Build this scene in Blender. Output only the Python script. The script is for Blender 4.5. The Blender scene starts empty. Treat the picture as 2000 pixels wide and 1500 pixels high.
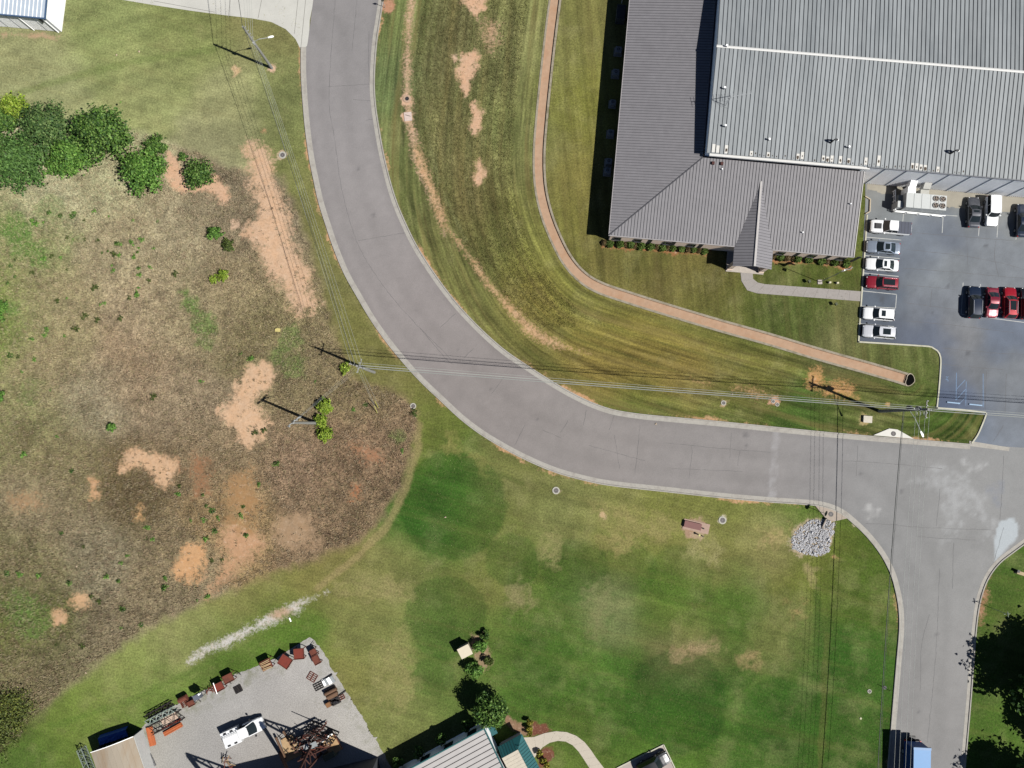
import bpy, bmesh, math, random
import numpy as np
from mathutils import Vector, Matrix

random.seed(7); rng = np.random.default_rng(11)
scene = bpy.context.scene
col = scene.collection
PI = math.pi

# ------------------------------------------------------------------ camera
FPX, CU, CV, HC = 1522.0, 1000.0, 750.0, 117.0      # focal length in photo pixels, image centre, flying height
NU, NV = 1020.0, 830.0                              # pixel straight below the drone (camera leans about 3 degrees)
_d = np.array([(NU-CU)/FPX, -(NV-CV)/FPX, -1.0]); _d /= np.linalg.norm(_d)
_wz = -_d
_wy = np.array([0, 1, 0]) - _wz*_wz[1]; _wy /= np.linalg.norm(_wy)
_wx = np.cross(_wy, _wz)
RC = np.array([_wx, _wy, _wz])
cam_d = bpy.data.cameras.new('camera'); cam = bpy.data.objects.new('camera', cam_d); col.objects.link(cam)
cam_d.sensor_width = 36; cam_d.lens = FPX*36/2000; cam_d.clip_start = 1; cam_d.clip_end = 6000
M = Matrix([list(RC[i])+[0] for i in range(3)]+[[0, 0, 0, 1]]); M.translation = Vector((0, 0, HC))
cam.matrix_world = M
scene.camera = cam

# ------------------------------------------------------------------ sky, sun, exposure
SUN_EL, SUN_AZ = math.radians(52), math.atan2(-0.385, 0.92)      # azimuth from +x
sdir = Vector((math.cos(SUN_EL)*math.cos(SUN_AZ), math.cos(SUN_EL)*math.sin(SUN_AZ), math.sin(SUN_EL)))
world = bpy.data.worlds.new('World'); scene.world = world; world.use_nodes = True
wn = world.node_tree; bg = wn.nodes['Background']
sky = wn.nodes.new('ShaderNodeTexSky'); sky.sky_type = 'NISHITA'; sky.sun_disc = False
sky.air_density = .5; sky.dust_density = .15; sky.sun_elevation = SUN_EL; sky.sun_rotation = PI/2 - SUN_AZ
wn.links.new(sky.outputs[0], bg.inputs[0]); bg.inputs[1].default_value = 0.05
sl = bpy.data.lights.new('sun', 'SUN'); sl.energy = 5.0; sl.angle = math.radians(0.53); sl.color = (1, .965, .9)
so = bpy.data.objects.new('sun', sl); col.objects.link(so); so.rotation_euler = sdir.to_track_quat('Z', 'Y').to_euler()
so.location = (60, -40, 90)
vs = scene.view_settings
vs.view_transform = 'Standard'; vs.look = 'None'; vs.exposure = .82; vs.gamma = 1.0; vs.use_curve_mapping = False
KEXP = 2.42          # display brightness of a sunlit surface of albedo 1 at these settings
scene.cycles.max_bounces = 4; scene.cycles.diffuse_bounces = 1; scene.cycles.glossy_bounces = 2

# ------------------------------------------------------------------ helpers
def P(u, v, z=0.0):
    """world point at height z that the photograph shows at pixel (u, v)"""
    d = RC @ np.array([(u-CU)/FPX, -(v-CV)/FPX, -1.0])
    t = (z-HC)/d[2]
    return Vector((d[0]*t, d[1]*t, z))
def P2(pts, z=0.0):
    return [P(p[0], p[1], z) for p in pts]
def PIX(x, y, z=0.0):
    """photo pixel of world points (arrays)"""
    w = np.stack([x, y, np.full_like(x, z-HC)], 0)
    c = RC.T @ w.reshape(3, -1)
    return CU+FPX*c[0]/-c[2], CV-FPX*c[1]/-c[2]
def lin(c):
    c = c/255.0
    return c/12.92 if c <= .04045 else ((c+.055)/1.055)**2.4
def C(r, g, b):
    """albedo of a matt surface that reads as sRGB (r,g,b) in full sun"""
    return tuple(min(.85, lin(x)/KEXP) for x in (r, g, b))
LUT = np.array([lin(float(i)) for i in range(256)])/KEXP

def tag(o, label=None, cat=None, group=None, kind=None):
    if label: o['label'] = label
    if cat: o['category'] = cat
    if group: o['group'] = group
    if kind: o['kind'] = kind
    return o
def empty(name, loc=(0, 0, 0), rz=0, label=None, cat=None, group=None, kind=None):
    o = bpy.data.objects.new(name, None); col.objects.link(o); o.empty_display_size = .3
    o.location = loc; o.rotation_euler = (0, 0, rz)
    return tag(o, label, cat, group, kind)

class MB:
    def __init__(s): s.v = []; s.f = []; s.m = []; s.cur = 0
    def add(s, vs_, fs):
        n = len(s.v); s.v += [tuple(p) for p in vs_]; s.f += [tuple(i+n for i in f) for f in fs]; s.m += [s.cur]*len(fs); return s
    def box(s, c, d, rz=0.0, taper=1.0):
        cx, cy, cz = c; hx, hy, hz = d[0]/2, d[1]/2, d[2]/2; cs, sn = math.cos(rz), math.sin(rz); o = []
        for z, k in ((-hz, 1), (hz, taper)):
            for x, y in ((-hx, -hy), (hx, -hy), (hx, hy), (-hx, hy)):
                x *= k; y *= k; o.append((cx+x*cs-y*sn, cy+x*sn+y*cs, cz+z))
        return s.add(o, [(3, 2, 1, 0), (4, 5, 6, 7), (0, 1, 5, 4), (1, 2, 6, 5), (2, 3, 7, 6), (3, 0, 4, 7)])
    def bar(s, a, b, w, h=None):
        a = Vector(a); b = Vector(b); h = h or w; d = (b-a).normalized()
        up = Vector((0, 0, 1)) if abs(d.z) < .95 else Vector((1, 0, 0))
        x = d.cross(up).normalized(); y = x.cross(d); o = []
        for p in (a, b):
            for i, j in ((-1, -1), (1, -1), (1, 1), (-1, 1)): o.append(p+x*(i*w/2)+y*(j*h/2))
        return s.add(o, [(3, 2, 1, 0), (4, 5, 6, 7), (0, 1, 5, 4), (1, 2, 6, 5), (2, 3, 7, 6), (3, 0, 4, 7)])
    def tube(s, pts, r, n=6, r2=None):
        pts = [Vector(p) for p in pts]; k = len(pts); base = len(s.v); o = []
        for i, p in enumerate(pts):
            d = (pts[min(i+1, k-1)]-pts[max(i-1, 0)]).normalized()
            up = Vector((0, 0, 1)) if abs(d.z) < .9 else Vector((1, 0, 0))
            x = d.cross(up).normalized(); y = x.cross(d)
            rr = r if r2 is None else r+(r2-r)*i/(k-1)
            for j in range(n):
                a = 2*PI*j/n; o.append(p+x*(rr*math.cos(a))+y*(rr*math.sin(a)))
        fs = []
        for i in range(k-1):
            for j in range(n):
                a, b = i*n+j, i*n+(j+1) % n; fs.append((a, b, b+n, a+n))
        fs.append(tuple(range(n))[::-1]); fs.append(tuple((k-1)*n+j for j in range(n)))
        return s.add(o, fs)
    def cyl(s, c, r, h, n=16, r2=None):
        c = Vector(c); return s.tube([c, c+Vector((0, 0, h))], r, n, r2)
    def ring(s, c, r0, r1, h, n=20):
        o = []; fs = []
        for k in range(n):
            a = 2*PI*k/n; ca, sa = math.cos(a), math.sin(a)
            for r, z in ((r1, 0), (r1, h), (r0, h), (r0, 0)): o.append((c[0]+r*ca, c[1]+r*sa, c[2]+z))
        for k in range(n):
            a, b = 4*k, 4*((k+1) % n)
            for j in range(4): fs.append((a+j, b+j, b+(j+1) % 4, a+(j+1) % 4))
        return s.add(o, fs)
    def prism(s, poly, z0, z1):
        n = len(poly); ar = sum(poly[i][0]*poly[(i+1) % n][1]-poly[(i+1) % n][0]*poly[i][1] for i in range(n))
        if ar < 0: poly = poly[::-1]
        o = [(p[0], p[1], z0) for p in poly]+[(p[0], p[1], z1) for p in poly]
        fs = [tuple(range(n))[::-1], tuple(range(n, 2*n))]+[(i, (i+1) % n, (i+1) % n+n, i+n) for i in range(n)]
        return s.add(o, fs)
    def slab(s, pts, t):
        """flat or sloping polygon (counter-clockwise from above) given a thickness below it"""
        n = len(pts); o = [tuple(p) for p in pts]+[(p[0], p[1], p[2]-t) for p in pts]
        return s.add(o, [tuple(range(n)), tuple(range(n, 2*n))[::-1]]+[(i, i+n, (i+1) % n+n, (i+1) % n) for i in range(n)])
    def grid(s, rows):
        n = len(rows[0]); o = [p for r in rows for p in r]
        return s.add(o, [(i*n+j, i*n+j+1, (i+1)*n+j+1, (i+1)*n+j) for i in range(len(rows)-1) for j in range(n-1)])
    def mesh(s, name, mats, smooth=False):
        me = bpy.data.meshes.new(name); me.from_pydata(s.v, [], s.f)
        for m in (mats if isinstance(mats, (list, tuple)) else [mats]): me.materials.append(m)
        if any(s.m): me.polygons.foreach_set('material_index', s.m)
        if smooth: me.polygons.foreach_set('use_smooth', [True]*len(me.polygons))
        me.update(); return me
    def build(s, name, mats, parent=None, smooth=False, **kw):
        o = bpy.data.objects.new(name, s.mesh(name, mats, smooth)); col.objects.link(o)
        if parent: o.parent = parent
        return tag(o, **kw)
def inst(name, me, parent=None, loc=(0, 0, 0), rz=0, **kw):
    o = bpy.data.objects.new(name, me); col.objects.link(o); o.location = loc; o.rotation_euler = (0, 0, rz)
    if parent: o.parent = parent
    return tag(o, **kw)
def copy_tree(o, parent=None):
    c = o.copy(); col.objects.link(c); c.parent = parent
    for ch in list(o.children): copy_tree(ch, c)
    return c

# ------------------------------------------------------------------ materials
MATS = {}
def nd(nt, t, **kw):
    n = nt.nodes.new(t)
    for k, v in kw.items(): setattr(n, k, v)
    return n
def mat(name, rgb, rough=.8, metal=0.0, var=.12, scale=3.0, bump=0.0, spec=.3, coat=0.0, dirt=None, dirt_amt=.4, stretch=None):
    if name in MATS: return MATS[name]
    m = bpy.data.materials.new(name); m.use_nodes = True; nt = m.node_tree; b = nt.nodes['Principled BSDF']
    b.inputs['Roughness'].default_value = rough; b.inputs['Metallic'].default_value = metal
    b.inputs['Specular IOR Level'].default_value = spec; b.inputs['Coat Weight'].default_value = coat
    tc = nd(nt, 'ShaderNodeNewGeometry')
    vec = tc.outputs['Position']
    if stretch:
        mp = nd(nt, 'ShaderNodeMapping'); mp.inputs['Scale'].default_value = stretch; nt.links.new(vec, mp.inputs[0]); vec = mp.outputs[0]
    n = nd(nt, 'ShaderNodeTexNoise'); n.inputs['Scale'].default_value = scale; n.inputs['Detail'].default_value = 5; n.inputs['Roughness'].default_value = .65
    nt.links.new(vec, n.inputs['Vector'])
    mr = nd(nt, 'ShaderNodeMapRange'); mr.inputs[1].default_value = .25; mr.inputs[2].default_value = .75
    mr.inputs[3].default_value = 1-var; mr.inputs[4].default_value = 1+var; nt.links.new(n.outputs[0], mr.inputs[0])
    mx = nd(nt, 'ShaderNodeMix', data_type='RGBA', blend_type='MULTIPLY'); mx.inputs[0].default_value = 1
    mx.inputs[6].default_value = (*rgb, 1); nt.links.new(mr.outputs[0], mx.inputs[7]); out = mx.outputs[2]
    if dirt:
        n2 = nd(nt, 'ShaderNodeTexNoise'); n2.inputs['Scale'].default_value = scale*.33; n2.inputs['Detail'].default_value = 6; n2.inputs['Roughness'].default_value = .7
        nt.links.new(vec, n2.inputs['Vector'])
        r2 = nd(nt, 'ShaderNodeMapRange'); r2.inputs[1].default_value = .48; r2.inputs[2].default_value = .68; r2.inputs[4].default_value = dirt_amt
        nt.links.new(n2.outputs[0], r2.inputs[0])
        m2 = nd(nt, 'ShaderNodeMix', data_type='RGBA'); nt.links.new(r2.outputs[0], m2.inputs[0]); nt.links.new(out, m2.inputs[6]); m2.inputs[7].default_value = (*dirt, 1); out = m2.outputs[2]
    nt.links.new(out, b.inputs['Base Color'])
    if bump:
        bp = nd(nt, 'ShaderNodeBump'); bp.inputs['Strength'].default_value = bump; bp.inputs['Distance'].default_value = .05
        nt.links.new(n.outputs[0], bp.inputs['Height']); nt.links.new(bp.outputs[0], b.inputs['Normal'])
    MATS[name] = m; return m
def attr_mat(name, attr, rough=.9, var=.25, scale=4, spec=.15, bump=.3, transl=0.0):
    """material whose colour is the thing's own colour attribute, broken up by fine noise"""
    m = bpy.data.materials.new(name); m.use_nodes = True; nt = m.node_tree; b = nt.nodes['Principled BSDF']
    b.inputs['Roughness'].default_value = rough; b.inputs['Specular IOR Level'].default_value = spec
    a = nd(nt, 'ShaderNodeAttribute', attribute_name=attr)
    g = nd(nt, 'ShaderNodeNewGeometry')
    n = nd(nt, 'ShaderNodeTexNoise'); n.inputs['Scale'].default_value = scale; n.inputs['Detail'].default_value = 6; n.inputs['Roughness'].default_value = .7
    nt.links.new(g.outputs['Position'], n.inputs['Vector'])
    mr = nd(nt, 'ShaderNodeMapRange'); mr.inputs[1].default_value = .25; mr.inputs[2].default_value = .75
    mr.inputs[3].default_value = 1-var; mr.inputs[4].default_value = 1+var; nt.links.new(n.outputs[0], mr.inputs[0])
    mx = nd(nt, 'ShaderNodeMix', data_type='RGBA', blend_type='MULTIPLY'); mx.inputs[0].default_value = 1
    nt.links.new(a.outputs['Color'], mx.inputs[6]); nt.links.new(mr.outputs[0], mx.inputs[7]); nt.links.new(mx.outputs[2], b.inputs['Base Color'])
    if bump:
        bp = nd(nt, 'ShaderNodeBump'); bp.inputs['Strength'].default_value = bump; bp.inputs['Distance'].default_value = .03
        nt.links.new(n.outputs[0], bp.inputs['Height']); nt.links.new(bp.outputs[0], b.inputs['Normal'])
    if transl:
        t = nd(nt, 'ShaderNodeBsdfTranslucent'); nt.links.new(mx.outputs[2], t.inputs[0])
        ms = nd(nt, 'ShaderNodeMixShader'); ms.inputs[0].default_value = transl
        nt.links.new(b.outputs[0], ms.inputs[1]); nt.links.new(t.outputs[0], ms.inputs[2]); nt.links.new(ms.outputs[0], nt.nodes['Material Output'].inputs[0])
    MATS[name] = m; return m

# ------------------------------------------------------------------ numpy noise, polygons
def vnoise(x, y, scale, seed):
    r = np.random.default_rng(seed); T = r.random((256, 256))
    X = x/scale+1000.37; Y = y/scale+1000.71
    i = np.floor(X).astype(int); j = np.floor(Y).astype(int); fx = X-i; fy = Y-j
    fx = fx*fx*(3-2*fx); fy = fy*fy*(3-2*fy)
    a = T[i % 256, j % 256]; b = T[(i+1) % 256, j % 256]; c = T[i % 256, (j+1) % 256]; d = T[(i+1) % 256, (j+1) % 256]
    return (a*(1-fx)+b*fx)*(1-fy)+(c*(1-fx)+d*fx)*fy
def fbm(x, y, scale, seed, oct=4):
    s = 0; a = 1; t = 0
    for k in range(oct):
        s = s+a*vnoise(x, y, scale/2**k, seed+k*17); t += a; a *= .55
    return s/t
def sdf(x, y, poly):
    """signed distance to polygon, negative inside (arrays)"""
    d = np.full(x.shape, 1e9); ins = np.zeros(x.shape, bool); n = len(poly)
    for k in range(n):
        ax, ay = poly[k][0], poly[k][1]; bx, by = poly[(k+1) % n][0], poly[(k+1) % n][1]
        ex, ey = bx-ax, by-ay; L = ex*ex+ey*ey+1e-12
        t = np.clip(((x-ax)*ex+(y-ay)*ey)/L, 0, 1)
        d = np.minimum(d, np.hypot(x-ax-t*ex, y-ay-t*ey))
        if ay != by:
            c = (ay > y) != (by > y); ins ^= c & (x < (bx-ax)*(y-ay)/(by-ay)+ax)
    return np.where(ins, -d, d)
def dline(x, y, pts):
    d = np.full(x.shape, 1e9); s = np.zeros(x.shape); side = np.zeros(x.shape); acc = 0
    for k in range(len(pts)-1):
        ax, ay = pts[k][0], pts[k][1]; bx, by = pts[k+1][0], pts[k+1][1]; ex, ey = bx-ax, by-ay; L = math.hypot(ex, ey)+1e-9
        t = np.clip(((x-ax)*ex+(y-ay)*ey)/L/L, 0, 1); dd = np.hypot(x-ax-t*ex, y-ay-t*ey); m = dd < d
        d = np.where(m, dd, d); s = np.where(m, acc+t*L, s); side = np.where(m, np.sign(ex*(y-ay)-ey*(x-ax)), side); acc += L
    return d, s, side
def smooth(pts, step=.6):
    """Catmull-Rom through world points, resampled"""
    p = [Vector(q).to_3d() if len(q) == 2 else Vector(q) for q in pts]; p = [2*p[0]-p[1]]+p+[2*p[-1]-p[-2]]; out = []
    for k in range(1, len(p)-2):
        n = max(1, int((p[k+1]-p[k]).length/step))
        for i in range(n):
            t = i/n; a, b, c, d = p[k-1], p[k], p[k+1], p[k+2]
            out.append(.5*((2*b)+(c-a)*t+(2*a-5*b+4*c-d)*t*t+(-a+3*b-3*c+d)*t**3))
    out.append(p[-2]); return out
def sstep(a, b, x):
    t = np.clip((x-a)/(b-a), 0, 1); return t*t*(3-2*t)
def sweep(name, line, prof, m, side=1, **kw):
    """loft a cross-section (offset, height) along a ground line; +offset is to the left of travel times side"""
    rows = []
    for i, p in enumerate(line):
        d = (line[min(i+1, len(line)-1)]-line[max(i-1, 0)]); d.z = 0; d.normalize(); nrm = Vector((-d.y, d.x, 0))*side
        rows.append([(p.x+nrm.x*o, p.y+nrm.y*o, h) for o, h in (prof(i/(len(line)-1)) if callable(prof) else prof)])
    if side > 0: rows = rows[::-1]
    b = MB(); b.grid(rows); return b.build(name, m, **kw)
def color_attr(me, name, rgb):
    a = me.attributes.new(name, 'FLOAT_COLOR', 'POINT'); z = np.ones((len(rgb), 4), np.float32); z[:, :3] = rgb; a.data.foreach_set('color', z.ravel())
def float_attr(me, name, val):
    a = me.attributes.new(name, 'FLOAT', 'POINT'); a.data.foreach_set('value', np.asarray(val, np.float32))
def np_mesh(name, V, F):
    """V (n,3), F (m,k) -> mesh, quick"""
    me = bpy.data.meshes.new(name); m, k = F.shape
    me.vertices.add(len(V)); me.vertices.foreach_set('co', V.astype(np.float32).ravel())
    me.loops.add(m*k); me.loops.foreach_set('vertex_index', F.astype(np.int32).ravel())
    me.polygons.add(m); me.polygons.foreach_set('loop_start', np.arange(0, m*k, k, dtype=np.int32)); me.polygons.foreach_set('loop_total', np.full(m, k, np.int32))
    me.update(calc_edges=True); return me
def rbf(u, v, pts, sig):
    num = np.zeros((3,)+u.shape); den = np.zeros(u.shape)
    for (pu, pv, r, g, b) in pts:
        d2 = (u-pu)**2+(v-pv)**2; w = np.exp(-d2/(2*sig*sig))+1e-3/(1+d2/1e4)**3
        den += w
        for k, c in enumerate((r, g, b)): num[k] += w*LUT[c]
    return (num/den)
# ------------------------------------------------------------------ lines of the place (photo pixels on the ground)
ROAD_L = [(588,92),(588,140),(590,180),(593,220),(597,260),(604,310),(612,350),(622,395),(636,440),(652,487),(672,535),(697,580),(725,627),(757,672),(795,718),(825,750),(860,783),(900,820),(940,850),(990,880),(1040,905),(1090,925),(1150,941),(1200,950),(1300,961),(1400,972),(1500,981),(1560,985),(1605,990),(1640,1003),(1668,1025),(1695,1052),(1720,1085),(1738,1120),(1748,1155),(1754,1190),(1755,1230),(1750,1290),(1745,1350),(1740,1410),(1733,1500),(1722,1640)]
ROAD_R = [(756,-120),(752,-40),(749,0),(743,40),(737,80),(733,130),(732,170),(735,210),(741,250),(750,300),(762,350),(776,395),(795,440),(815,480),(840,520),(868,560),(900,600),(940,642),(985,682),(1030,713),(1080,745),(1120,768),(1160,787),(1200,800),(1250,808),(1300,813),(1400,822),(1500,832),(1600,842),(1700,851),(1800,859),(1895,867)]
ROAD_SE = [(2100,1010),(2040,1035),(2000,1064),(1977,1081),(1953,1100),(1933,1126),(1920,1156),(1912,1190),(1907,1230),(1902,1290),(1897,1360),(1891,1430),(1885,1500),(1874,1640)]
LOT_W = [(1692,395),(1675,669)]
LOT_EDGE = [(1675,669),(1740,673),(1800,677),(1818,679),(1829,686),(1835,698),(1835,720),(1832,760),(1828,798)]
LOT_EDGE2 = [(1828,798),(1880,802),(1925,807)]
LOT_EDGE3 = [(1925,807),(1917,828),(1907,850),(1896,865)]
FLUME = [(1092,-60),(1084,0),(1075,70),(1066,150),(1058,230),(1053,300),(1055,360),(1065,410),(1081,455),(1106,505),(1136,540),(1172,562),(1230,582),(1300,604),(1400,634),(1500,662),(1600,692),(1700,720),(1745,733),(1774,742)]
roadL = smooth(P2(ROAD_L)); roadR = smooth(P2(ROAD_R)); roadSE = smooth(P2(ROAD_SE)); flume = smooth(P2(FLUME), .5)

FIELD = [(-160,215),(0,222),(100,240),(230,252),(320,276),(400,305),(450,330),(500,338),(548,345),(578,405),(606,490),(640,600),(668,690),(690,735),(740,757),(800,778),(815,830),(800,880),(780,960),(730,1030),(700,1060),(620,1090),(500,1130),(400,1175),(300,1225),(200,1290),(130,1345),(80,1400),(20,1460),(-60,1530),(-160,1560)]
YARD = [(608,1242),(625,1262),(660,1325),(700,1390),(735,1447),(765,1500),(800,1570),(200,1570),(228,1500),(250,1445),(285,1412),(330,1383),(400,1348),(470,1312),(540,1284),(585,1256)]

LAWN_PTS = [(60,110,150,148,105),(200,90,138,144,90),(350,90,132,137,82),(300,180,150,152,100),(450,200,156,153,108),(100,180,158,158,112),(540,60,128,124,78),(560,180,126,130,80),(430,300,150,145,108),(560,250,120,124,74),(590,330,114,115,64),(620,430,118,114,66),(650,560,116,112,66),(700,650,118,114,62),(770,740,116,111,62),
(760,150,104,116,72),(770,60,112,120,70),(770,280,102,110,64),(800,380,106,110,62),(850,500,110,110,62),(900,570,114,112,62),(980,660,108,106,56),(1060,720,96,92,46),
(860,100,108,103,68),(850,250,110,105,66),(900,330,112,105,67),(970,150,108,108,68),(980,250,105,109,65),(900,400,116,107,66),(950,460,110,110,60),
(1030,50,130,129,80),(1020,200,132,132,77),(1010,330,130,128,76),(1030,430,126,124,64),(1070,520,124,121,58),(1130,590,122,120,56),(1200,640,126,117,53),(1300,680,122,110,50),(1050,600,128,112,56),(1150,680,128,108,55),(1250,720,122,100,52),(1400,710,112,105,49),(1500,730,108,103,49),(1450,770,102,98,47),(1350,740,126,102,56),(1250,795,80,98,38),(1400,805,68,92,34),(1550,815,66,92,34),(1650,830,74,92,38),
(1120,60,118,114,62),(1130,200,124,121,55),(1120,350,120,111,57),(1110,430,109,103,49),(1200,520,112,100,55),(1300,540,115,98,57),(1260,500,90,97,41),(1400,570,101,93,48),(1350,590,108,107,51),(1450,610,86,95,41),(1550,620,80,92,41),(1600,530,84,93,38),(1650,650,106,105,64),(1750,690,101,105,58),(1800,720,83,95,43),(1750,790,76,92,38),(1850,830,60,82,26),(1700,780,96,92,48),
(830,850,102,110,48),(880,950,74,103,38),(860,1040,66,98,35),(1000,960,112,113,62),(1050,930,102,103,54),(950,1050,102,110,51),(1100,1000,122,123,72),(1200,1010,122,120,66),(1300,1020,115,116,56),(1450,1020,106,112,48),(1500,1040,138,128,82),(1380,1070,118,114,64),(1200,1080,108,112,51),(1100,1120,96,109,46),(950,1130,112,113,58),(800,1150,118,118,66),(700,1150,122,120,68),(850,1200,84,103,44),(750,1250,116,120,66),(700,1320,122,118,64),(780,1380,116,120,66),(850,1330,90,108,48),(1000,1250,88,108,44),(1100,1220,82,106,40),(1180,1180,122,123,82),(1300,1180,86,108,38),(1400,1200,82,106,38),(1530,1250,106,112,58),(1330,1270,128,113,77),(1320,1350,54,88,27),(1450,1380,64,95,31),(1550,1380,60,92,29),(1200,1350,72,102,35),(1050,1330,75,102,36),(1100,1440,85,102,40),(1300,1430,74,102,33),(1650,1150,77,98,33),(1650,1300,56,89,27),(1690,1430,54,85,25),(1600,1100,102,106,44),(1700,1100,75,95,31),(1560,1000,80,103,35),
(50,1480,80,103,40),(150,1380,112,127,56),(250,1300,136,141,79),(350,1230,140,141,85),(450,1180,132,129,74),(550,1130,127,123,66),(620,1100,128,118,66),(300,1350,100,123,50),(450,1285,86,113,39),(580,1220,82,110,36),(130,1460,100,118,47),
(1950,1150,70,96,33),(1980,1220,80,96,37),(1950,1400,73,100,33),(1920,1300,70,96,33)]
FIELD_PTS = [(100,380,160,157,125),(200,360,158,156,120),(60,460,130,134,88),(250,480,148,138,108),(350,450,148,138,110),(450,420,122,111,89),(300,600,156,140,112),(100,600,148,138,103),(20,620,108,124,62),(450,560,136,123,94),(400,620,140,128,98),(350,590,142,132,102),(560,700,126,114,84),(500,660,122,114,80),(600,760,126,114,84),(700,760,124,110,80),(100,720,143,132,98),(250,720,153,132,105),(60,820,122,121,81),(180,780,140,132,107),(350,800,146,130,105),(250,960,100,88,60),(350,900,116,100,76),(120,900,122,114,81),(450,900,127,111,86),(600,900,134,112,90),(700,900,130,107,84),(780,830,130,110,86),(650,1000,128,108,84),(720,980,124,106,82),(450,980,143,121,86),(100,1000,128,117,91),(200,1080,132,124,100),(50,1100,112,107,74),(300,1150,130,118,92),(40,1230,90,96,50),(100,1250,88,93,50),(180,1260,122,112,88),(60,1320,116,104,80),(150,1330,120,112,84),(30,1390,74,86,37),(300,1080,125,111,84)]
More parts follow.
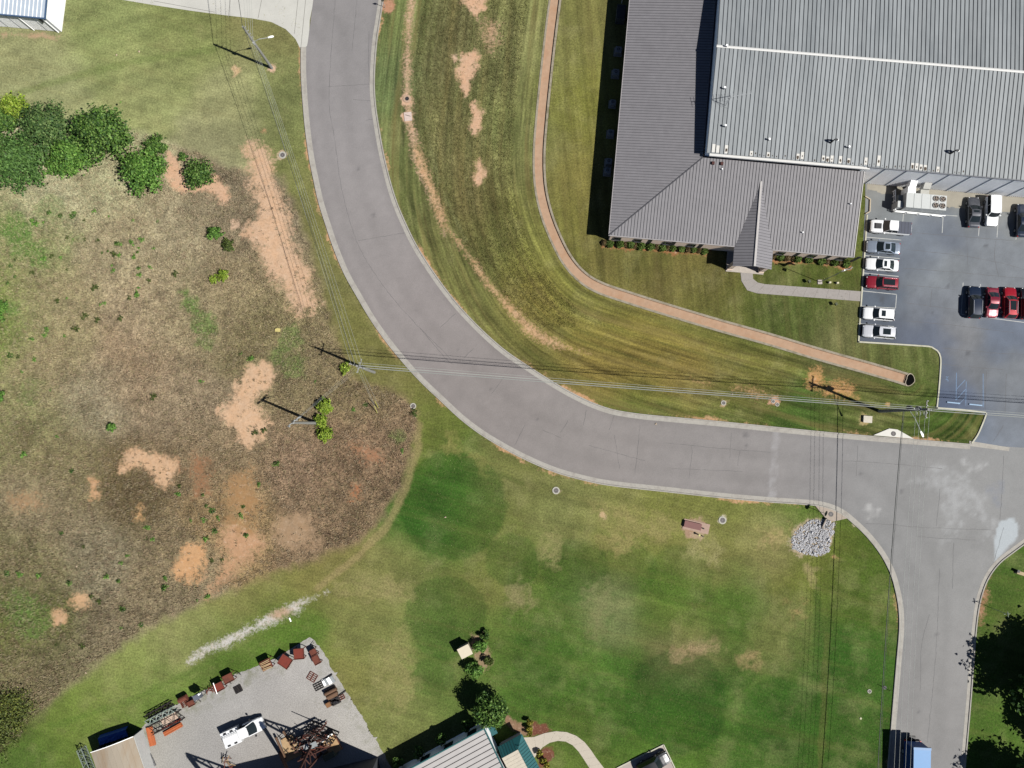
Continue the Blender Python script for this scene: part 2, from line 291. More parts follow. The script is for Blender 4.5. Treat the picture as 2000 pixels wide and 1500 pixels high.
# bare soil: (polygon, colour, edge softness in metres, how patchy)
OR, PK, TN, WH = (224,186,156), (224,192,166), (205,174,142), (214,212,208)
SOIL = [
 ([(905,-10),(958,-10),(948,14),(932,34),(922,22),(908,8)], OR, .5, .5), ([(948,45),(972,45),(974,80),(962,98),(949,90)], OR, 1.2, 1.3),
 ([(903,105),(925,97),(936,110),(930,130),(922,150),(915,165),(916,190),(906,196),(902,172),(890,152),(887,135),(900,120)], OR, .5, .5), ([(882,112),(890,108),(894,118),(886,126)], PK, .4, .4),
 ([(914,200),(931,196),(942,210),(946,232),(940,250),(928,264),(917,255),(914,244),(920,230),(914,215)], OR, .4, .4), ([(934,313),(946,330),(943,355),(932,361),(924,345)], OR, .5, .6),
 ([(486,280),(522,285),(532,320),(537,350),(547,380),(562,415),(570,450),(574,490),(587,510),(602,530),(608,560),(623,590),(620,607),(600,613),(580,626),(571,605),(563,580),(547,550),(519,540),(509,515),(507,490),(499,480),(471,460),(480,440),(500,430),(501,400),(492,380),(497,360),(487,320)], (222,188,158), .9, .72),
 ([(330,298),(346,308),(352,330),(372,346),(402,340),(424,346),(440,365),(446,390),(432,402),(420,386),(400,381),(370,379),(340,372),(325,340)], OR, .5, .5), ([(452,430),(468,428),(470,442),(456,446)], PK, .5, .6),
 ([(486,716),(516,709),(536,725),(536,745),(516,760),(506,775),(496,790),(516,810),(531,826),(516,846),(502,850),(496,866),(480,873),(464,856),(460,840),(435,822),(430,800),(445,780),(454,760),(470,735)], (222,188,156), .7, .55),
 ([(243,885),(260,876),(300,884),(325,894),(346,899),(346,920),(326,946),(310,952),(300,936),(290,916),(270,911),(255,916),(240,926),(220,939),(216,928),(234,915),(243,900)], (220,184,150), .6, .7),
 ([(345,1085),(365,1065),(395,1058),(401,1090),(396,1130),(385,1147),(365,1141),(345,1132),(334,1110)], (216,172,128), .6, .7), ([(448,998),(482,1008),(516,1048),(521,1070),(490,1092),(470,1112),(430,1148),(404,1164),(408,1148),(425,1120),(441,1090),(431,1060),(434,1030)], (204,164,130), 1.1, 1.0),
 ([(538,1010),(590,1004),(621,1030),(602,1066),(560,1071),(540,1045)], (176,150,122), 1.2, .4), ([(138,1150),(160,1146),(179,1165),(176,1186),(150,1190),(134,1175)], (214,178,140), .6, .9), ([(104,1194),(120,1194),(129,1215),(111,1219)], (212,176,140), .6, .8),
 ([(175,934),(190,940),(188,965),(177,969)], (206,166,128), .6, .5), ([(270,985),(283,990),(279,1012),(261,1016)], (210,170,124), .6, 1.0), ([(15,968),(70,965),(85,990),(30,996)], (176,146,112), 1.2, .8),
 ([(455,930),(485,925),(500,985),(480,1010),(445,990)], (176,140,100), 1.6, .6), ([(690,870),(738,880),(742,900),(715,900)], (178,132,102), 1.1, 1.2), ([(690,945),(705,945),(702,975),(692,975)], (184,120,82), .8, 1.0), ([(380,890),(402,900),(398,960),(384,970)], (160,120,90), 1.2, .7),
 ([(1583,725),(1601,722),(1612,746),(1642,740),(1670,755),(1673,776),(1640,779),(1610,775),(1590,762),(1575,754)], (206,160,108), .7, 1.1), ([(1352,742),(1378,744),(1392,754),(1370,754)], (206,168,122), .6, 1.1), ([(1430,756),(1475,760),(1520,778),(1480,776)], (196,160,118), .9, 1.3),
 ([(1486,1034),(1538,1030),(1532,1056),(1495,1058)], (176,156,112), 2.2, 1.6), ([(1576,1105),(1594,1108),(1590,1136),(1578,1132)], (188,168,128), 1.0, 1.5), ([(1620,1080),(1645,1088),(1642,1096),(1626,1092)], (196,164,118), .4, .6),
 ([(1305,1268),(1345,1248),(1400,1262),(1372,1278),(1318,1296)], (168,146,112), 1.0, 1.7), ([(1540,1180),(1572,1175),(1575,1205),(1545,1212)], (168,138,98), 1.0, 1.7), ([(1450,1280),(1480,1270),(1490,1300),(1455,1300)], (160,140,100), 1.0, 1.7), ([(985,1150),(1040,1140),(1042,1185),(1000,1210)], (146,138,98), 1.4, 1.5), ([(1140,1150),(1185,1130),(1210,1190),(1180,1250),(1150,1260)], (128,130,88), 1.4, 1.5),
 ([(1176,474),(1392,487),(1384,499),(1200,489),(1178,482)], (168,118,80), .3, .3), ([(1506,497),(1664,512),(1668,530),(1640,528),(1600,518),(1506,512)], (176,126,88), .3, .3),
 ([(985,1395),(1030,1418),(1036,1436),(1020,1440),(1000,1428),(984,1412)], (150,122,100), .3, .2), ([(1030,1402),(1062,1412),(1086,1428),(1062,1438),(1038,1438)], (122,78,64), .25, .2), ([(1046,1470),(1084,1448),(1088,1478),(1072,1502),(1050,1500)], (122,78,64), .25, .2),
 ([(918,1236),(942,1240),(958,1270),(966,1300),(944,1316),(930,1300),(920,1262)], (158,140,112), .3, .5), ([(1538,1060),(1556,1026),(1580,1013),(1628,1012),(1630,1050),(1624,1082),(1604,1092),(1560,1086),(1543,1076)], (190,176,152), .3, .4), ([(1150,985),(1290,1000),(1330,1030),(1300,1060),(1180,1050)], (150,142,92), 1, 1.7), ([(1350,1040),(1420,1060),(1400,1100),(1340,1085)], (156,150,104), 1, 1.7), ([(720,1240),(790,1230),(830,1330),(790,1400),(730,1380)], (146,142,92), 1, 1.7), ([(640,1140),(760,1120),(800,1160),(720,1180)], (150,142,96), 1, 1.7), ([(1060,1020),(1100,1060),(1085,1110),(1055,1090)], (152,146,98), 1, 1.6), ([(1150,1040),(1290,1050),(1200,1080)], (150,140,90), 1, 1.6), ([(880,850),(960,900),(940,920),(870,880)], (146,140,84), 1, 1.6), ([(118,0),(128,0),(122,66),(116,72)], (200,174,146), .4, .5), ([(-20,62),(112,70),(112,76),(-20,68)], (190,166,136), .4, .6), ([(1690,385),(1697,390),(1695,415),(1688,412)], (150,96,62), .2, .2), ([(1906,1120),(1924,1128),(1922,1210),(1912,1212)], (170,132,104), .7, .7)]
SOIL_DISC = [(531,134,11,PK),(460,139,11,(216,190,150)),(795,194,15,PK),(797,228,11,(228,200,184)),(757,12,17,(196,150,122)),(552,303,12,(206,186,160)),(1413,787,9,(196,172,140)),(1514,787,13,(210,168,140)),(1355,1030,24,(176,150,128)),(1366,1046,10,(186,166,138)),(1411,1016,10,(200,196,170)),(1086,959,8,(170,160,130)),(1178,1005,9,(200,178,140)),(1690,820,12,(180,166,120)),(1600,552,4,(176,160,112)),(1672,1018,10,(186,180,150)),(515,255,9,(190,156,116)),(1730,790,9,(196,164,112)),(540,355,1,PK)]
STRIPS = [([(808,-20),(800,30),(797,80),(795,130),(796,185),(800,232),(808,282),(822,322),(842,372),(858,415),(868,460)], [10,11,10,10,9,9,12,14,13,11,5], (224,188,160), 1.42),
 ([(815,290),(832,340),(850,380),(870,440),(900,480),(925,512),(947,546),(985,590),(1030,640),(1062,662),(1100,676),(1150,690)], [3,4,5,7,8,8,9,10,14,14,8,3], (218,180,142), 1.45),
 ([(370,1292),(400,1270),(440,1254),(500,1224),(545,1200),(590,1178),(638,1155)], [5,8,12,11,13,9,3], WH, 1.1)]
# ------------------------------------------------------------------ ground sheet
STEP = .25
gx = np.concatenate([[-3000, -900, -300, -140], np.arange(-94, 94.01, STEP), [140, 300, 900, 3000]])
gy = np.concatenate([[-3000, -900, -300, -120], np.arange(-60, 75.01, STEP), [120, 300, 900, 3000]])
GX, GY = np.meshgrid(gx, gy); gu, gv = PIX(GX, GY); GU = gu.reshape(GX.shape); GV = gv.reshape(GX.shape)
GU = np.clip(GU, -300, 2300); GV = np.clip(GV, -250, 1750)
jx = (fbm(GX, GY, 5, 3)-.5); jy = (fbm(GX, GY, 5, 9)-.5)
WU = GU+jx*60; WV = GV+jy*60                      # warped pixel coordinates so that colours meet unevenly
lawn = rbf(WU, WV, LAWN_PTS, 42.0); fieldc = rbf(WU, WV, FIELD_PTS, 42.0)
fpoly = [(p.x, p.y) for p in P2(FIELD)]
fd = sdf(GX, GY, fpoly)+(fbm(GX, GY, 1.6, 21)-.5)*1.8
fm = sstep(1.1, -.9, fd)
# mown stripes that follow the road and the flume
dR, sR, sideR = dline(GX, GY, [(p.x, p.y) for p in roadR[::4]])
dF, sF, sideF = dline(GX, GY, [(p.x, p.y) for p in flume[::4]])
east = (sideR > 0) & (GV < 860)
zone_mid = east & (sideF < 0)
def stripe(d, s, w, seed): return vnoise(d/w, s/22.0, 1.0, seed)*.6+vnoise(d/(w*.45), s/9.0, 1.0, seed+1)*.4
st = np.zeros(GX.shape)
st = np.where(zone_mid, (stripe(np.where(dF < dR, 40-dF, dR), sR, .75, 40)-.5)*.9, st)
st = np.where(east & ~zone_mid, (stripe(GX+.09*GY, GY, .8, 50)-.5)*.85, st)
south = (GV > 800) & (fm < .5) & (sdf(GX, GY, [(p.x, p.y) for p in P2([(820, 830), (1100, 930), (1600, 985), (1760, 1230), (1735, 1520), (600, 1520), (640, 1130)])]) < 0)
st = np.where(south, (vnoise((GY*.97+GX*.25)/1.1, (GX*.97-GY*.25)/14, 1, 60)-.5)*.28, st)
nw = (fm < .5) & (GU < 590) & (GV < 420)
st = np.where(nw, (vnoise((GY*.9-GX*.3)/1.0, (GX*.9+GY*.3)/10, 1, 61)-.5)*.4, st)
mott = fbm(GX, GY, 4.0, 5)-.5; mott2 = fbm(GX, GY, 1.1, 6)-.5
tone = 1+st*np.where(zone_mid, .85, .75)+mott*.46+mott2*.5
dry = np.clip((fbm(GX, GY, 3.0, 8)-.52)*2.6+st*.9+(fbm(GX, GY, .8, 18)-.5)*.9, 0, 1)*.45
straw = np.array([LUT[168], LUT[158], LUT[110]]).reshape(3, 1, 1)
lc = lawn*tone; lc = lc*(1-dry*.55)+straw*dry*.55
# the darker, freshly cut rounds and lobes of the south lawn
for (u, v, r, k) in [(885, 985, 105, .30), (1000, 1095, 52, .24), (870, 1205, 78, .22), (845, 1320, 42, .18), (1320, 1372, 98, .26), (1090, 1180, 110, .14), (1600, 1260, 60, .14), (1440, 1160, 70, .10), (1000, 1330, 90, .10), (1120, 1115, 62, .2), (1225, 1110, 58, .18), (1330, 1125, 60, .16), (1060, 1285, 60, .14), (1420, 1290, 60, .16), (1240, 1260, 70, .14), (1150, 1400, 80, .14), (1530, 1400, 80, .16)]:
    c = P(u, v); rr = r*.0769; q = np.hypot(GX-c.x, GY-c.y)+(fbm(GX, GY, 2.5, int(u))-.5)*1.8
    m = sstep(rr+.35, rr-.35, q)*k*1.35*np.where(south, 1, 0)
    lc[0] *= 1-m*1.12; lc[1] *= 1-m*.68; lc[2] *= 1-m*1.1
# wheel ruts and the path along the field edge
for pts, w, cc, a in [([(690, 745), (760, 790), (820, 830), (815, 880), (790, 960), (755, 1030), (700, 1085), (620, 1150)], .8, (160, 138, 98), .55),
                      ([(848, 840), (900, 890), (960, 920), (1020, 945)], .5, (84, 96, 44), .5), ([(30, 185), (140, 150), (260, 120), (420, 95)], .8, (112, 128, 66), .4),
                      ([(100, 1420), (250, 1370), (400, 1300), (560, 1225)], .7, (84, 112, 38), .4), ([(1595, 1150), (1598, 1250), (1600, 1320)], .9, (52, 82, 24), .5), ([(1615, 1240), (1608, 1400), (1600, 1520)], .7, (92, 92, 46), .45),
                      ([(848, 0), (832, 100), (828, 200), (842, 300), (870, 390), (910, 470)], .35, (136, 134, 88), .6), ([(640, 480), (700, 600), (780, 710)], .4, (150, 140, 90), .35)]:
    d, _, _ = dline(GX, GY, [(p.x, p.y) for p in P2(pts)]); m = sstep(w, w*.3, d+(fbm(GX, GY, 1.2, 77)-.5)*.8)*a
    for k in range(3): lc[k] = lc[k]*(1-m)+LUT[cc[k]]*m
fc = fieldc*(1+(fbm(GX, GY, 2.2, 31)-.5)*.7+(fbm(GX, GY, .8, 32)-.5)*1.0)
for (u, v, r, k) in [(362, 572, 16, .8), (372, 595, 18, .8), (395, 635, 22, .7), (410, 670, 16, .6), (25, 455, 30, .9), (40, 485, 24, .8), (75, 500, 26, .7), (20, 430, 18, .7), (140, 470, 16, .4), (100, 410, 30, .35), (20, 610, 16, .6), (560, 660, 26, .5), (570, 720, 26, .5), (540, 700, 18, .5), (60, 1210, 40, .5), (30, 1180, 30, .5), (60, 760, 30, .3), (780, 860, 16, .5), (590, 700, 14, .5)]:
    c = P(u, v); q = np.hypot(GX-c.x, GY-c.y)-r*.0769+(fbm(GX, GY, 2.0, int(u+v))-.5)*3.4+(fbm(GX, GY, .7, int(u+2*v))-.5)*1.6; m = sstep(.5, -.6, q)*k
    for j, cc in enumerate((92, 122, 58)): fc[j] = fc[j]*(1-m)+LUT[cc]*m
for (u, v, r, k) in [(345, 925, 20, .6), (290, 965, 45, .55), (230, 985, 30, .5), (320, 890, 20, .55), (45, 850, 22, .5), (265, 1010, 22, .5), (520, 540, 10, .4), (450, 650, 12, .4), (180, 1090, 20, .2), (640, 880, 30, .25), (700, 1000, 40, .2)]:
    c = P(u, v); q = np.hypot(GX-c.x, GY-c.y)-r*.0769+(fbm(GX, GY, 2.4, int(u+v))-.5)*3; m = sstep(1.2, -1.2, q)*k
    for j, cc in enumerate((88, 76, 54)): fc[j] = fc[j]*(1-m)+LUT[cc]*m
lum = (lc[0]*.3+lc[1]*.6+lc[2]*.1)[None]; lc = (lc*.96+lum*.04)*np.where(south, 1.1, 1.03)[None]*np.array([.985, 1.04, 1.02]).reshape(3, 1, 1)
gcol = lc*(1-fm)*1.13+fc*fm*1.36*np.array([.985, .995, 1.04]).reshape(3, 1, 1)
rough_mid = zone_mid & (dR > 6.0) & (GV < 640) & (dF > 4.2)
rough = np.where(rough_mid, .75, .28); rough = rough*(1-fm)+1.0*fm
# soil amount and colour
soil = np.zeros(GX.shape); scol = np.zeros((3,)+GX.shape)
scol += np.array([LUT[c] for c in (215, 172, 134)]).reshape(3, 1, 1)
def lay(dist, colr, soft, patch, sl):
    n = fbm(GX[sl], GY[sl], .9, 91)-.5; n2 = fbm(GX[sl], GY[sl], 3.2, 92)-.5
    dist = dist+(.3 if patch < 1.5 else 0)
    cap = .92 if patch <= .6 else max(.5, 1-.42*(patch-.5))
    if patch >= 1.5:                       # thin, dry turf: blended into the grass colour instead of bare soil
        w = sstep(.5, -.5, dist+(n2*4.0+n*4.2))*.74*np.clip(.75+n*2.2, .1, 1.2)
        for k in range(3): gcol[k][sl] = gcol[k][sl]*(1-w)+LUT[colr[k]]*1.15*w
        return
    a = np.clip(.56-(dist+(n*2.3+n2*1.8)*min(1.6, soft*2.0))/(4.0*soft), 0, 1)*cap
    a = np.clip(a+(n*.9+n2*.5)*patch*.55*(a > .03), 0, 1)
    w = sstep(.0, .18, a)
    for k in range(3): scol[k][sl] = scol[k][sl]*(1-w)+LUT[colr[k]]*w
    soil[sl] = np.maximum(soil[sl], a)
def window(x0, x1, y0, y1, pad=3):
    i = np.where((gx > x0-pad) & (gx < x1+pad))[0]; j = np.where((gy > y0-pad) & (gy < y1+pad))[0]
    return (slice(j[0], j[-1]+1), slice(i[0], i[-1]+1))
for poly, colr, soft, patch in SOIL:
    w = [(p.x, p.y) for p in P2(poly)]; sl = window(min(p[0] for p in w), max(p[0] for p in w), min(p[1] for p in w), max(p[1] for p in w))
    lay(sdf(GX[sl], GY[sl], w), colr, soft, patch, sl)
for u, v, r, colr in SOIL_DISC:
    c = P(u, v); rr = r*.0769; sl = window(c.x-rr, c.x+rr, c.y-rr, c.y+rr); lay(np.hypot(GX[sl]-c.x, GY[sl]-c.y)-rr+(fbm(GX[sl], GY[sl], .8, u)-.5)*.9, colr, .25, .3, sl)
for pts, ws, colr, patch in STRIPS:
    pp = P2(pts); wd = [w*.0769 for w in ws]; line = [(p.x, p.y) for p in pp]
    sl = window(min(p[0] for p in line), max(p[0] for p in line), min(p[1] for p in line), max(p[1] for p in line)); d, s, _ = dline(GX[sl], GY[sl], line)
    acc = [0]
    for k in range(len(line)-1): acc.append(acc[-1]+math.hypot(line[k+1][0]-line[k][0], line[k+1][1]-line[k][1]))
    lay(d-np.interp(s, acc, wd), colr, .5, patch, sl)
# brown bed in the middle of the white gravel wash; speckle along the back of kerbs
c = P(548, 1197); m = sstep(2.2, .6, np.hypot((GX-c.x)*.75, (GY-c.y)*1.5)+(fbm(GX, GY, .9, 93)-.5))
for k, cc in enumerate((198, 172, 148)): scol[k] = scol[k]*(1-m)+LUT[cc]*m
dL, _, _ = dline(GX, GY, [(p.x, p.y) for p in roadL[::4]])
ke = sstep(.75, .1, np.minimum(dL, dR)+(fbm(GX, GY, 1.0, 95)-.5)*1.1)*np.clip(fbm(GX, GY, 6, 96)*2.4-.75, 0, 1); soil = np.maximum(soil, ke*.62)
# hollow under the flume
GZ = np.zeros(GX.shape); GZ -= .45*(dF < .78)
GZ += np.where((fm > .9) & (np.abs(GX) < 94), (fbm(GX, GY, 6, 99)-.5)*.35*sstep(-1, -4, fd), 0)
V = np.stack([GX, GY, GZ], -1).reshape(-1, 3); nx, ny = len(gx), len(gy)
ii, jj = np.meshgrid(np.arange(nx-1), np.arange(ny-1)); a = (jj*nx+ii).ravel(); F = np.stack([a, a+1, a+1+nx, a+nx], -1)
gme = np_mesh('ground', V, F)
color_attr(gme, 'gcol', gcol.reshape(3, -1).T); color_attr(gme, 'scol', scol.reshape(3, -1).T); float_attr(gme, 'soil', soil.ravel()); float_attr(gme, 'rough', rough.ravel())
mid = zone_mid & (fm < .5); off = east & ~zone_mid
mu = np.where(mid, dF, np.where(off, GX+.09*GY, GY*.97+GX*.25)); mv = np.where(mid, sF, np.where(off, GY, GX*.97-GY*.25))
float_attr(gme, 'mow_across', mu.ravel()); float_attr(gme, 'mow_along', mv.ravel()); float_attr(gme, 'mow_depth', np.where(mid, .36, np.where(off, .14, .08)).ravel()*(1-fm.ravel()))

gm = bpy.data.materials.new('ground'); gm.use_nodes = True; nt = gm.node_tree; B = nt.nodes['Principled BSDF']; L = nt.links.new
B.inputs['Roughness'].default_value = .95; B.inputs['Specular IOR Level'].default_value = .1
geo = nd(nt, 'ShaderNodeNewGeometry')
def tnoise(scale, det=4, ro=.6, sx=None):
    n = nd(nt, 'ShaderNodeTexNoise'); n.inputs['Scale'].default_value = scale; n.inputs['Detail'].default_value = det; n.inputs['Roughness'].default_value = ro
    if sx:
        mp = nd(nt, 'ShaderNodeMapping'); mp.inputs['Scale'].default_value = sx[0]; mp.inputs['Rotation'].default_value = (0, 0, sx[1]); L(geo.outputs['Position'], mp.inputs[0]); L(mp.outputs[0], n.inputs['Vector'])
    else: L(geo.outputs['Position'], n.inputs['Vector'])
    return n.outputs[0]
def mrange(x, a, b, c=0, d=1):
    m = nd(nt, 'ShaderNodeMapRange'); m.inputs[1].default_value = a; m.inputs[2].default_value = b; m.inputs[3].default_value = c; m.inputs[4].default_value = d; L(x, m.inputs[0]); return m.outputs[0]
def math_(op, a, b):
    m = nd(nt, 'ShaderNodeMath', operation=op)
    for i, x in enumerate((a, b)):
        if isinstance(x, (int, float)): m.inputs[i].default_value = x
        else: L(x, m.inputs[i])
    return m.outputs[0]
def mixc(f, a, b, bt='MIX'):
    m = nd(nt, 'ShaderNodeMix', data_type='RGBA', blend_type=bt)
    for i, x in ((0, f), (6, a), (7, b)):
        if isinstance(x, tuple): m.inputs[i].default_value = (*x, 1)
        elif isinstance(x, (int, float)): m.inputs[i].default_value = x
        else: L(x, m.inputs[i])
    return m.outputs[2]
def att(n, o='Color'): return nd(nt, 'ShaderNodeAttribute', attribute_name=n).outputs[o]
rgh = att('rough', 'Fac')
nf = tnoise(3.6, 6, .75); nff = tnoise(9, 3, .7); nblade = tnoise(7, 3, .7, ((1, .28, 1), .5)); npatch = tnoise(1.3, 5, .65)
dark = math_('ADD', 1.0, math_('MULTIPLY', mrange(nf, .36, .64, -1, 1), math_('ADD', .27, math_('MULTIPLY', rgh, .3))))
dark = math_('MULTIPLY', dark, math_('ADD', 1.0, math_('MULTIPLY', mrange(nff, .3, .7, -1, 1), math_('ADD', .16, math_('MULTIPLY', rgh, .12)))))
cmb = nd(nt, 'ShaderNodeCombineXYZ'); L(att('mow_across', 'Fac'), cmb.inputs[0]); L(math_('MULTIPLY', att('mow_along', 'Fac'), .045), cmb.inputs[1])
def mnoise(scale):
    n = nd(nt, 'ShaderNodeTexNoise'); n.inputs['Scale'].default_value = scale; n.inputs['Detail'].default_value = 4; n.inputs['Roughness'].default_value = .65; L(cmb.outputs[0], n.inputs['Vector']); return n.outputs[0]
mdep = att('mow_depth', 'Fac'); ml1 = mnoise(1.5); ml2 = mnoise(.55)
dark = math_('MULTIPLY', dark, math_('ADD', 1.0, math_('MULTIPLY', mdep, mrange(ml1, .36, .64, -1, 1))))
g = mixc(1, att('gcol'), dark, 'MULTIPLY')
g = mixc(math_('MULTIPLY', mrange(ml2, .5, .66), math_('MULTIPLY', mdep, 1.3)), g, C(150, 134, 84))
g = mixc(math_('MULTIPLY', mrange(ml2, .46, .34), math_('MULTIPLY', mdep, .8)), g, C(96, 108, 52))
g = mixc(math_('MULTIPLY', mrange(nblade, .56, .72), math_('ADD', .16, math_('MULTIPLY', rgh, .3))), g, C(178, 164, 122))
g = mixc(math_('MULTIPLY', mrange(npatch, .58, .75), .22), g, C(140, 122, 86))
g = mixc(math_('MULTIPLY', mrange(npatch, .42, .28), .25), g, C(74, 98, 40))
s = mixc(1, att('scol'), mrange(tnoise(2.2, 7, .75), .25, .75, .80, 1.30), 'MULTIPLY')
s = mixc(mrange(tnoise(.7, 5, .7), .42, .62, 0, .45), s, mixc(1, s, (1.06, .93, .80), 'MULTIPLY'))
s = mixc(mrange(tnoise(4.5, 5, .7), .52, .64, 0, .5), s, C(176, 142, 108))
s = mixc(mrange(tnoise(1.1, 6, .75), .56, .70, 0, .55), s, C(158, 136, 100))
s = mixc(mrange(tnoise(1.7, 5, .7), .44, .30, 0, .5), s, C(238, 212, 186))
fac = mrange(math_('ADD', att('soil', 'Fac'), math_('ADD', math_('MULTIPLY', math_('SUBTRACT', tnoise(2.4, 7, .8), .5), 1.6), math_('MULTIPLY', math_('SUBTRACT', tnoise(.55, 3, .6), .5), .35))), .24, .60)
colr = mixc(fac, g, s); L(colr, B.inputs['Base Color'])
bp = nd(nt, 'ShaderNodeBump'); bp.inputs['Distance'].default_value = .12; L(nf, bp.inputs['Height']); L(math_('MULTIPLY', math_('ADD', .18, math_('MULTIPLY', rgh, .5)), math_('SUBTRACT', 1.05, fac)), bp.inputs['Strength']); L(bp.outputs[0], B.inputs['Normal'])
gme.materials.append(gm)
go = bpy.data.objects.new('ground', gme); col.objects.link(go); tag(go, kind='structure')

def ground_sample(px, py, arr):
    i = np.clip(np.searchsorted(gx, px)-1, 0, nx-1); j = np.clip(np.searchsorted(gy, py)-1, 0, ny-1); return arr[..., j, i]

# ------------------------------------------------------------------ tufts of dry grass (too many to count)
def tufts(name, n, region, hmin, hmax, spread, pal, seed, nb=5, lean=.6, wid=.035):
    r = np.random.default_rng(seed); x0, x1, y0, y1 = region
    x = r.uniform(x0, x1, n*3); y = r.uniform(y0, y1, n*3)
    return x, y, r
def make_tufts(name, x, y, z, r, h0, h1, spread, cols, nb, wid, dirn):
    n = len(x); k = n*nb
    bx = np.repeat(x, nb)+r.normal(0, spread, k); by = np.repeat(y, nb)+r.normal(0, spread, k); bz = np.repeat(z, nb)
    h = np.repeat(r.uniform(h0, h1, n), nb)*r.uniform(.6, 1.1, k); a = r.uniform(0, 2*PI, k)
    lx = np.cos(a)*h*.55+dirn[0]*h*.35; ly = np.sin(a)*h*.55+dirn[1]*h*.35
    px, py = -np.sin(a)*wid, np.cos(a)*wid
    V = np.stack([np.stack([bx-px, by-py, bz-.02], -1), np.stack([bx+px, by+py, bz-.02], -1), np.stack([bx+lx, by+ly, bz+h], -1)], 1).reshape(-1, 3)
    F = np.arange(k*3).reshape(-1, 3); me = np_mesh(name, V, F)
    cc = np.repeat(cols, nb, axis=0)*r.uniform(.7, 1.3, (k, 1)); cc = np.repeat(cc, 3, axis=0); cc[0::3] *= .8; cc[1::3] *= .8
    color_attr(me, 'tcol', cc); me.materials.append(MATS['tuft']); o = bpy.data.objects.new(name, me); col.objects.link(o); return o
attr_mat('tuft', 'tcol', .9, .15, 3, .1, 0, .15)
def scatter_grass(name, label, n, mask, bounds, h0, h1, pal, seed, nb=5, wid=.04, spread=.12, dirn=(0, 0), own=.5):
    r = np.random.default_rng(seed); x = r.uniform(bounds[0], bounds[1], n*4); y = r.uniform(bounds[2], bounds[3], n*4)
    keep = ground_sample(x, y, mask) > r.random(len(x)); x, y = x[keep][:n], y[keep][:n]
    z = ground_sample(x, y, GZ); base = ground_sample(x, y, gcol).T
    p = np.array([C(*c) for c in pal])[r.integers(0, len(pal), len(x))]
    o = make_tufts(name, x, y, z, r, h0, h1, spread, (base*own*1.2+p*(1-own))*1.8, nb, wid, dirn)
    return tag(o, label, 'grass', kind='stuff')
soil_in = np.clip(1-soil*2.0, 0.06, 1)
fieldmask = (fd < -.4)*soil_in*(.35+.9*np.clip((fbm(GX, GY, 2.5, 71)-.25)*1.6, 0, 1))
scatter_grass('dry_grass', 'dry tan and brown tufted grass over the rough field west of the road', 36000, fieldmask, (-86, -8, -56, 52), .22, .54, [(196,178,150), (172,152,124), (210,194,164), (150,130,102), (166,160,118), (190,162,138)], 5, 8, .038, .11, (.5, -.25), .5)
scatter_grass('pale_grass', 'scattered pale straw clumps standing over the dry field', 5000, fieldmask, (-86, -8, -56, 52), .3, .6, [(214,198,166), (206,188,156), (198,186,146)], 12, 6, .03, .09, (.5, -.25), .4)
ms = (rough_mid)*soil_in*.9
scatter_grass('weed_stubble', 'coarse olive weeds and stubble on the bank between the road and the flume', 11000, ms, (-18, 8, 8, 66), .12, .34, [(112,108,66), (134,124,84), (96,98,54), (150,136,98)], 6, 5, .035, .12, (.2, -.1), .6)
sm = np.where(south | (nw) | (east & ~zone_mid & (GU < 1680)), 1.0, 0)*soil_in*np.clip((fbm(GX, GY, 3.5, 72)-.42)*3, 0, 1)
scatter_grass('seed_stalks', 'thin pale seed stalks standing in the mown lawns', 12000, sm, (-82, 62, -56, 66), .1, .26, [(196,190,136), (206,196,150), (170,172,106)], 8, 4, .024, .16, (.1, .1), .4)

# ------------------------------------------------------------------ paved sheets
def sheet(name, poly, z, step, colfn, m, warp=0.0, **kw):
    w = [(p.x, p.y) for p in (P2(poly) if not isinstance(poly[0], Vector) else poly)]
    x0, x1, y0, y1 = min(p[0] for p in w), max(p[0] for p in w), min(p[1] for p in w), max(p[1] for p in w)
    xs = np.arange(x0-step, x1+2*step, step); ys = np.arange(y0-step, y1+2*step, step); X, Y = np.meshgrid(xs, ys)
    S = sdf(X, Y, w)
    if warp: S = S+(fbm(X, Y, 1.0, 55)-.5)*warp*2
    ins = S < 0; n_x = len(xs); ii, jj = np.meshgrid(np.arange(n_x-1), np.arange(len(ys)-1)); a = (jj*n_x+ii).ravel()
    I = ins.ravel(); keep = I[a] | I[a+1] | I[a+n_x] | I[a+n_x+1]; a = a[keep]; F = np.stack([a, a+1, a+1+n_x, a+n_x], -1)
    gy_, gx_ = np.gradient(S, step); gl = np.hypot(gx_, gy_)+1e-6; mv = np.where((S > 0) & (S < step*1.6), S, 0)
    X2 = X-gx_/gl*mv; Y2 = Y-gy_/gl*mv
    used = np.unique(F); remap = np.full(X.size, -1); remap[used] = np.arange(len(used))
    V = np.stack([X2.ravel(), Y2.ravel(), np.full(X.size, z)], -1)[used]; me = np_mesh(name, V, remap[F])
    u, v = PIX(V[:, 0], V[:, 1], z); color_attr(me, 'pcol', colfn(V[:, 0], V[:, 1], u, v)); me.materials.append(m)
    o = bpy.data.objects.new(name, me); col.objects.link(o); tag(o, **kw); return o
asph = attr_mat('asphalt', 'pcol', .85, .16, 9, .25, .25)
lotm = attr_mat('lot_asphalt', 'pcol', .75, .14, 7, .3, .2)
gravm = attr_mat('gravel', 'pcol', .95, .42, 7, .1, .8)
def base_cols(u, v, pts, sig): return rbf(u, v, pts, sig).T
ROAD_PTS = [(680,60,160,158,163),(650,250,164,161,166),(690,440,166,162,166),(800,600,164,158,161),(950,780,162,156,158),(1150,870,162,157,159),(1400,900,161,157,160),(1480,900,162,159,162),(1600,910,158,157,162),(1750,930,157,158,163),(1850,950,160,161,165),(1950,1000,166,168,173),(1750,1050,160,162,167),(1830,1150,162,163,167),(1820,1350,160,160,164),(1800,1500,160,160,164),(2100,950,160,163,168)]
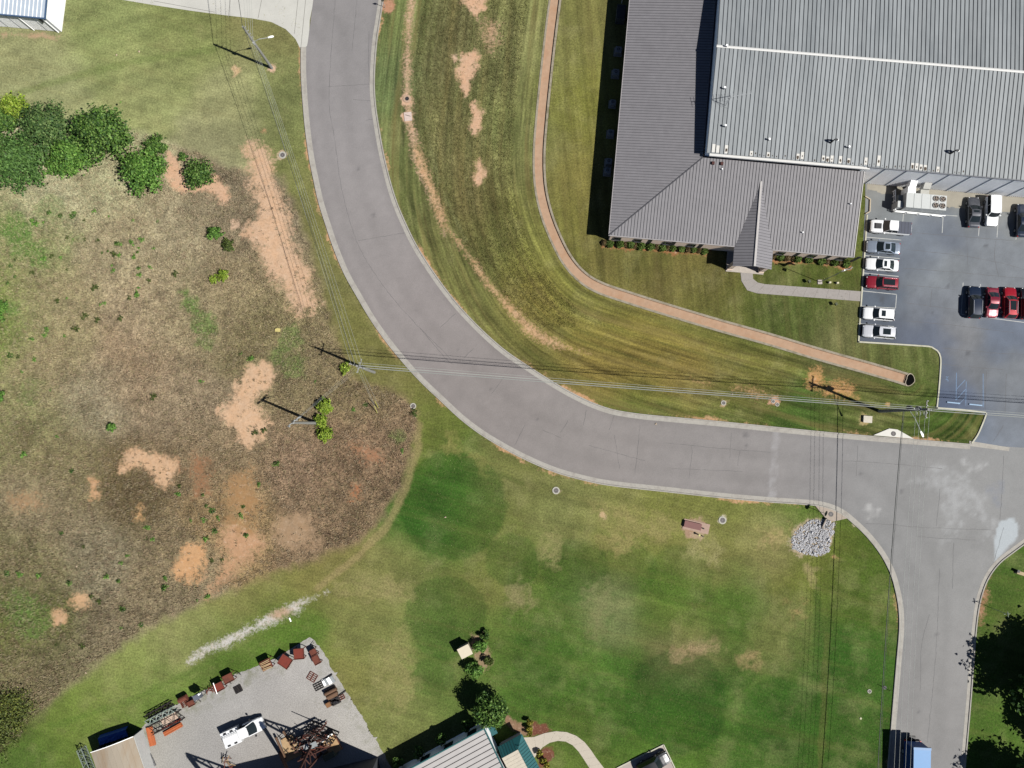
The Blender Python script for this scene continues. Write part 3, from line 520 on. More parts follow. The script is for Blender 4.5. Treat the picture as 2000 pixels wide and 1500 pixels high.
def roadcol(x, y, u, v):
    c = base_cols(u, v, ROAD_PTS, 90)*np.array([[1.012, 1.0, .975]]); c = c*np.array([[1.005, 1.0, .97]])*.93*(1+(fbm(x, y, 6, 101)-.5)*.2+(fbm(x, y, 1.0, 102)-.5)*.16+(fbm(x, y, .45, 104)-.5)*.06)[:, None]
    dr, _, _ = dline(x, y, [(p.x, p.y) for p in roadL[::4]]); lane = np.exp(-((dr-3.2)/.9)**2)+np.exp(-((dr-6.9)/.9)**2); c = c*(1-.075*lane*(.5+fbm(x, y, 5, 105)))[:, None]; dirt = sstep(1.9, .8, np.minimum(dr, dline(x, y, [(p.x, p.y) for p in roadR[::4]])[0]))*fbm(x, y, 2.5, 106); c = c*(1-.16*dirt)[:, None]
    def blend(mask, rgb):
        nonlocal c; m = np.clip(mask, 0, 1)[:, None]; c = c*(1-m)+np.array([[LUT[k] for k in rgb]])*m
    n = (fbm(x, y, 1.1, 103)-.5)
    for (uu, vv, r_) in [(700,330,.25),(655,190,.2),(730,420,.3),(812,607,.18),(893,682,.16),(1457,850,.45),(1458,870,.35),(1235,905,.2),(1097,893,.14),(1680,925,.3),(1760,960,.35),(1830,1240,.3),(1795,1390,.25),(1050,820,.25),(960,760,.2),(660,520,.2)]:
        q_ = P(uu, vv); blend(sstep(r_*1.3, r_*.5, np.hypot(x-q_.x, y-q_.y)+n*r_)*.45, (96, 94, 98))
    for poly, rgb, soft, amt in [([(1508,838),(1522,838),(1514,990),(1500,990)], (182,180,182), .15, .6), ([(1790,935),(1850,915),(1890,925),(1890,950),(1920,975),(1935,1010),(1955,1040),(1940,1045),(1910,1000),(1880,1000),(1875,1040),(1850,1050),(1850,1000),(1830,960)], (190,192,194), .9, .55), ([(1685,983),(1720,990),(1720,1006),(1698,1008)], (196,196,196), .4, .7), ([(1880,905),(1925,908),(1920,920),(1884,918)], (194,195,196), .5, .7), ([(1930,950),(1958,940),(1960,1000),(1940,990)], (146,150,160), .5, .6)]:
        w = [(p.x, p.y) for p in P2(poly)]; blend(sstep(soft, -soft, sdf(x, y, w)+n*3.4*soft*1.6)*np.clip(.75+(fbm(x, y, .7, 107)-.5)*2.4, .1, 1.2)*amt, rgb)
    w = [(p.x, p.y) for p in P2([(1943,1040),(1955,1015),(1978,1011),(1990,1030),(1984,1055),(1960,1078),(1944,1095)])]; blend(sstep(.1, -.1, sdf(x, y, w)+n*.4), (196,204,210))
    return c
polyR = [Vector((p.x, p.y, 0)) for p in roadR]; polyL = [Vector((p.x, p.y, 0)) for p in roadL]; polyS = [Vector((p.x, p.y, 0)) for p in roadSE]
road_poly = polyL[::2]+[P(1800, 1680), P(1874, 1640)]+polyS[::-2]+[P(2330, 1020), P(2330, 880), P(1990, 874)]+polyR[::-2]+[P(700, -160), P(600, -160), P(612, 0), P(600, 92)]
sheet('road', road_poly, .034, .35, roadcol, asph, kind='structure')
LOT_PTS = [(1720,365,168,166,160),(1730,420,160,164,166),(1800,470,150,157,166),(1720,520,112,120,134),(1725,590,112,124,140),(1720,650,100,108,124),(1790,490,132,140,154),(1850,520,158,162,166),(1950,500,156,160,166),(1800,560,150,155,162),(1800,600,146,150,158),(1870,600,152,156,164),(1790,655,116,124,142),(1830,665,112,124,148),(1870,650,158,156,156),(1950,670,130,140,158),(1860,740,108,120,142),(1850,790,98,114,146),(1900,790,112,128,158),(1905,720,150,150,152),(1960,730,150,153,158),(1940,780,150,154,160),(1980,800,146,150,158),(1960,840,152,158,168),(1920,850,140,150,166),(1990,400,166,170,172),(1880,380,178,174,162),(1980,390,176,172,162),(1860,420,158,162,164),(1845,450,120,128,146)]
def lotcol(x, y, u, v):
    wu = u+(fbm(x, y, 3, 111)-.5)*46; wv = v+(fbm(x, y, 3, 112)-.5)*46
    c = base_cols(wu, wv, LOT_PTS, 26); k = 1+(fbm(x, y, 1.6, 113)-.5)*.4+(fbm(x, y, .6, 114)-.5)*.22+(fbm(x, y, 7, 115)-.5)*.3
    c = c*.69*k[:, None]*np.array([[.955, 1.0, 1.05]])
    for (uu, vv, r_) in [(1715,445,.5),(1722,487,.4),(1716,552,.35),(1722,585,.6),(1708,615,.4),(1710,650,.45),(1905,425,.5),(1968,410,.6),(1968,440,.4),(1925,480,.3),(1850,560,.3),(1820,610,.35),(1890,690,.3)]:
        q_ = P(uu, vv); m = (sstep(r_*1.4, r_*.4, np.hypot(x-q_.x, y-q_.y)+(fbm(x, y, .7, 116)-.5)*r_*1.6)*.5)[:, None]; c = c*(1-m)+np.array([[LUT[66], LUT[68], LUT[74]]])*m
    return c
lot_poly = [(1690,340),(1690,395),(1676,669),(1740,672),(1800,676),(1818,678),(1830,686),(1836,698),(1836,720),(1833,760),(1829,799),(1880,803),(1926,808),(1918,828),(1908,850),(1897,866),(1968,879),(2120,890),(2330,890),(2330,330),(2000,365)]
sheet('parking_lot', lot_poly, .022, .35, lotcol, lotm, kind='structure')
def yardcol(x, y, u, v):
    c = base_cols(u, v, [(600,1270,204,202,200),(450,1350,186,184,180),(550,1340,184,181,180),(650,1350,196,194,191),(400,1450,176,175,176),(330,1420,186,182,172),(480,1390,182,181,180),(700,1430,198,195,190),(500,1480,178,172,166),(600,1400,184,178,170),(560,1320,182,178,174)], 60)
    edge = sdf(x, y, [(p.x, p.y) for p in P2(YARD)]); w = sstep(-3.2, -.3, edge+(fbm(x, y, .9, 121)-.5)*3)*np.clip((fbm(x, y, .55, 122)-.42)*4, 0, 1)*np.where((u < 560) & (v < 1460), .55, .3)
    c = c*(1+(fbm(x, y, 2.0, 123)-.5)*.2)[:, None]; g = np.array([[LUT[120], LUT[124], LUT[84]]]); return c*(1-w[:, None])+g*w[:, None]
sheet('gravel_yard', YARD, .02, .3, yardcol, gravm, warp=.35, kind='structure')
def apron(x, y, u, v):
    c = np.tile(np.array([[LUT[222], LUT[221], LUT[214]]]), (len(x), 1)); return c*(1+(fbm(x, y, 3, 131)-.5)*.22+(fbm(x, y, .9, 132)-.5)*.1)[:, None]
conc = attr_mat('concrete', 'pcol', .85, .08, 6, .25, .1)
sheet('driveway', [(190,-140),(205,-6),(300,10),(372,21),(440,30),(492,36),(530,43),(558,57),(577,76),(588,98),(603,100),(605,40),(613,0),(620,-140)], .027, .35, apron, conc, kind='structure')
sheet('concrete_pad', [(1690,330),(1693,372),(1760,385),(1850,405),(1990,415),(2200,430),(2200,360)], .03, .4, lambda x, y, u, v: np.tile(np.array([C(178, 172, 158)]), (len(x), 1))*(1+(fbm(x, y, 1.4, 141)-.5)*.45)[:, None], conc, warp=.5, kind='structure')

# ------------------------------------------------------------------ kerbs, cracks, flume
mk = mat('kerb_concrete', C(192, 188, 180), .85, var=.1, scale=2.5, dirt=C(160, 152, 146), dirt_amt=.6)
mkw = mat('painted_kerb', C(222, 220, 200), .8, var=.08, dirt=C(176, 172, 150), dirt_amt=.5)
PROF = [(-.03, -.05), (0, .18), (.15, .18), (.2, .052), (.78, .045), (.80, .03)]
sweep('kerb', roadL, PROF, mk, 1, kind='structure'); sweep('kerb', roadR, PROF, mk, -1, kind='structure'); sweep('kerb', roadSE[::-1], [(-.03, -.05), (0, .16), (.16, .16), (.2, .052), (.7, .045), (.72, .03)], mk, 1, kind='structure')
LK = [(-.03, -.05), (0, .14), (.2, .14), (.23, .0)]
sweep('kerb', smooth(P2([(1692, 420), (1687, 495), (1681, 580), (1675, 669)]), 1), LK, mkw, 1, kind='structure')
sweep('kerb', smooth(P2(LOT_EDGE), .5), LK, mkw, 1, kind='structure'); sweep('kerb', smooth(P2(LOT_EDGE2), 1), LK, mkw, 1, kind='structure'); sweep('kerb', smooth(P2(LOT_EDGE3), .5), LK, mkw, 1, kind='structure')
b = MB(); b.prism([(p.x, p.y) for p in P2([(1893,861),(1972,874),(1970,881),(1893,871)])], .03, .05); b.build('gutter_end', mk, kind='structure')
mf = mat('flume_concrete', C(202, 168, 140), .9, var=.12, scale=1.5, dirt=C(192, 148, 114), dirt_amt=.6)
sweep('drainage_channel', flume, [(-.98, -.05), (-.96, .05), (-.64, .05), (-.60, -.16), (.60, -.16), (.64, .05), (.96, .05), (.98, -.05)], [mf], 1, kind='structure')
lipm = mat('flume_lip', C(176, 166, 148), .9, var=.18, scale=2, dirt=C(112, 106, 74), dirt_amt=.7)
for s_ in (1, -1): sweep('channel_lip', flume, [(.66, .03), (.66, .075), (.97, .075), (1.0, -.05)], lipm, s_, kind='structure')
mcr = mat('crack_filler', C(112, 110, 112), .8, var=.2, scale=2)
mpt = mat('white_line_paint', C(206, 208, 206), .7, var=.12, scale=4, dirt=C(150, 156, 164), dirt_amt=.7)
mpb = mat('worn_blue_paint', C(120, 150, 186), .7, var=.2, scale=4, dirt=C(104, 120, 146), dirt_amt=.8)
def strips(name, lines, w, z, m, wob=.0, seed=1, **kw):
    r = random.Random(seed); b = MB()
    for pts in lines:
        ln = smooth(P2(pts), .5) if wob else [Vector((p.x, p.y, 0)) for p in P2(pts)]
        rows = []
        for i, p in enumerate(ln):
            d = ln[min(i+1, len(ln)-1)]-ln[max(i-1, 0)]; d.normalize(); n_ = Vector((-d.y, d.x, 0)); q = p+n_*r.uniform(-wob, wob); ww = w*(r.uniform(.5, 1.3) if wob else 1)
            rows.append([(q.x-n_.x*ww/2, q.y-n_.y*ww/2, z), (q.x+n_.x*ww/2, q.y+n_.y*ww/2, z)])
        b.grid(rows[::-1])
    return b.build(name, m, **kw)
road_cr = [[(655,0),(650,60),(645,130),(643,205),(655,280),(664,350),(680,420),(705,490),(750,560),(800,620),(880,700)],[(697,0),(692,60),(687,100)],[(721,60),(720,130),(726,190)],[(640,170),(735,163)],[(690,195),(745,198)],[(715,235),(742,231)],[(820,640),(870,700),(885,712)],[(905,700),(925,680)],[(1005,870),(1025,830)],[(1095,845),(1110,820)],[(1140,830),(1145,800)],[(1190,840),(1200,810)],[(1060,840),(1095,855)],[(1150,870),(1260,900)],[(1300,865),(1400,875),(1505,884)],[(1345,935),(1352,880),(1350,872)],[(1425,895),(1428,845)],[(1440,910),(1445,880)],[(1310,915),(1450,921)],[(1650,900),(1730,905),(1840,915)],[(1672,930),(1675,870)],[(1200,850),(1210,915)],[(1250,830),(1240,925)],[(1690,1022),(1745,1025),(1800,1030),(1940,1035)],[(1835,955),(1833,985),(1828,1028)],[(1960,890),(1957,950),(1953,1015)],[(1835,1110),(1832,1190),(1828,1270),(1818,1380),(1811,1450)],[(1862,1060),(1860,1150)],[(1815,1200),(1800,1260),(1797,1350)],[(1750,1025),(1740,1080)],[(1790,1048),(1905,1055)],[(1960,1030),(1942,1094)],[(700,470),(790,455)],[(860,640),(890,612)],[(960,770),(985,735)]]
strips('road_cracks', road_cr, .045, .0385, mcr, .05, 3, kind='stuff')
lot_cr = [[(1770,487),(1880,500),(1960,515),(2010,530)],[(1765,524),(1870,532),(2010,545)],[(1770,557),(1870,566)],[(1770,592),(1872,605)],[(1770,627),(1860,635),(1980,650)],[(1820,565),(1817,600)],[(1945,470),(1942,500),(1950,540)],[(1840,680),(1950,690),(2010,692)],[(1840,712),(1960,722)],[(1965,730),(1963,805)],[(1926,725),(1924,800)],[(1888,465),(1890,520)],[(1960,830),(1940,862)],[(1790,455),(1980,470)]]
strips('lot_cracks', lot_cr, .04, .0265, mcr, .04, 4, kind='stuff')
stall = [[(1689,463),(1760,469)],[(1687,499),(1757,505)],[(1685,533),(1755,540)],[(1682,568),(1751,575)],[(1751,575),(1749,602)],[(1682,598),(1749,602)],[(1676,632),(1746,638)],[(1842,420),(1840,455)],[(1913,433),(1911,461)],[(1949,437),(1947,464)],[(1985,458),(1984,468)],[(1840,420),(1870,422)],[(1881,552),(1877,614)],[(1877,614),(1940,622),(2010,631)],[(1915,555),(1915,565)],[(1951,559),(1951,566)],[(1762,446),(1765,412)],[(1958,395),(1984,397)]]
strips('parking_lines', stall, .11, .0265, mpt, kind='structure')
strips('accessible_bay_markings', [[(1868,728),(1867,782)],[(1887,745),(1886,792)],[(1868,780),(1886,760)],[(1872,790),(1886,776)],[(1868,760),(1885,742)],[(1920,730),(1920,795)],[(1848,735),(1852,745)],[(1852,735),(1847,742)]], .1, .0265, mpb, kind='structure')
strips('driveway_joints', [[(450,0),(446,34)],[(511,0),(504,36)],[(582,0),(575,66)],[(597,0),(588,90)],[(300,2),(420,24)]], .07, .031, mat('joint_grey', C(150, 148, 142)), kind='stuff')
# ------------------------------------------------------------------ the warehouse and its office wing
ZE, ZR = 7.3, 8.4
A = P(1380, 298, ZE); Bq = P(2000, 352, ZE); EX = (Bq-A).normalized(); EY = Vector((-EX.y, EX.x, 0)); BRZ = math.atan2(EX.y, EX.x)
def loc(p): q = p-A; return q.x*EX.x+q.y*EX.y, q.x*EY.x+q.y*EY.y
RY = loc(P(1700, 115.5, ZR))[1]; BLEN = 54.0
O2 = Vector((A.x, A.y, 0))
m_galv = mat('galvanised_roof', C(172, 178, 182), .5, .0, .10, 1.2, spec=.35, dirt=C(150, 157, 162), dirt_amt=.75, stretch=(1, .22, 1))
_nt = m_galv.node_tree; _oi = nd(_nt, 'ShaderNodeObjectInfo'); _mr = nd(_nt, 'ShaderNodeMapRange'); _mr.inputs[3].default_value = .9; _mr.inputs[4].default_value = 1.08; _nt.links.new(_oi.outputs['Random'], _mr.inputs[0])
_b = _nt.nodes['Principled BSDF']; _src = _b.inputs['Base Color'].links[0].from_socket; _mx = nd(_nt, 'ShaderNodeMix', data_type='RGBA', blend_type='MULTIPLY'); _mx.inputs[0].default_value = 1; _nt.links.new(_src, _mx.inputs[6]); _nt.links.new(_mr.outputs[0], _mx.inputs[7]); _nt.links.new(_mx.outputs[2], _b.inputs['Base Color'])
m_seam = mat('dark_seam', C(70, 74, 80), .7, var=.15)
m_ridge = mat('flashing_ridge_glint', C(250, 250, 248), .6, var=.05)  # flashing is white; on the ridge cap the white imitates caught sunlight
m_wall = mat('ribbed_white_wall', (.80, .82, .85), .55, var=.08, scale=2, spec=.3)
m_rib = mat('downpipe_blue_grey', C(176, 190, 210), .6, var=.05)  # plain blue-grey of the wall downpipes
m_patch = mat('white_sealant', C(248, 246, 240), .7, var=.06); m_rust = mat('brown_stain', C(96, 84, 72), .9, var=.35, scale=6)
m_dark = mat('dark_metal', C(52, 54, 58), .6, var=.15); m_white = mat('white_paint_metal', (.72, .73, .73), .5, var=.04, spec=.35)
wh = empty('warehouse', O2, BRZ, 'large grey metal-roofed warehouse with ribbed white wall beside the car park', 'warehouse')
PW = .601
def roof_panel_mesh(w, length, rise, t=.05, sh=.06, sw=.065):
    b = MB(); b.slab([(0, 0, 0), (w, 0, 0), (w, length, rise), (0, length, rise)], t); b.cur = 1
    b.slab([(0.0, 0.001, sh), (sw, 0.001, sh), (sw, length-.001, rise+sh), (0.0, length-.001, rise+sh)], sh-.002); return b.mesh('roof_panel', [m_galv, m_seam])
pm_s = roof_panel_mesh(PW, RY-.12, (ZR-ZE)*(1-.12/RY)); pm_n = roof_panel_mesh(PW, RY-.12, -(ZR-ZE)*(1-.12/RY))
for i in range(int(BLEN/PW)):
    inst('roof_panel', pm_s, wh, (i*PW, 0, ZE)); inst('roof_panel', pm_n, wh, (i*PW, RY+.12, ZE+(ZR-ZE)*(1-.12/RY)))
b = MB(); b.slab([(-.05, RY-.18, ZR+.07), (BLEN, RY-.18, ZR+.07), (BLEN, RY, ZR+.12), (-.05, RY, ZR+.12)], .03); b.slab([(-.05, RY+.002, ZR+.12), (BLEN, RY+.002, ZR+.12), (BLEN, RY+.18, ZR+.07), (-.05, RY+.18, ZR+.07)], .03)
b.build('ridge_cap', m_ridge, wh)
# walls: west gable, north, east plain; south in ribbed bays
ZT = ZE-.08
b = MB(); b.prism([(.15, .25), (BLEN-.2, .25), (BLEN-.2, 2*RY-.25), (.15, 2*RY-.25)], 0, ZT-.15)
b.add([(.15, .25, ZT-.15), (.15, RY, ZR-.1), (.15, 2*RY-.25, ZT-.15), (.15, RY, ZT-.16)], [(0, 1, 2, 3)]); b.build('wall', m_wall, wh)
ox, oy, _ = 0, 0, 0
# office wing heights and local corners
OE, OT = 4.05, 5.6
cx, cy = loc(P(1190, 462, OE)); ex_, ey_ = loc(P(1667, 498, OE)); cyo = (cy+ey_)/2
bay = 3.05; nb_ = int((BLEN-ex_-1)/bay)
def wall_panel_mesh(w, h):
    b = MB(); b.box((w/2, .06, h/2), (w, .06, h)); b.cur = 0; n = 10
    for k in range(n): b.box((w*(k+.5)/n, -.01, h/2), (w/n*.45, .09, h-.02))
    return b.mesh('wall_panel', [m_wall])
wpm = wall_panel_mesh(bay-.16, ZT-.25)
for k in range(nb_):
    x0 = ex_-.6+k*bay; inst('wall_panel', wpm, wh, (x0+.16, .1, .1))
    b = MB(); b.box((x0+.08, .10, (ZT-.2)/2+.1), (.15, .22, ZT-.25)); b.build('downpipe', m_rib, wh)
b = MB(); b.box((BLEN/2+ex_/2, -.02, ZE-.06), (BLEN-ex_, .16, .14)); b.build('eave_gutter', mat('gutter_grey', C(140, 144, 150), .6), wh)
b = MB(); b.box((ex_/2+.35, -.05, ZE-.42), (ex_-.3, .5, .3)); b.build('flashing', m_ridge, wh)
# sealant patches and stains at the eave, vents, antenna
def on_roof(u, v, dz=0.0):
    q = P(u, v, ZE+.5); x, y = loc(q); q = P(u, v, ZE+(ZR-ZE)*max(0, min(1, y/RY))); x, y = loc(q); return x, y, ZE+(ZR-ZE)*(y/RY if y < RY else 2-y/RY)+dz
PATCH = [(1392,290,16),(1400,291,14),(1418,292,16),(1467,300,9),(1500,302,9),(1560,306,11),(1568,304,14),(1609,309,10),(1617,311,10),(1626,310,12),(1642,312,14),(1658,314,9),(1692,315,14),(1717,314,20),(1783,324,11),(1791,325,12),(1800,327,11),(1808,328,11),(1832,331,10)]
for k, (u, v, h) in enumerate(PATCH):
    x, y, z = on_roof(u, v); x = (math.floor(x/PW)+.5)*PW+.04; hh = h*.073; y = max(.12+hh/2, y); z = ZE+(ZR-ZE)*y/RY; sl_ = (ZR-ZE)/RY
    b = MB(); b.slab([(x-.22, y-hh/2, z-sl_*hh/2+.018), (x+.22, y-hh/2, z-sl_*hh/2+.018), (x+.22, y+hh/2, z+sl_*hh/2+.018), (x-.22, y+hh/2, z+sl_*hh/2+.018)], .012)
    o = b.build('roof_patch', m_patch, wh)
    if k not in (0, 1):
        b = MB(); n = 9; rr = .1+.06*(k % 3)
        b.add([(x+rr*math.cos(2*PI*j/n)*random.uniform(.6, 1), y-.08+rr*1.7*math.sin(2*PI*j/n)*random.uniform(.6, 1), z+.026) for j in range(n)], [tuple(range(n))]); b.build('stain', m_rust, o)
b = MB()
for i in range(10, 62):
    if random.random() < .5:
        x = (i+.5)*PW+.04; y = random.uniform(.2, .5); r_ = random.uniform(.04, .10); z = ZE+(ZR-ZE)*y/RY+.02
        b.add([(x+r_*math.cos(2*PI*j/7), y+r_*1.5*math.sin(2*PI*j/7), z) for j in range(7)], [tuple(range(7))])
b.build('roof_stains', m_rust, wh, kind='stuff')
for u, v, h, big in [(1418,92,.5,0),(1414,174,.55,0),(1415,248,.6,0),(1501,274,.5,0),(1656,289,.5,0),(1622,279,1.2,1),(1856,300,1.2,1)]:
    x, y, z = on_roof(u, v); b = MB()
    if big: b.tube([(x, y, z-.1), (x, y, z+h*.7), (x+.1, y+.02, z+h), (x+.45, y+.12, z+h*.95), (x+.62, y+.16, z+h*.75)], .13, 10); b.cur = 1; b.cyl((x+.64, y+.16, z+h*.62), .17, .16, 10)
    else: b.cyl((x, y, z-.1), .09, h+.1, 10); b.cur = 1; b.cyl((x, y, z+h), .15, .1, 10)
    b.build('roof_vent', [m_dark if big else m_galv, m_white], wh)
x, y, z = on_roof(1417, 206); b = MB(); b.tube([(x, y, z-.1), (x, y, z+3.0)], .035, 6); b.bar((x-.4, y-.1, z+2.9), (x+2.7, y+.75, z+2.9), .06)
for k in range(9):
    t = k/8; q = Vector((x-.4+3.1*t, y-.1+.85*t, z+2.93)); l = .75-.45*t; b.bar(q+Vector((-.27*l, l, 0)), q+Vector((.27*l, -l, 0)), .03)
b.bar((x, y, z+2.2), (x+.5, y-.5, z+.05), .02); b.bar((x, y, z+2.2), (x-.5, y-.3, z+.05), .02); b.bar((x, y, z+2.2), (x+.1, y+.6, z+.05), .02); b.build('antenna', mat('aluminium', C(214, 218, 222), .4, .3), wh)

# office wing
of = empty('office_building', O2, BRZ, 'low office wing with grey-brown ribbed metal roof and brick walls around the warehouse corner', 'building')
m_orf = mat('office_roof', C(148, 146, 151), .5, var=.09, scale=1.2, spec=.35, dirt=C(136, 134, 139), dirt_amt=.5)
m_brick = mat('tan_brick', (.50, .40, .33), .9, var=.1, scale=6); m_glass = mat('dark_glass', (.012, .014, .018), .08, var=.0, spec=.6); m_trim = mat('pale_trim', C(214, 210, 208), .6)
m_oseam = mat('office_seam', C(88, 88, 95), .6, var=.1)
NY = 48.0; W0, S0 = -.12, -.14
def zw(x): return OE+(OT-OE)*(x-cx)/(W0-cx)
def zs(y): return OE+(OT-OE)*(y-cyo)/(S0-cyo)
b = MB(); b.slab([(cx, cyo, OE), (W0, S0, OT), (W0, NY, OT), (cx, NY, OE)], .12); wroof = b.build('roof', m_orf, of)
# the entrance gable cuts into the south slope
GZ0, GR = OE-.05, 5.25
gl = loc(P(1431, 521, GZ0)); gr_ = loc(P(1507, 525, GZ0)); gf = loc(P(1474, 520, GR)); gyf = (gl[1]+gr_[1])/2; gx0, gx1 = gl[0], gr_[0]; gxm = (gx0+gx1)/2
ya = cyo+(GR-OE)/(OT-OE)*(S0-cyo); yb0 = cyo-.01
b = MB(); b.slab([(cx, cyo, OE), (ex_, cyo, OE), (ex_, S0, OT), (W0, S0, OT)], .12); sroof = b.build('roof', m_orf, of)
b = MB(); s1 = .411; y = cyo+.2
while y < NY:
    x1 = W0 if y > S0 else cx+(y-cyo)/(S0-cyo)*(W0-cx)
    if x1-cx > .15: b.slab([(cx, y, OE+.055), (x1-.03, y, zw(x1-.03)+.055), (x1-.03, y+.045, zw(x1-.03)+.055), (cx, y+.045, OE+.055)][::-1], .053)
    y += s1
b.build('roof_seams', m_oseam, wroof, kind='stuff')
b = MB(); x = cx+.3
while x < ex_-.05:
    y1 = S0 if x > W0 else cyo+(x-cx)/(W0-cx)*(S0-cyo)
    if y1-cyo > .15: b.slab([(x, cyo, OE+.055), (x+.05, cyo, OE+.055), (x+.05, y1-.03, zs(y1-.03)+.055), (x, y1-.03, zs(y1-.03)+.055)], .053)
    x += .452
b.build('roof_seams', m_oseam, sroof, kind='stuff')
b = MB(); b.bar((cx-.02, cyo-.02, OE+.05), (W0, S0, OT+.05), .14, .07); b.build('hip_cap', m_oseam, of)
b = MB(); b.box(((cx+ex_)/2, cyo-.07, OE-.09), (ex_-cx+.2, .12, .14)); b.box((cx-.07, (cyo+NY)/2, OE-.09), (.12, NY-cyo, .14)); b.build('gutter', mat('office_gutter', C(190, 186, 188), .5), of)
b = MB(); b.bar((ex_+.06, cyo-.1, OE-.02), (ex_+.06, S0, OT-.02), .12, .2); b.build('rake_trim', m_trim, of)
b = MB(); b.prism([(cx+.3, cyo+.14), (ex_-.25, cyo+.14), (ex_-.25, S0-.3), (cx+.3, S0-.3)], 0, OE-.13); b.prism([(cx+.3, S0-.28), (W0-.05, S0-.28), (W0-.05, NY-.1), (cx+.3, NY-.1)], 0, OE-.13)
b.add([(ex_-.25, cyo+.14, OE-.13), (ex_-.25, S0-.3, OE-.13), (ex_-.25, S0-.3, OT-.25)], [(0, 1, 2)]); b.build('wall', m_brick, of)
for u in (1205, 1245, 1302, 1350, 1524, 1585, 1642):
    x, _ = loc(P(u, 470+(u-1190)*.0756, 1.5)); b = MB(); b.box((x, cyo+.12, 1.75), (.95, .06, 1.5)); o = b.build('window', m_glass, of)
    b = MB()
    for dx in (-.5, .5): b.box((x+dx, cyo+.10, 1.75), (.07, .1, 1.62))
    b.box((x, cyo+.10, 2.54), (1.07, .1, .07)); b.box((x, cyo+.08, .95), (1.1, .16, .07)); b.build('frame', m_dark, o)
# flat full-height panels; recess darkness between the brick piers is put into their colour
for u in (1251, 1297, 1350, 1538, 1598, 1650):
    x, _ = loc(P(u+8, 470+(u-1190)*.0756, 1.5)); b = MB(); b.box((x+.7, cyo+.13, 2.0), (.55, .05, 3.6)); b.build('dark_panel', m_dark, of)
for u, v in ((1394, 317), (1411, 318)):
    x, y = loc(P(u, v, 6.0)); b = MB(); b.box((x, y, zs(y)+.12), (.38, .42, .36)); b.build('roof_hatch', mat('rust_red_box', C(92, 52, 48), .8), of)
for u, v in ((1410, 331), (1663, 397), (1572, 451)):
    x, y = loc(P(u, v, 5.5)); b = MB(); b.cyl((x, y, zs(y)-.05), .09, .45, 8); b.build('vent_pipe', m_white, of)
# entrance gable
yv = ya  # apex on the slope
pl = (gx0, gyf, GZ0); pr = (gx1, gyf, GZ0); ridge_f = (gxm, gyf, GR); ridge_b = (gxm, ya, GR)
e2 = .035
b = MB(); b.slab([(gx0, gyf, GZ0), (gxm, gyf, GR), (gxm, ya+.1, GR), (gx0, cyo-.02, GZ0)], .1)
b.slab([(gxm+.001, gyf, GR), (gx1, gyf, GZ0), (gx1, cyo-.02, GZ0), (gxm+.001, ya+.1, GR)], .1); groof = b.build('entrance_roof', m_orf, of)
b = MB(); y = gyf+.25
while y < ya-.2:
    f = 1-max(0, min(1, (y-cyo)/(ya-cyo)))          # how far down the gable slope reaches here
    for sx in (-1, 1):
        xe = gxm+sx*(gx1-gx0)/2*f; ze = GR-(GR-GZ0)*f
        pts = [(gxm+sx*.12, y, GR-(GR-GZ0)*.12/((gx1-gx0)/2)+.05), (xe, y, ze+.05), (xe, y+.045, ze+.05), (gxm+sx*.12, y+.045, GR-(GR-GZ0)*.12/((gx1-gx0)/2)+.05)]
        if f > .06: b.slab(pts if sx > 0 else pts[::-1], .048)
    y += .43
b.build('roof_seams', m_oseam, groof, kind='stuff')
b = MB(); b.bar((gxm, gyf-.03, GR+.05), (gxm, ya+.1, GR+.05), .3, .06); b.build('ridge_cap', m_trim, groof)
b = MB(); b.add([(gx0+.1, gyf+.5, GZ0-.15), (gx1-.1, gyf+.5, GZ0-.15), (gxm, gyf+.5, GR-.15)], [(0, 1, 2)]); b.box((gxm, gyf+.5, 3.55), (gx1-gx0-.2, .18, .55)); b.build('gable_front', m_trim, of)
for sx in (gx0+.45, gx1-.45):
    b = MB(); b.box((sx, gyf+.55, 1.65), (.6, .6, 3.3)); b.box((sx, gyf+.55, .3), (.75, .75, .6)); b.build('brick_pier', m_brick, of)
b = MB(); b.box((gxm, (gyf+cyo)/2+.1, .09), (gx1-gx0, cyo-gyf+.2, .12)); b.build('porch_floor', mat('porch_concrete', C(206, 196, 186)), of)
b = MB(); b.box((gxm, cyo+.1, 1.2), (1.9, .1, 2.3)); d_ = b.build('entrance_door', m_glass, of)
b = MB(); b.box((gxm, cyo+.05, 1.2), (.07, .08, 2.3)); b.build('frame', m_trim, d_)

# sidewalk of separate slabs
sw = empty('sidewalk', (0, 0, 0), kind='structure'); m_slab = mat('slab_concrete', C(178, 172, 168), .85, var=.07, scale=3, dirt=C(164, 156, 150), dirt_amt=.5)
def quad_slab(pts, name='slab', m=m_slab, par=sw, z=.06):
    b = MB(); c = sum((Vector((p[0], p[1], 0)) for p in pts), Vector())/len(pts); b.prism([(c.x+(p[0]-c.x)*.99, c.y+(p[1]-c.y)*.99) for p in pts], -.02, z+random.uniform(-.004, .004)); return b.build(name, m, par)
top = [(1470,533),(1471,545),(1480,552),(1494,555)]+[(1494+(1681-1494)*k/9, 555+14*k/9) for k in range(1, 10)]
bot = [(1446,533),(1448,549),(1459,567),(1478,573)]+[(1478+(1680-1478)*k/9, 573+15.5*k/9) for k in range(1, 10)]
for k in range(len(top)-1): quad_slab([(P(*q).x, P(*q).y) for q in (bot[k], bot[k+1], top[k+1], top[k])])

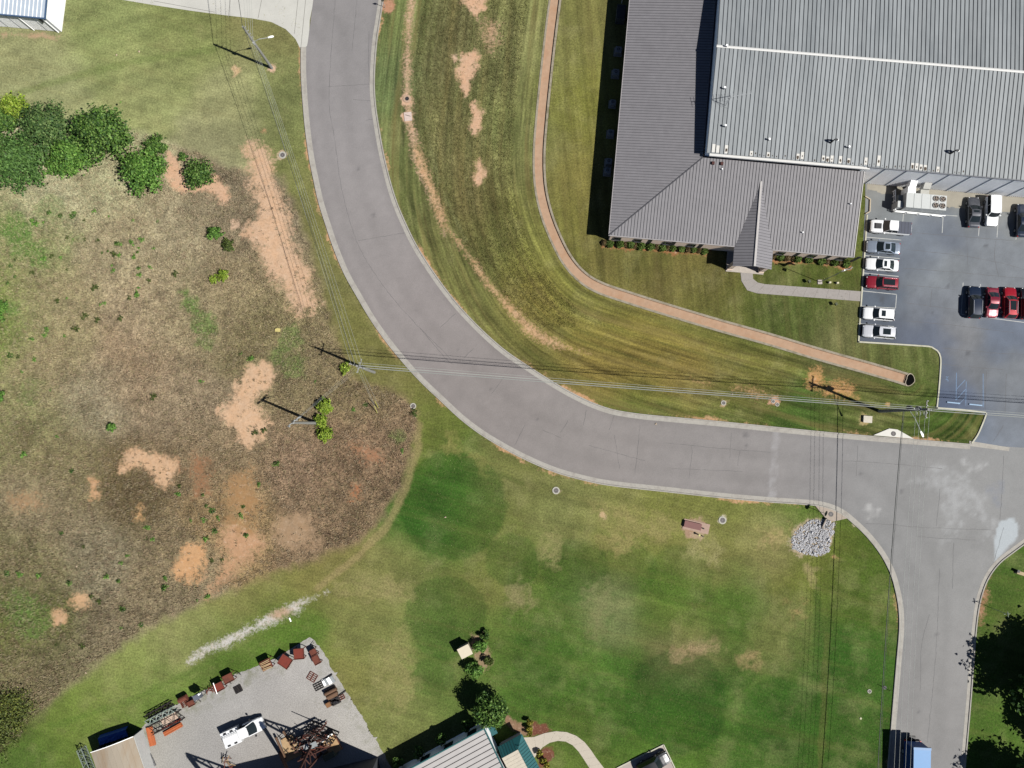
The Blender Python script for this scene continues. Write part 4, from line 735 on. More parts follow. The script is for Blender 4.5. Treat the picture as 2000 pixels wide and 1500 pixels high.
# bushes along the front of the office: clipped balls
def leaf_blob(name, n, rad, size, seed, core=True, cols=((60, 84, 34), (92, 118, 50), (44, 64, 26)), flat=1.0):
    r = np.random.default_rng(seed); d = r.normal(0, 1, (n, 3)); d /= np.linalg.norm(d, axis=1)[:, None]; d[:, 2] = np.abs(d[:, 2])*1.0-.15
    pos = d*np.array(rad)*(.78+.3*r.random((n, 1)))*(1+.16*np.sin(d[:, :1]*5+seed)*np.cos(d[:, 1:2]*4)); pos[:, 2] = np.maximum(pos[:, 2]+rad[2]*.75, .03)
    return leaves_mesh(name, pos, d, size, r, cols)
def leaves_mesh(name, pos, nrm, size, r, cols, jit=.9):
    n = len(pos); nn = nrm+r.normal(0, jit, (n, 3)); nn /= np.linalg.norm(nn, axis=1)[:, None]+1e-9
    t = np.cross(nn, r.normal(0, 1, (n, 3))); t /= np.linalg.norm(t, axis=1)[:, None]+1e-9; bt = np.cross(nn, t); s = size*r.uniform(.6, 1.3, (n, 1))
    V = np.stack([pos-t*s*.5, pos+t*s*.5+nn*s*.1, pos+t*s*.2+bt*s*.9, pos-t*s*.3+bt*s*.8], 1).reshape(-1, 3); F = np.arange(n*4).reshape(-1, 4)
    me = np_mesh(name, V, F); c = np.array([C(*k) for k in cols])[r.integers(0, len(cols), n)]*r.uniform(.75, 1.3, (n, 1)); color_attr(me, 'lcol', np.repeat(c, 4, axis=0)); me.materials.append(MATS['leaf']); return me
attr_mat('leaf', 'lcol', .65, .12, 3, .25, 0, .25)
m_trunk = mat('bark', C(116, 98, 82), .95, var=.25, scale=6, bump=.5)
GR_C = ((104, 130, 58), (132, 158, 76), (84, 108, 46), (118, 146, 66)); BR_C = ((128, 106, 70), (112, 98, 62), (142, 122, 82))
ball_g = [leaf_blob('shrub_foliage', 900, (.56, .56, .55), .17, 30+k, cols=GR_C) for k in range(3)]; ball_b = [leaf_blob('shrub_foliage', 600, (.42, .42, .42), .15, 40+k, cols=BR_C) for k in range(2)]
LB = [(1181,474,'b'),(1191,476,'g'),(1211,476,'g'),(1222,477,'b'),(1232,478,'g'),(1241,479,'b'),(1252,480,'g'),(1271,481,'g'),(1284,481,'b'),(1294,483,'g'),(1304,483,'b'),(1314,484,'g'),(1331,486,'g'),(1344,487,'b'),(1355,487,'g'),(1366,488,'b'),(1376,490,'g'),(1513,500,'b'),(1524,502,'g'),(1538,503,'b'),(1550,504,'b'),(1558,505,'g'),(1580,506,'g'),(1605,509,'g'),(1617,510,'b'),(1631,512,'g'),(1642,513,'b'),(1653,515,'g')]
ORD = ['first', 'second', 'third', 'fourth', 'fifth', 'sixth', 'seventh', 'eighth', 'ninth', 'tenth', 'eleventh']; SHN = {}
for k, (u, v, t) in enumerate(LB):
    left = u < 1450; q = P(u, v, .5)
    key = (t, left); SHN[key] = SHN.get(key, 0)+1
    lab = ORD[SHN[key]-1]+(' round green shrub' if t == 'g' else ' small brownish shrub')+' from the left in the mulch bed '+('left' if left else 'right')+' of the office entrance'
    grp = ('green ball shrubs' if t == 'g' else 'brown shrubs')+(' left of entrance' if left else ' right of entrance')
    o = empty('shrub', (q.x, q.y, 0), random.uniform(0, 6), lab, 'shrub', grp); o.scale = (random.uniform(.88, 1.1),)*3
    inst('foliage', random.choice(ball_g if t == 'g' else ball_b), o)
    if k < 4: pass
# air conditioners in the shade along the west wall
acs = [(1208,97,.9),(1203,141,.9),(1197,200,.8),(1193,259,.85),(1189,315,.85),(1187,333,.85)]
m_ac = mat('ac_grey', C(160, 164, 168), .5); mpad = mat('pad_concrete', C(170, 166, 160))
acn = ['topmost pale air conditioner in the shade by the office west wall', 'second pale air conditioner from the top by the office west wall', 'small dim air conditioner third from the top by the office west wall', 'pale air conditioner standing alone above the pair by the west wall', 'upper air conditioner of the close pair by the office west wall', 'lower air conditioner of the close pair by the office west wall']
for k, (u, v, s) in enumerate(acs):
    q = P(u, v, .9); o = empty('air_conditioner', (q.x, q.y, 0), BRZ, acn[k], 'air conditioner', 'air conditioners along the west wall')
    b = MB(); b.box((0, 0, .06), (s+.35, s+.45, .12)); b.build('concrete_base', mpad, o)
    b = MB(); b.box((0, 0, .12+.45), (s, s, .9)); b.build('casing', m_ac, o)
    b = MB(); b.ring((0, .04, 1.02), .24, .34, .05); b.build('fan_guard', m_ac, o); b = MB(); b.cyl((0, .04, 1.02), .24, .02); b.cur = 1
    for j in range(4): b.box((.11*math.cos(j*PI/2), .04+.11*math.sin(j*PI/2), 1.05), (.2, .07, .015), j*PI/2)
    b.build('fan', [m_dark, m_ac], o)
q = P(1213, 24, 1.5); b = MB(); b.box((q.x, q.y, .85), (1.3, 2.2, 1.7), BRZ); b.cur = 1; b.box((q.x, q.y, 1.74), (1.1, 1.9, .08), BRZ); tag(b.build('electrical_cabinet', [mat('cabinet_dark', C(70, 78, 84)), m_dark]), 'large dark electrical cabinet in the shade by the office wall', 'cabinet')
q = P(1214, 6, 0); b = MB(); b.tube([(q.x, q.y, 0), (q.x, q.y, 1.1), (q.x+.05, q.y+1.8, 1.1), (q.x+.05, q.y+1.8, 0)], .05, 6); tag(b.build('hand_rail', m_white), 'thin white pipe rail in the shade beside the dark cabinet', 'railing')

# packaged cooling plant at the warehouse wall
pl_ = empty('cooling_plant', O2, BRZ, 'big white packaged cooling unit with four roof fans and ducts at the warehouse wall', 'cooling unit')
PZ = 2.7
p0 = loc(P(1771, 377, PZ)); p1 = loc(P(1848, 412, PZ)); px0, px1 = p0[0], p1[0]; py1 = loc(P(1810, 379, PZ))[1]; py0 = loc(P(1810, 408, PZ))[1]
segs = [0, .19, .38, .60, .80, 1.0]; m_unit = mat('unit_white', C(226, 230, 230), .5, var=.05, spec=.3)
for k in range(5):
    a0 = px0+(px1-px0)*segs[k]; a1 = px0+(px1-px0)*segs[k+1]; b = MB(); b.box(((a0+a1)/2, (py0+py1)/2, PZ/2+.1), (a1-a0-.05, py1-py0, PZ-.2)); b.build('cabinet', m_unit, pl_)
for i in (0, 1):
    for j in (0, 1):
        fx = px0+(px1-px0)*(.73+.18*i-(0 if i else 0)); fx = px0+(px1-px0)*((segs[3]+segs[4])/2+.03 if i == 0 else (segs[4]+segs[5])/2); fy = py0+(py1-py0)*(.28+.46*j)
        b = MB(); b.ring((fx, fy, PZ), .36, .42, .14, 22); fg = b.build('fan_ring', mat('fan_ring', C(196, 190, 184)), pl_)
        b = MB(); b.cyl((fx, fy, PZ+.01), .36, .02, 20); b.cur = 1
        for q in range(4):
            a = q*PI/2+.4+i+j; b.slab([(fx+.06*math.cos(a), fy+.06*math.sin(a), PZ+.08), (fx+.33*math.cos(a-.3), fy+.33*math.sin(a-.3), PZ+.05), (fx+.33*math.cos(a+.3), fy+.33*math.sin(a+.3), PZ+.11)], .01)
        b.cyl((fx, fy, PZ+.02), .08, .1, 10); b.build('fan_blades', [m_dark, mat('blade_tan', C(178, 160, 146))], fg)
def duct(xa, w, h0, h1):
    b = MB(); ym = (py1+.1)*.45
    b.box((xa, (py1-.02-.0+ym)/2+.0, h0/2+.55), (w, (ym-py1)+.02, h0)); b.slab([(xa-w*.42, ym-.1, h1), (xa+w*.42, ym-.1, h1), (xa+w*.42, .02, h1+.5), (xa-w*.42, .02, h1+.5)], 1.1); return b
duct(px0+(px1-px0)*.12, 1.15, 2.2, 2.9).build('duct', m_white, pl_); duct(px0+(px1-px0)*.50, 1.25, 1.5, 2.5).build('duct', mat('duct_grey', C(214, 214, 208)), pl_)
b = MB(); b.box((px0-.5, (py0+py1)/2-.5, 1.0), (.75, .95, 2.0)); b.build('side_box', m_unit, pl_); b = MB(); b.box((px0-.35, py1-.5, .8), (.65, .8, 1.6)); b.build('filter_box', mat('unit_grey', C(150, 158, 162)), pl_)
b = MB(); f0 = loc(P(1749, 371, 1.05)); f1 = loc(P(1749, 411.5, 1.05)); f2 = loc(P(1846, 421.5, 1.05)); f3 = loc(P(1869, 422, 0))
pts = [(f0[0], f0[1]), (f1[0], f1[1]), (f2[0], f2[1])]
for k in range(2):
    for z in (.55, 1.05): b.bar((*pts[k], z), (*pts[k+1], z), .09)
    n = 4
    for j in range(n+1):
        x = pts[k][0]+(pts[k+1][0]-pts[k][0])*j/n; y = pts[k][1]+(pts[k+1][1]-pts[k][1])*j/n; b.bar((x, y, 0), (x, y, 1.1), .09)
o = b.build('guard_rail', m_white); o.matrix_world = Matrix.Translation(O2) @ Matrix.Rotation(BRZ, 4, 'Z'); tag(o, 'white pipe guard rail around the cooling unit', 'railing')
q = P(1694, 402); b = MB(); pp = [(p.x, p.y) for p in P2([(1689, 384), (1699, 390), (1698, 414), (1690, 418)])]
for k in range(3): b.bar((*pp[k], .12), (*pp[k+1], .12), .14, .24)
tag(b.build('planter_edge', mat('timber_edging', C(214, 200, 176))), 'pale timber edging of the small brown bed at the office corner', 'edging')

# ------------------------------------------------------------------ white building, lower middle
Z1, Z2 = 4.0, 5.2
ra = P(945, 1424, Z1); rb = P(805, 1500, Z1); DX = (ra-rb).normalized(); DY = Vector((DX.y, -DX.x, 0)); brz = math.atan2(DX.y, DX.x)
sh = empty('white_building', (ra.x, ra.y, 0), brz, 'white metal-roofed building with teal trim and teal porch at the bottom edge', 'building')
m_wr = mat('white_roof', C(222, 218, 216), .5, var=.06, scale=1, spec=.35); m_teal = mat('teal_trim', C(46, 112, 116), .5, var=.08); m_ws = mat('roof_line', C(112, 106, 104), .7)
LEN, WID = 26.0, 16.0
pmw = MB(); pw = .70
# panels run along the building: strips side by side across the slope
def wp(k, par):
    y0, y1 = -k*pw, -(k+1)*pw; z0 = Z1+(Z2-Z1)*(k*pw/WID*2) if True else Z1; z1 = Z1+(Z2-Z1)*((k+1)*pw/WID*2)
    b = MB(); b.slab([(-LEN, y1+.02, z1), (0, y1+.02, z1), (0, y0-.0, z0), (-LEN, y0-.0, z0)], .06); b.cur = 1; b.slab([(-LEN, y1+.02, z1+.06), (-.01, y1+.02, z1+.06), (-.01, y1+.075, z1+.06), (-LEN, y1+.075, z1+.06)], .055); b.build('roof_panel', [m_wr, m_ws], par)
for k in range(12): wp(k, sh)
b = MB(); b.bar((-LEN, .06, Z1-.02), (.06, .06, Z1-.02), .16, .2); b.bar((.08, .06, Z1), (.08, -8.4, Z1+1.25), .16, .22); b.build('eave_trim', m_teal, sh)
b = MB(); b.prism([(-LEN, -.25), (-.25, -.25), (-.25, -9), (-LEN, -9)], 0, Z1-.12); b.build('wall', mat('white_wall', (.78, .8, .83), .6), sh)
for k, x in enumerate((-2.2, -6.0, -9.8)):
    b = MB(); b.box((x, -.235, 2.0), (1.3, .06, 1.2)); w_ = b.build('window', m_glass, sh); b = MB(); b.box((x, -.22, 1.35), (1.45, .1, .08)); b.box((x, -.22, 2.65), (1.45, .1, .08)); b.box((x-.69, -.22, 2.0), (.08, .1, 1.24)); b.box((x+.69, -.22, 2.0), (.08, .1, 1.24)); b.build('frame', m_teal, w_)
# porch
def q2(u, v, z): p = P(u, v, z)-ra; return (p.x*DX.x+p.y*DX.y, p.x*DY.x*-1+p.y*DY.y*-1)
pz = 3.2
c1 = q2(1019, 1437, pz); c2 = q2(976, 1455, 3.0); c3 = q2(1052, 1500, pz)
X1 = c1[0]; Y1 = c1[1]; X0 = .25; Y0 = Y1-8
b = MB(); b.prism([(X0, Y1-.5), (X1-.5, Y1-.5), (X1-.5, Y0), (X0, Y0)], 0, 2.6); b.build('porch_wall', mat('porch_white', C(200, 204, 206), .6), sh)
b = MB(); b.slab([(X0, Y1, 2.55), (X0, Y1-1.3, 3.6), (X1-1.3, Y1-1.3, 3.6), (X1, Y1, 2.55)][::-1], .08); b.slab([(X1, Y1-.002, 2.55), (X1-1.3, Y1-1.302, 3.6), (X1-1.3, Y0, 3.6), (X1, Y0, 2.55)][::-1], .08); mans = b.build('mansard', m_teal, sh)
b = MB(); y = Y1-1.0
while y > Y0:
    if True: b.slab([(X1-.05, y, 2.64), (X1-.05, y+.05, 2.64), (X1-1.25, y+.05, 3.61), (X1-1.25, y, 3.61)], .04)
    y -= .42
x = X0+.2
while x < X1-1.3: b.slab([(x, Y1-.05, 2.64), (x, Y1-1.25, 3.61), (x+.05, Y1-1.25, 3.61), (x+.05, Y1-.05, 2.64)][::-1], .04); x += .42
b.build('mansard_seams', mat('teal_dark', C(34, 84, 88)), mans, kind='stuff')
for k in range(12):
    y = Y1-1.33-k*.5; b = MB(); b.slab([(X0, y-.48, 3.55), (X1-1.34, y-.48, 3.55), (X1-1.34, y, 3.55), (X0, y, 3.55)], .06); b.build('roof_panel', mat('porch_roof', C(226, 216, 198), .6), sh)
b = MB(); b.box((.75, -1.1, 2.6), (.9, 1.5, .1)); b.build('awning', m_teal, sh)
# curved path and drive at the bottom
path = empty('garden_path', (0, 0, 0), kind='structure'); m_path = mat('pale_concrete', C(216, 206, 190), .85, var=.06)
po = [(1022,1440),(1045,1439),(1068,1430),(1092,1427),(1115,1431),(1135,1442),(1150,1458),(1160,1474),(1172,1490),(1180,1500),(1190,1515)]; pi_ = [(1044,1480),(1050,1470),(1062,1457),(1078,1448),(1096,1446),(1112,1450),(1126,1462),(1137,1478),(1148,1495),(1152,1502),(1160,1518)]
oo = smooth(P2(po), 5); pi2 = smooth(P2(pi_), 5); n_ = 11
def samp(l, t): x = t*(len(l)-1); i = min(int(x), len(l)-2); return l[i].lerp(l[i+1], x-i)
for k in range(n_):
    a0, a1 = samp(oo, k/n_), samp(oo, (k+1)/n_); b0, b1 = samp(pi2, k/n_), samp(pi2, (k+1)/n_); quad_slab([(b0.x, b0.y), (b1.x, b1.y), (a1.x, a1.y), (a0.x, a0.y)], 'slab', m_path, path, .05)
b = MB(); pd = [(p.x, p.y) for p in P2([(1204,1500),(1296,1454),(1322,1508),(1400,1650),(1280,1650)])]; b.prism(pd, -.02, .04); b.build('driveway', mat('drive_concrete', C(196, 184, 178), .85, var=.08), kind='structure')
b = MB()
for a_, c_ in ((0, 1), (1, 2), (2, 3)): b.bar((*pd[a_], .08), (*pd[c_], .08), .16, .18)
b.build('kerb', mkw, kind='structure')

# ------------------------------------------------------------------ white building, top left corner
ZB = 4.6
ba = P(89, 35, ZB); bb = P(0, 27, ZB); TX = (ba-bb).normalized(); tz = math.atan2(TX.y, TX.x)
tl = empty('blue_roof_building', (ba.x, ba.y, 0), tz, 'pale building with blue-edged metal roof and ribbed wall in the top left corner', 'building')
m_br = mat('pale_blue_roof', C(206, 220, 236), .5, var=.05); m_be = mat('blue_edge', C(84, 112, 150), .5); m_bw = mat('bright_wall', (.62, .63, .62), .6)
for k in range(16):
    x1 = -.18-k*.62; b = MB(); b.slab([(x1-.6, 0, ZB), (x1, 0, ZB), (x1, 16, ZB+1), (x1-.6, 16, ZB+1)], .05); b.cur = 1; b.slab([(x1-.61, .002, ZB+.06), (x1-.53, .002, ZB+.06), (x1-.53, 16, ZB+1.06), (x1-.61, 16, ZB+1.06)], .055); b.build('roof_panel', [m_br, m_white], tl)
b = MB(); b.bar((-12, -.09, ZB-.05), (.0, -.09, ZB-.05), .18, .22); b.bar((-.08, .01, ZB), (-.08, 16, ZB+1), .18, .22); b.build('roof_edge', m_be, tl)
b = MB(); b.prism([(-12, .22), (-.32, .22), (-.32, 16), (-12, 16)], 0, ZB-.1); b.build('wall', m_bw, tl)
wm = MB()
for j in range(9): wm.box((.1+j*.2, 0, ZB/2-.1), (.1, .07, ZB-.25))
wme = wm.mesh('wall_panel', mat('grey_rib_wall', (.76, .77, .77), .6))
for k in range(5): inst('wall_panel', wme, tl, (-2.5-k*2.05, .19, .08))
b = MB(); b.box((-6, .2, ZB/2), (11.4, .05, ZB-.3)); b.build('wall_backing', mat('rib_gap', (.40, .41, .43), .7), tl)
for x in (-.75, -4.6): b = MB(); b.tube([(x, .04, .1), (x, .04, ZB-.25)], .09, 8); b.build('downpipe', m_white, tl)
b = MB(); b.box((-1.35, .02, ZB-.95), (.22, .18, 1.2)); b.build('wall_lamp', m_dark, tl)
# ------------------------------------------------------------------ trees and shrubs
ORDW = ['first', 'second', 'third', 'fourth']
DKG = ((84, 124, 50), (112, 154, 64), (62, 98, 42), (142, 178, 90)); PINE = ((86, 122, 62), (110, 144, 76), (68, 100, 50), (134, 162, 94)); BRI = ((104, 154, 62), (128, 176, 76), (80, 124, 50), (146, 190, 90)); YEL = ((150, 182, 54), (176, 204, 70), (122, 156, 48), (190, 212, 92)); OLV = ((96, 114, 52), (118, 136, 64), (80, 96, 44)); GOLD = ((186, 178, 60), (210, 198, 78), (146, 142, 54), (112, 118, 48))
def radial_crown(h, rad, n, size, cols, seed, nbr=70, low=.12, jit=.7):
    r = np.random.default_rng(seed); pos = []; nrm = []; limbs = []
    for k in range(nbr):
        f = low+(1-low)*((k+.5)/nbr); a = k*2.39996+r.uniform(-.3, .3); prof = math.sin(PI*min(1, .16+.84*(1-f)**.9)*.62)/.93 if f > .2 else .9
        L_ = rad*max(.12, prof)*r.uniform(.55, 1.2); z0 = h*f*.92; up = r.uniform(.15, .5)
        m = max(4, int(n/nbr*(.35+L_/rad))); t = np.sqrt(r.uniform(.06, 1, m)); w = .10*rad*(.35+t)
        p = np.stack([np.cos(a)*L_*t, np.sin(a)*L_*t, z0+up*L_*t*.7], -1)+r.normal(0, 1, (m, 3))*w[:, None]*np.array([1, 1, .7]); pos.append(p)
        nrm.append(np.tile([math.cos(a)*.5, math.sin(a)*.5, .8], (m, 1))); limbs.append((a, L_*.75, z0, up))
    pos = np.concatenate(pos); pos[:, 2] = np.clip(pos[:, 2], .04, None)
    return leaves_mesh('crown', pos, np.concatenate(nrm), size, r, cols, jit), limbs
def lobed_crown(h, rad, n, size, cols, seed, lobes=14, base=.12):
    r = np.random.default_rng(seed); pos = []; nrm = []
    zc = h*(.5+base/2); rz = h*(1-base)/2
    for k in range(lobes):
        d = r.normal(0, 1, 3); d /= np.linalg.norm(d); c = d*np.array([rad, rad, rz])*.62*r.uniform(.6, 1.05); c[2] += zc; lr = rad*r.uniform(.32, .52); m = int(n/lobes)
        e = r.normal(0, 1, (m, 3)); e /= np.linalg.norm(e, axis=1)[:, None]; e[:, 2] = np.where(r.random(m) < .7, np.abs(e[:, 2]), e[:, 2])
        pos.append(c+e*lr*(.6+.45*r.random((m, 1)))*np.array([1, 1, .85])); nrm.append(e)
    pos = np.concatenate(pos); pos[:, 2] = np.clip(pos[:, 2], .05, None); return leaves_mesh('crown', pos, np.concatenate(nrm), size, r, cols, .55), []
LS, LN = 1.15, .85
def tree(u, v, rpx, h, label, cat='tree', cols=DKG, n=3000, size=.22, seed=1, style='radial', group=None, name='tree', xy=None, **kw):
    rpx = rpx*(.84 if name == 'bush' and rpx < 18 else 1); q = P(u, v, h*.6) if xy is None else Vector((*xy, 0)); rad = rpx*.0755
    o = empty(name, (q.x, q.y, 0), random.uniform(0, 6), label, cat, group)
    me, limbs = (radial_crown if style == 'radial' else lobed_crown)(h, rad, int(n*LN), size*LS, cols, seed, **kw)
    inst('crown', me, o)
    b = MB(); b.tube([(0, 0, -.1), (0.03, .02, h*.45), (0, .05, h*.9)], .05+h*.012, 7, .02)
    for a, L_, z0, up in limbs[::3]: b.tube([(0, 0, z0*.96), (math.cos(a)*L_*.5, math.sin(a)*L_*.5, z0+up*L_*.3), (math.cos(a)*L_, math.sin(a)*L_, z0+up*L_*.65)], .02+h*.004, 5, .008)
    if not limbs:
        for k in range(7): a = k*.9; b.tube([(0, 0, h*.25), (math.cos(a)*rad*.4, math.sin(a)*rad*.4, h*.5), (math.cos(a)*rad*.7, math.sin(a)*rad*.7, h*.68)], .03+h*.006, 5, .01)
    b.build('trunk', m_trunk, o); return o
tree(24, 206, 24, 4.2, 'small bright yellow-green tree at the top of the left tree cluster', cols=YEL, n=1600, size=.24, seed=2)
tree(84, 245, 43, 7.0, 'feathery grey-green pine in the middle of the left tree cluster', cols=PINE, n=6500, size=.22, seed=3, jit=.5, nbr=110)
tree(192, 252, 48, 8.0, 'largest dark green bushy tree at the right of the left tree cluster', cols=DKG, n=7000, size=.26, seed=4, nbr=90)
tree(136, 299, 35, 5.0, 'mid green spreading sapling below the two tall trees of the cluster', cols=BRI, n=4500, size=.24, seed=5, nbr=80)
tree(26, 306, 54, 6.3, 'wide soft green tree at the left edge of the field', cols=((100, 140, 68), (120, 162, 82), (80, 118, 56)), n=6500, size=.25, seed=6, nbr=100)
tree(2, 232, 26, 4.5, 'dark green tree cut by the left edge above the pine', cols=DKG, n=2000, size=.24, seed=7)
tree(277, 332, 40, 5.0, 'bright green star-shaped sapling standing alone beside the orange soil', cols=BRI, n=5200, size=.24, seed=8, nbr=64)
tree(386, 340, 28, 3.0, 'small dark green round bush on the orange soil bank', 'bush', DKG, 2600, .2, 9, name='bush', nbr=60)
tree(108, 322, 24, 2.2, 'low light green bush below the mid green sapling of the cluster', 'bush', BRI, 1500, .2, 91, name='bush', nbr=34); pass
tree(300, 283, 20, 1.6, 'low ragged dark shrub above the star-shaped sapling', 'bush', DKG, 1200, .2, 10, name='bush', nbr=26); tree(318, 288, 12, 1.2, 'small shrub touching the low ragged dark shrub', 'bush', DKG, 500, .18, 11, name='bush', nbr=18)
tree(357, 306, 10, 1.0, 'tiny dark shrub above the round bush on the soil bank', 'bush', DKG, 350, .17, 12, name='bush', nbr=14)
tree(417, 455, 16, 1.7, 'bright green leafy shrub in the dry field left of the long bare patch', 'bush', BRI, 1300, .2, 13, name='bush', nbr=28); tree(444, 478, 15, .9, 'dull green low shrub just below the bright leafy shrub', 'bush', OLV, 700, .18, 14, name='bush', nbr=24)
tree(436, 538, 13, 1.0, 'yellow-green shrub with a dark side in the field below the two shrubs', 'bush', YEL, 700, .18, 15, name='bush', nbr=20); tree(417, 545, 10, .7, 'small yellow-green shrub joined to the one with a dark side', 'bush', YEL, 350, .17, 16, name='bush', nbr=14)
tree(633, 793, 17, 2.0, 'yellow-green shrub above the foot of the stub pole', 'bush', YEL, 1400, .2, 17, name='bush', nbr=30); tree(626, 822, 15, 1.4, 'yellow-green shrub at the foot of the stub pole', 'bush', YEL, 1000, .19, 18, name='bush', nbr=26); tree(633, 848, 16, 1.6, 'yellow-green shrub below the foot of the stub pole', 'bush', YEL, 1100, .19, 19, name='bush', nbr=28)
tree(674, 720, 13, .8, 'low green shrub left of the corner utility pole', 'bush', YEL, 500, .17, 20, name='bush', nbr=18); tree(217, 834, 11, .9, 'lone bright green shrub in the middle of the dry field', 'bush', BRI, 600, .17, 21, name='bush', nbr=20)
tree(-6, 604, 22, 1.0, 'green shrub cut by the left edge halfway up the field', 'bush', BRI, 900, .19, 22, name='bush', nbr=24); tree(-4, 775, 16, 1.0, 'green shrub cut by the left edge beside the tan grass', 'bush', BRI, 600, .18, 23, name='bush', nbr=20)
tree(20, 1385, 46, .9, 'wide dark scrub thicket in the lower left corner of the field', 'bush', ((112, 128, 62), (132, 146, 74), (94, 108, 52), (150, 158, 70)), 3400, .16, 24, name='bush', nbr=90, jit=.9); tree(-5, 1440, 40, .8, 'dark scrub at the left edge below the wide thicket', 'bush', ((112, 128, 62), (132, 146, 74), (94, 108, 52)), 1600, .16, 25, name='bush', nbr=60, jit=.9)
tree(956, 1386, 37, 5.6, 'dense round dark green tree at the corner of the white building', cols=DKG, n=9000, size=.22, seed=26, style='lobed', lobes=40)
tree(938, 1262, 17, 1.7, 'green shrub right of the little cream shed', 'bush', BRI, 1700, .18, 27, 'lobed', name='bush', lobes=12); tree(946, 1240, 13, 1.5, 'dark shrub above the little cream shed', 'bush', DKG, 900, .18, 28, 'lobed', name='bush', lobes=9); tree(955, 1291, 12, 1.3, 'dull shrub between the two green shrubs near the cream shed', 'bush', OLV, 800, .17, 29, 'lobed', name='bush', lobes=9); tree(926, 1309, 19, 2.3, 'tall green shrub below the little cream shed', 'bush', BRI, 2200, .18, 30, 'lobed', name='bush', lobes=14)
for k, (u, v) in enumerate(((1034, 1411), (1034, 1424), (1034, 1433))): tree(u, v, 8, 1.4, ORDW[k]+' golden shrub from the top in the row above the garden path', 'bush', GOLD, 600, .15, 31+k, 'lobed', 'golden shrubs above the path', name='bush', lobes=8)
for k, (u, v) in enumerate(((1054, 1472), (1062, 1484), (1068, 1495))): tree(u, v, 8, 1.2, ORDW[k]+' golden shrub from the top in the row below the garden path', 'bush', GOLD, 600, .15, 35+k, 'lobed', 'golden shrubs below the path', name='bush', lobes=8)
for k, (x, v_) in enumerate(((-2.4, 0), (-6.6, 0), (-10.6, 0), (-13.8, .3))):
    w_ = ra+DX*x-DY*.8; tree(0, 0, 15, 2.6, ORDW[k]+' dark round shrub from the tree along the shaded white wall', 'bush', DKG, 1500, .18, 40+k, 'lobed', 'shrubs along the shaded white wall', name='bush', xy=(w_.x, w_.y), lobes=14)
for k, (u, v, r_, h) in enumerate([(2034, 1325, 66, 11.5), (2000, 1530, 56, 11), (2068, 1420, 44, 9), (2090, 1290, 60, 11)]):
    q = P(u, v, 0); tree(0, 0, r_, h, ['tall tree whose dark shadow covers the verge right of the side road', 'tree whose shadow falls in the lower right corner', 'smaller tree behind the right edge below the big shadow', 'tall tree further right of the side road'][k], cols=DKG, n=7000, size=.42, seed=50+k, xy=(q.x, q.y), nbr=90, low=.14)
# small weeds in the dry field
weed_me = [radial_crown(.4, .42, 80, .17, c, 60+i, nbr=9, low=.05)[0] for i, c in enumerate((BRI, DKG, OLV, BRI))]
for me in weed_me: me.name = 'green_weed'
WEEDS = [(95,415),(118,421),(145,415),(142,422),(62,430),(70,438),(84,434),(165,431),(184,412),(212,422),(260,431),(306,431),(130,463),(142,467),(165,467),(190,469),(228,475),(236,477),(256,474),(276,468),(270,484),(268,492),(300,485),(210,490),(222,496),(232,498),(198,494),(262,502),(30,507),(20,520),(62,532),(85,505),(100,500),(118,503),(130,526),(28,540),(14,553),(218,518),(220,528),(270,523),(292,522),(342,535),(185,562),(272,537),(290,548),(270,562),(268,575),(252,582),(130,582),(112,588),(195,595),(203,592),(165,618),(190,625),(235,622),(148,642),(90,645),(86,655),(125,656),(62,662),(20,695),(35,697),(66,702),(98,762),(42,726),(110,853),(46,888),(140,920),(348,965),(350,950),(395,967),(402,988),(415,998),(425,1012),(398,1016),(372,1016),(420,1036),(402,1052),(470,1007),(480,1045),(255,1023),(288,1030),(285,1052),(298,1054),(119,1042),(162,1068),(248,1086),(236,1100),(13,1120),(38,1122),(75,1124),(135,1138),(208,1127),(230,1135),(322,1130),(320,1148),(385,1173),(405,1165),(240,1190),(276,1220),(235,1227),(470,690),(490,700),(498,845),(515,840),(532,907),(505,946),(690,800),(715,790),(775,865),(785,880),(808,806),(812,812),(615,745),(540,905),(475,990),(433,1093),(413,1095),(326,1145),(193,1176),(178,1165),(110,1260),(160,1262),(392,745),(300,775)]
big = {(1118, 0)}
for k, (u, v) in enumerate(WEEDS):
    q = P(u, v, .2); s = random.uniform(.45, 1.15); wi = random.randrange(4); o = inst('weed', weed_me[wi], None, (q.x, q.y, 0), random.uniform(0, 6)); o.scale = (s, s, s*random.uniform(.7, 1.3))
    wl = ['bright green', 'mid green', 'dull olive', 'bright green'][wi]+' weed clump '+('below the tree cluster in the upper dry field' if v < 530 else 'in the open upper middle of the dry field' if v < 700 else 'in the middle of the dry field' if v < 900 else 'near the bare patches of the lower dry field' if u > 220 else 'in the lower left of the dry field')
    tag(o, 'small '+wl, 'weed', wl+'s')

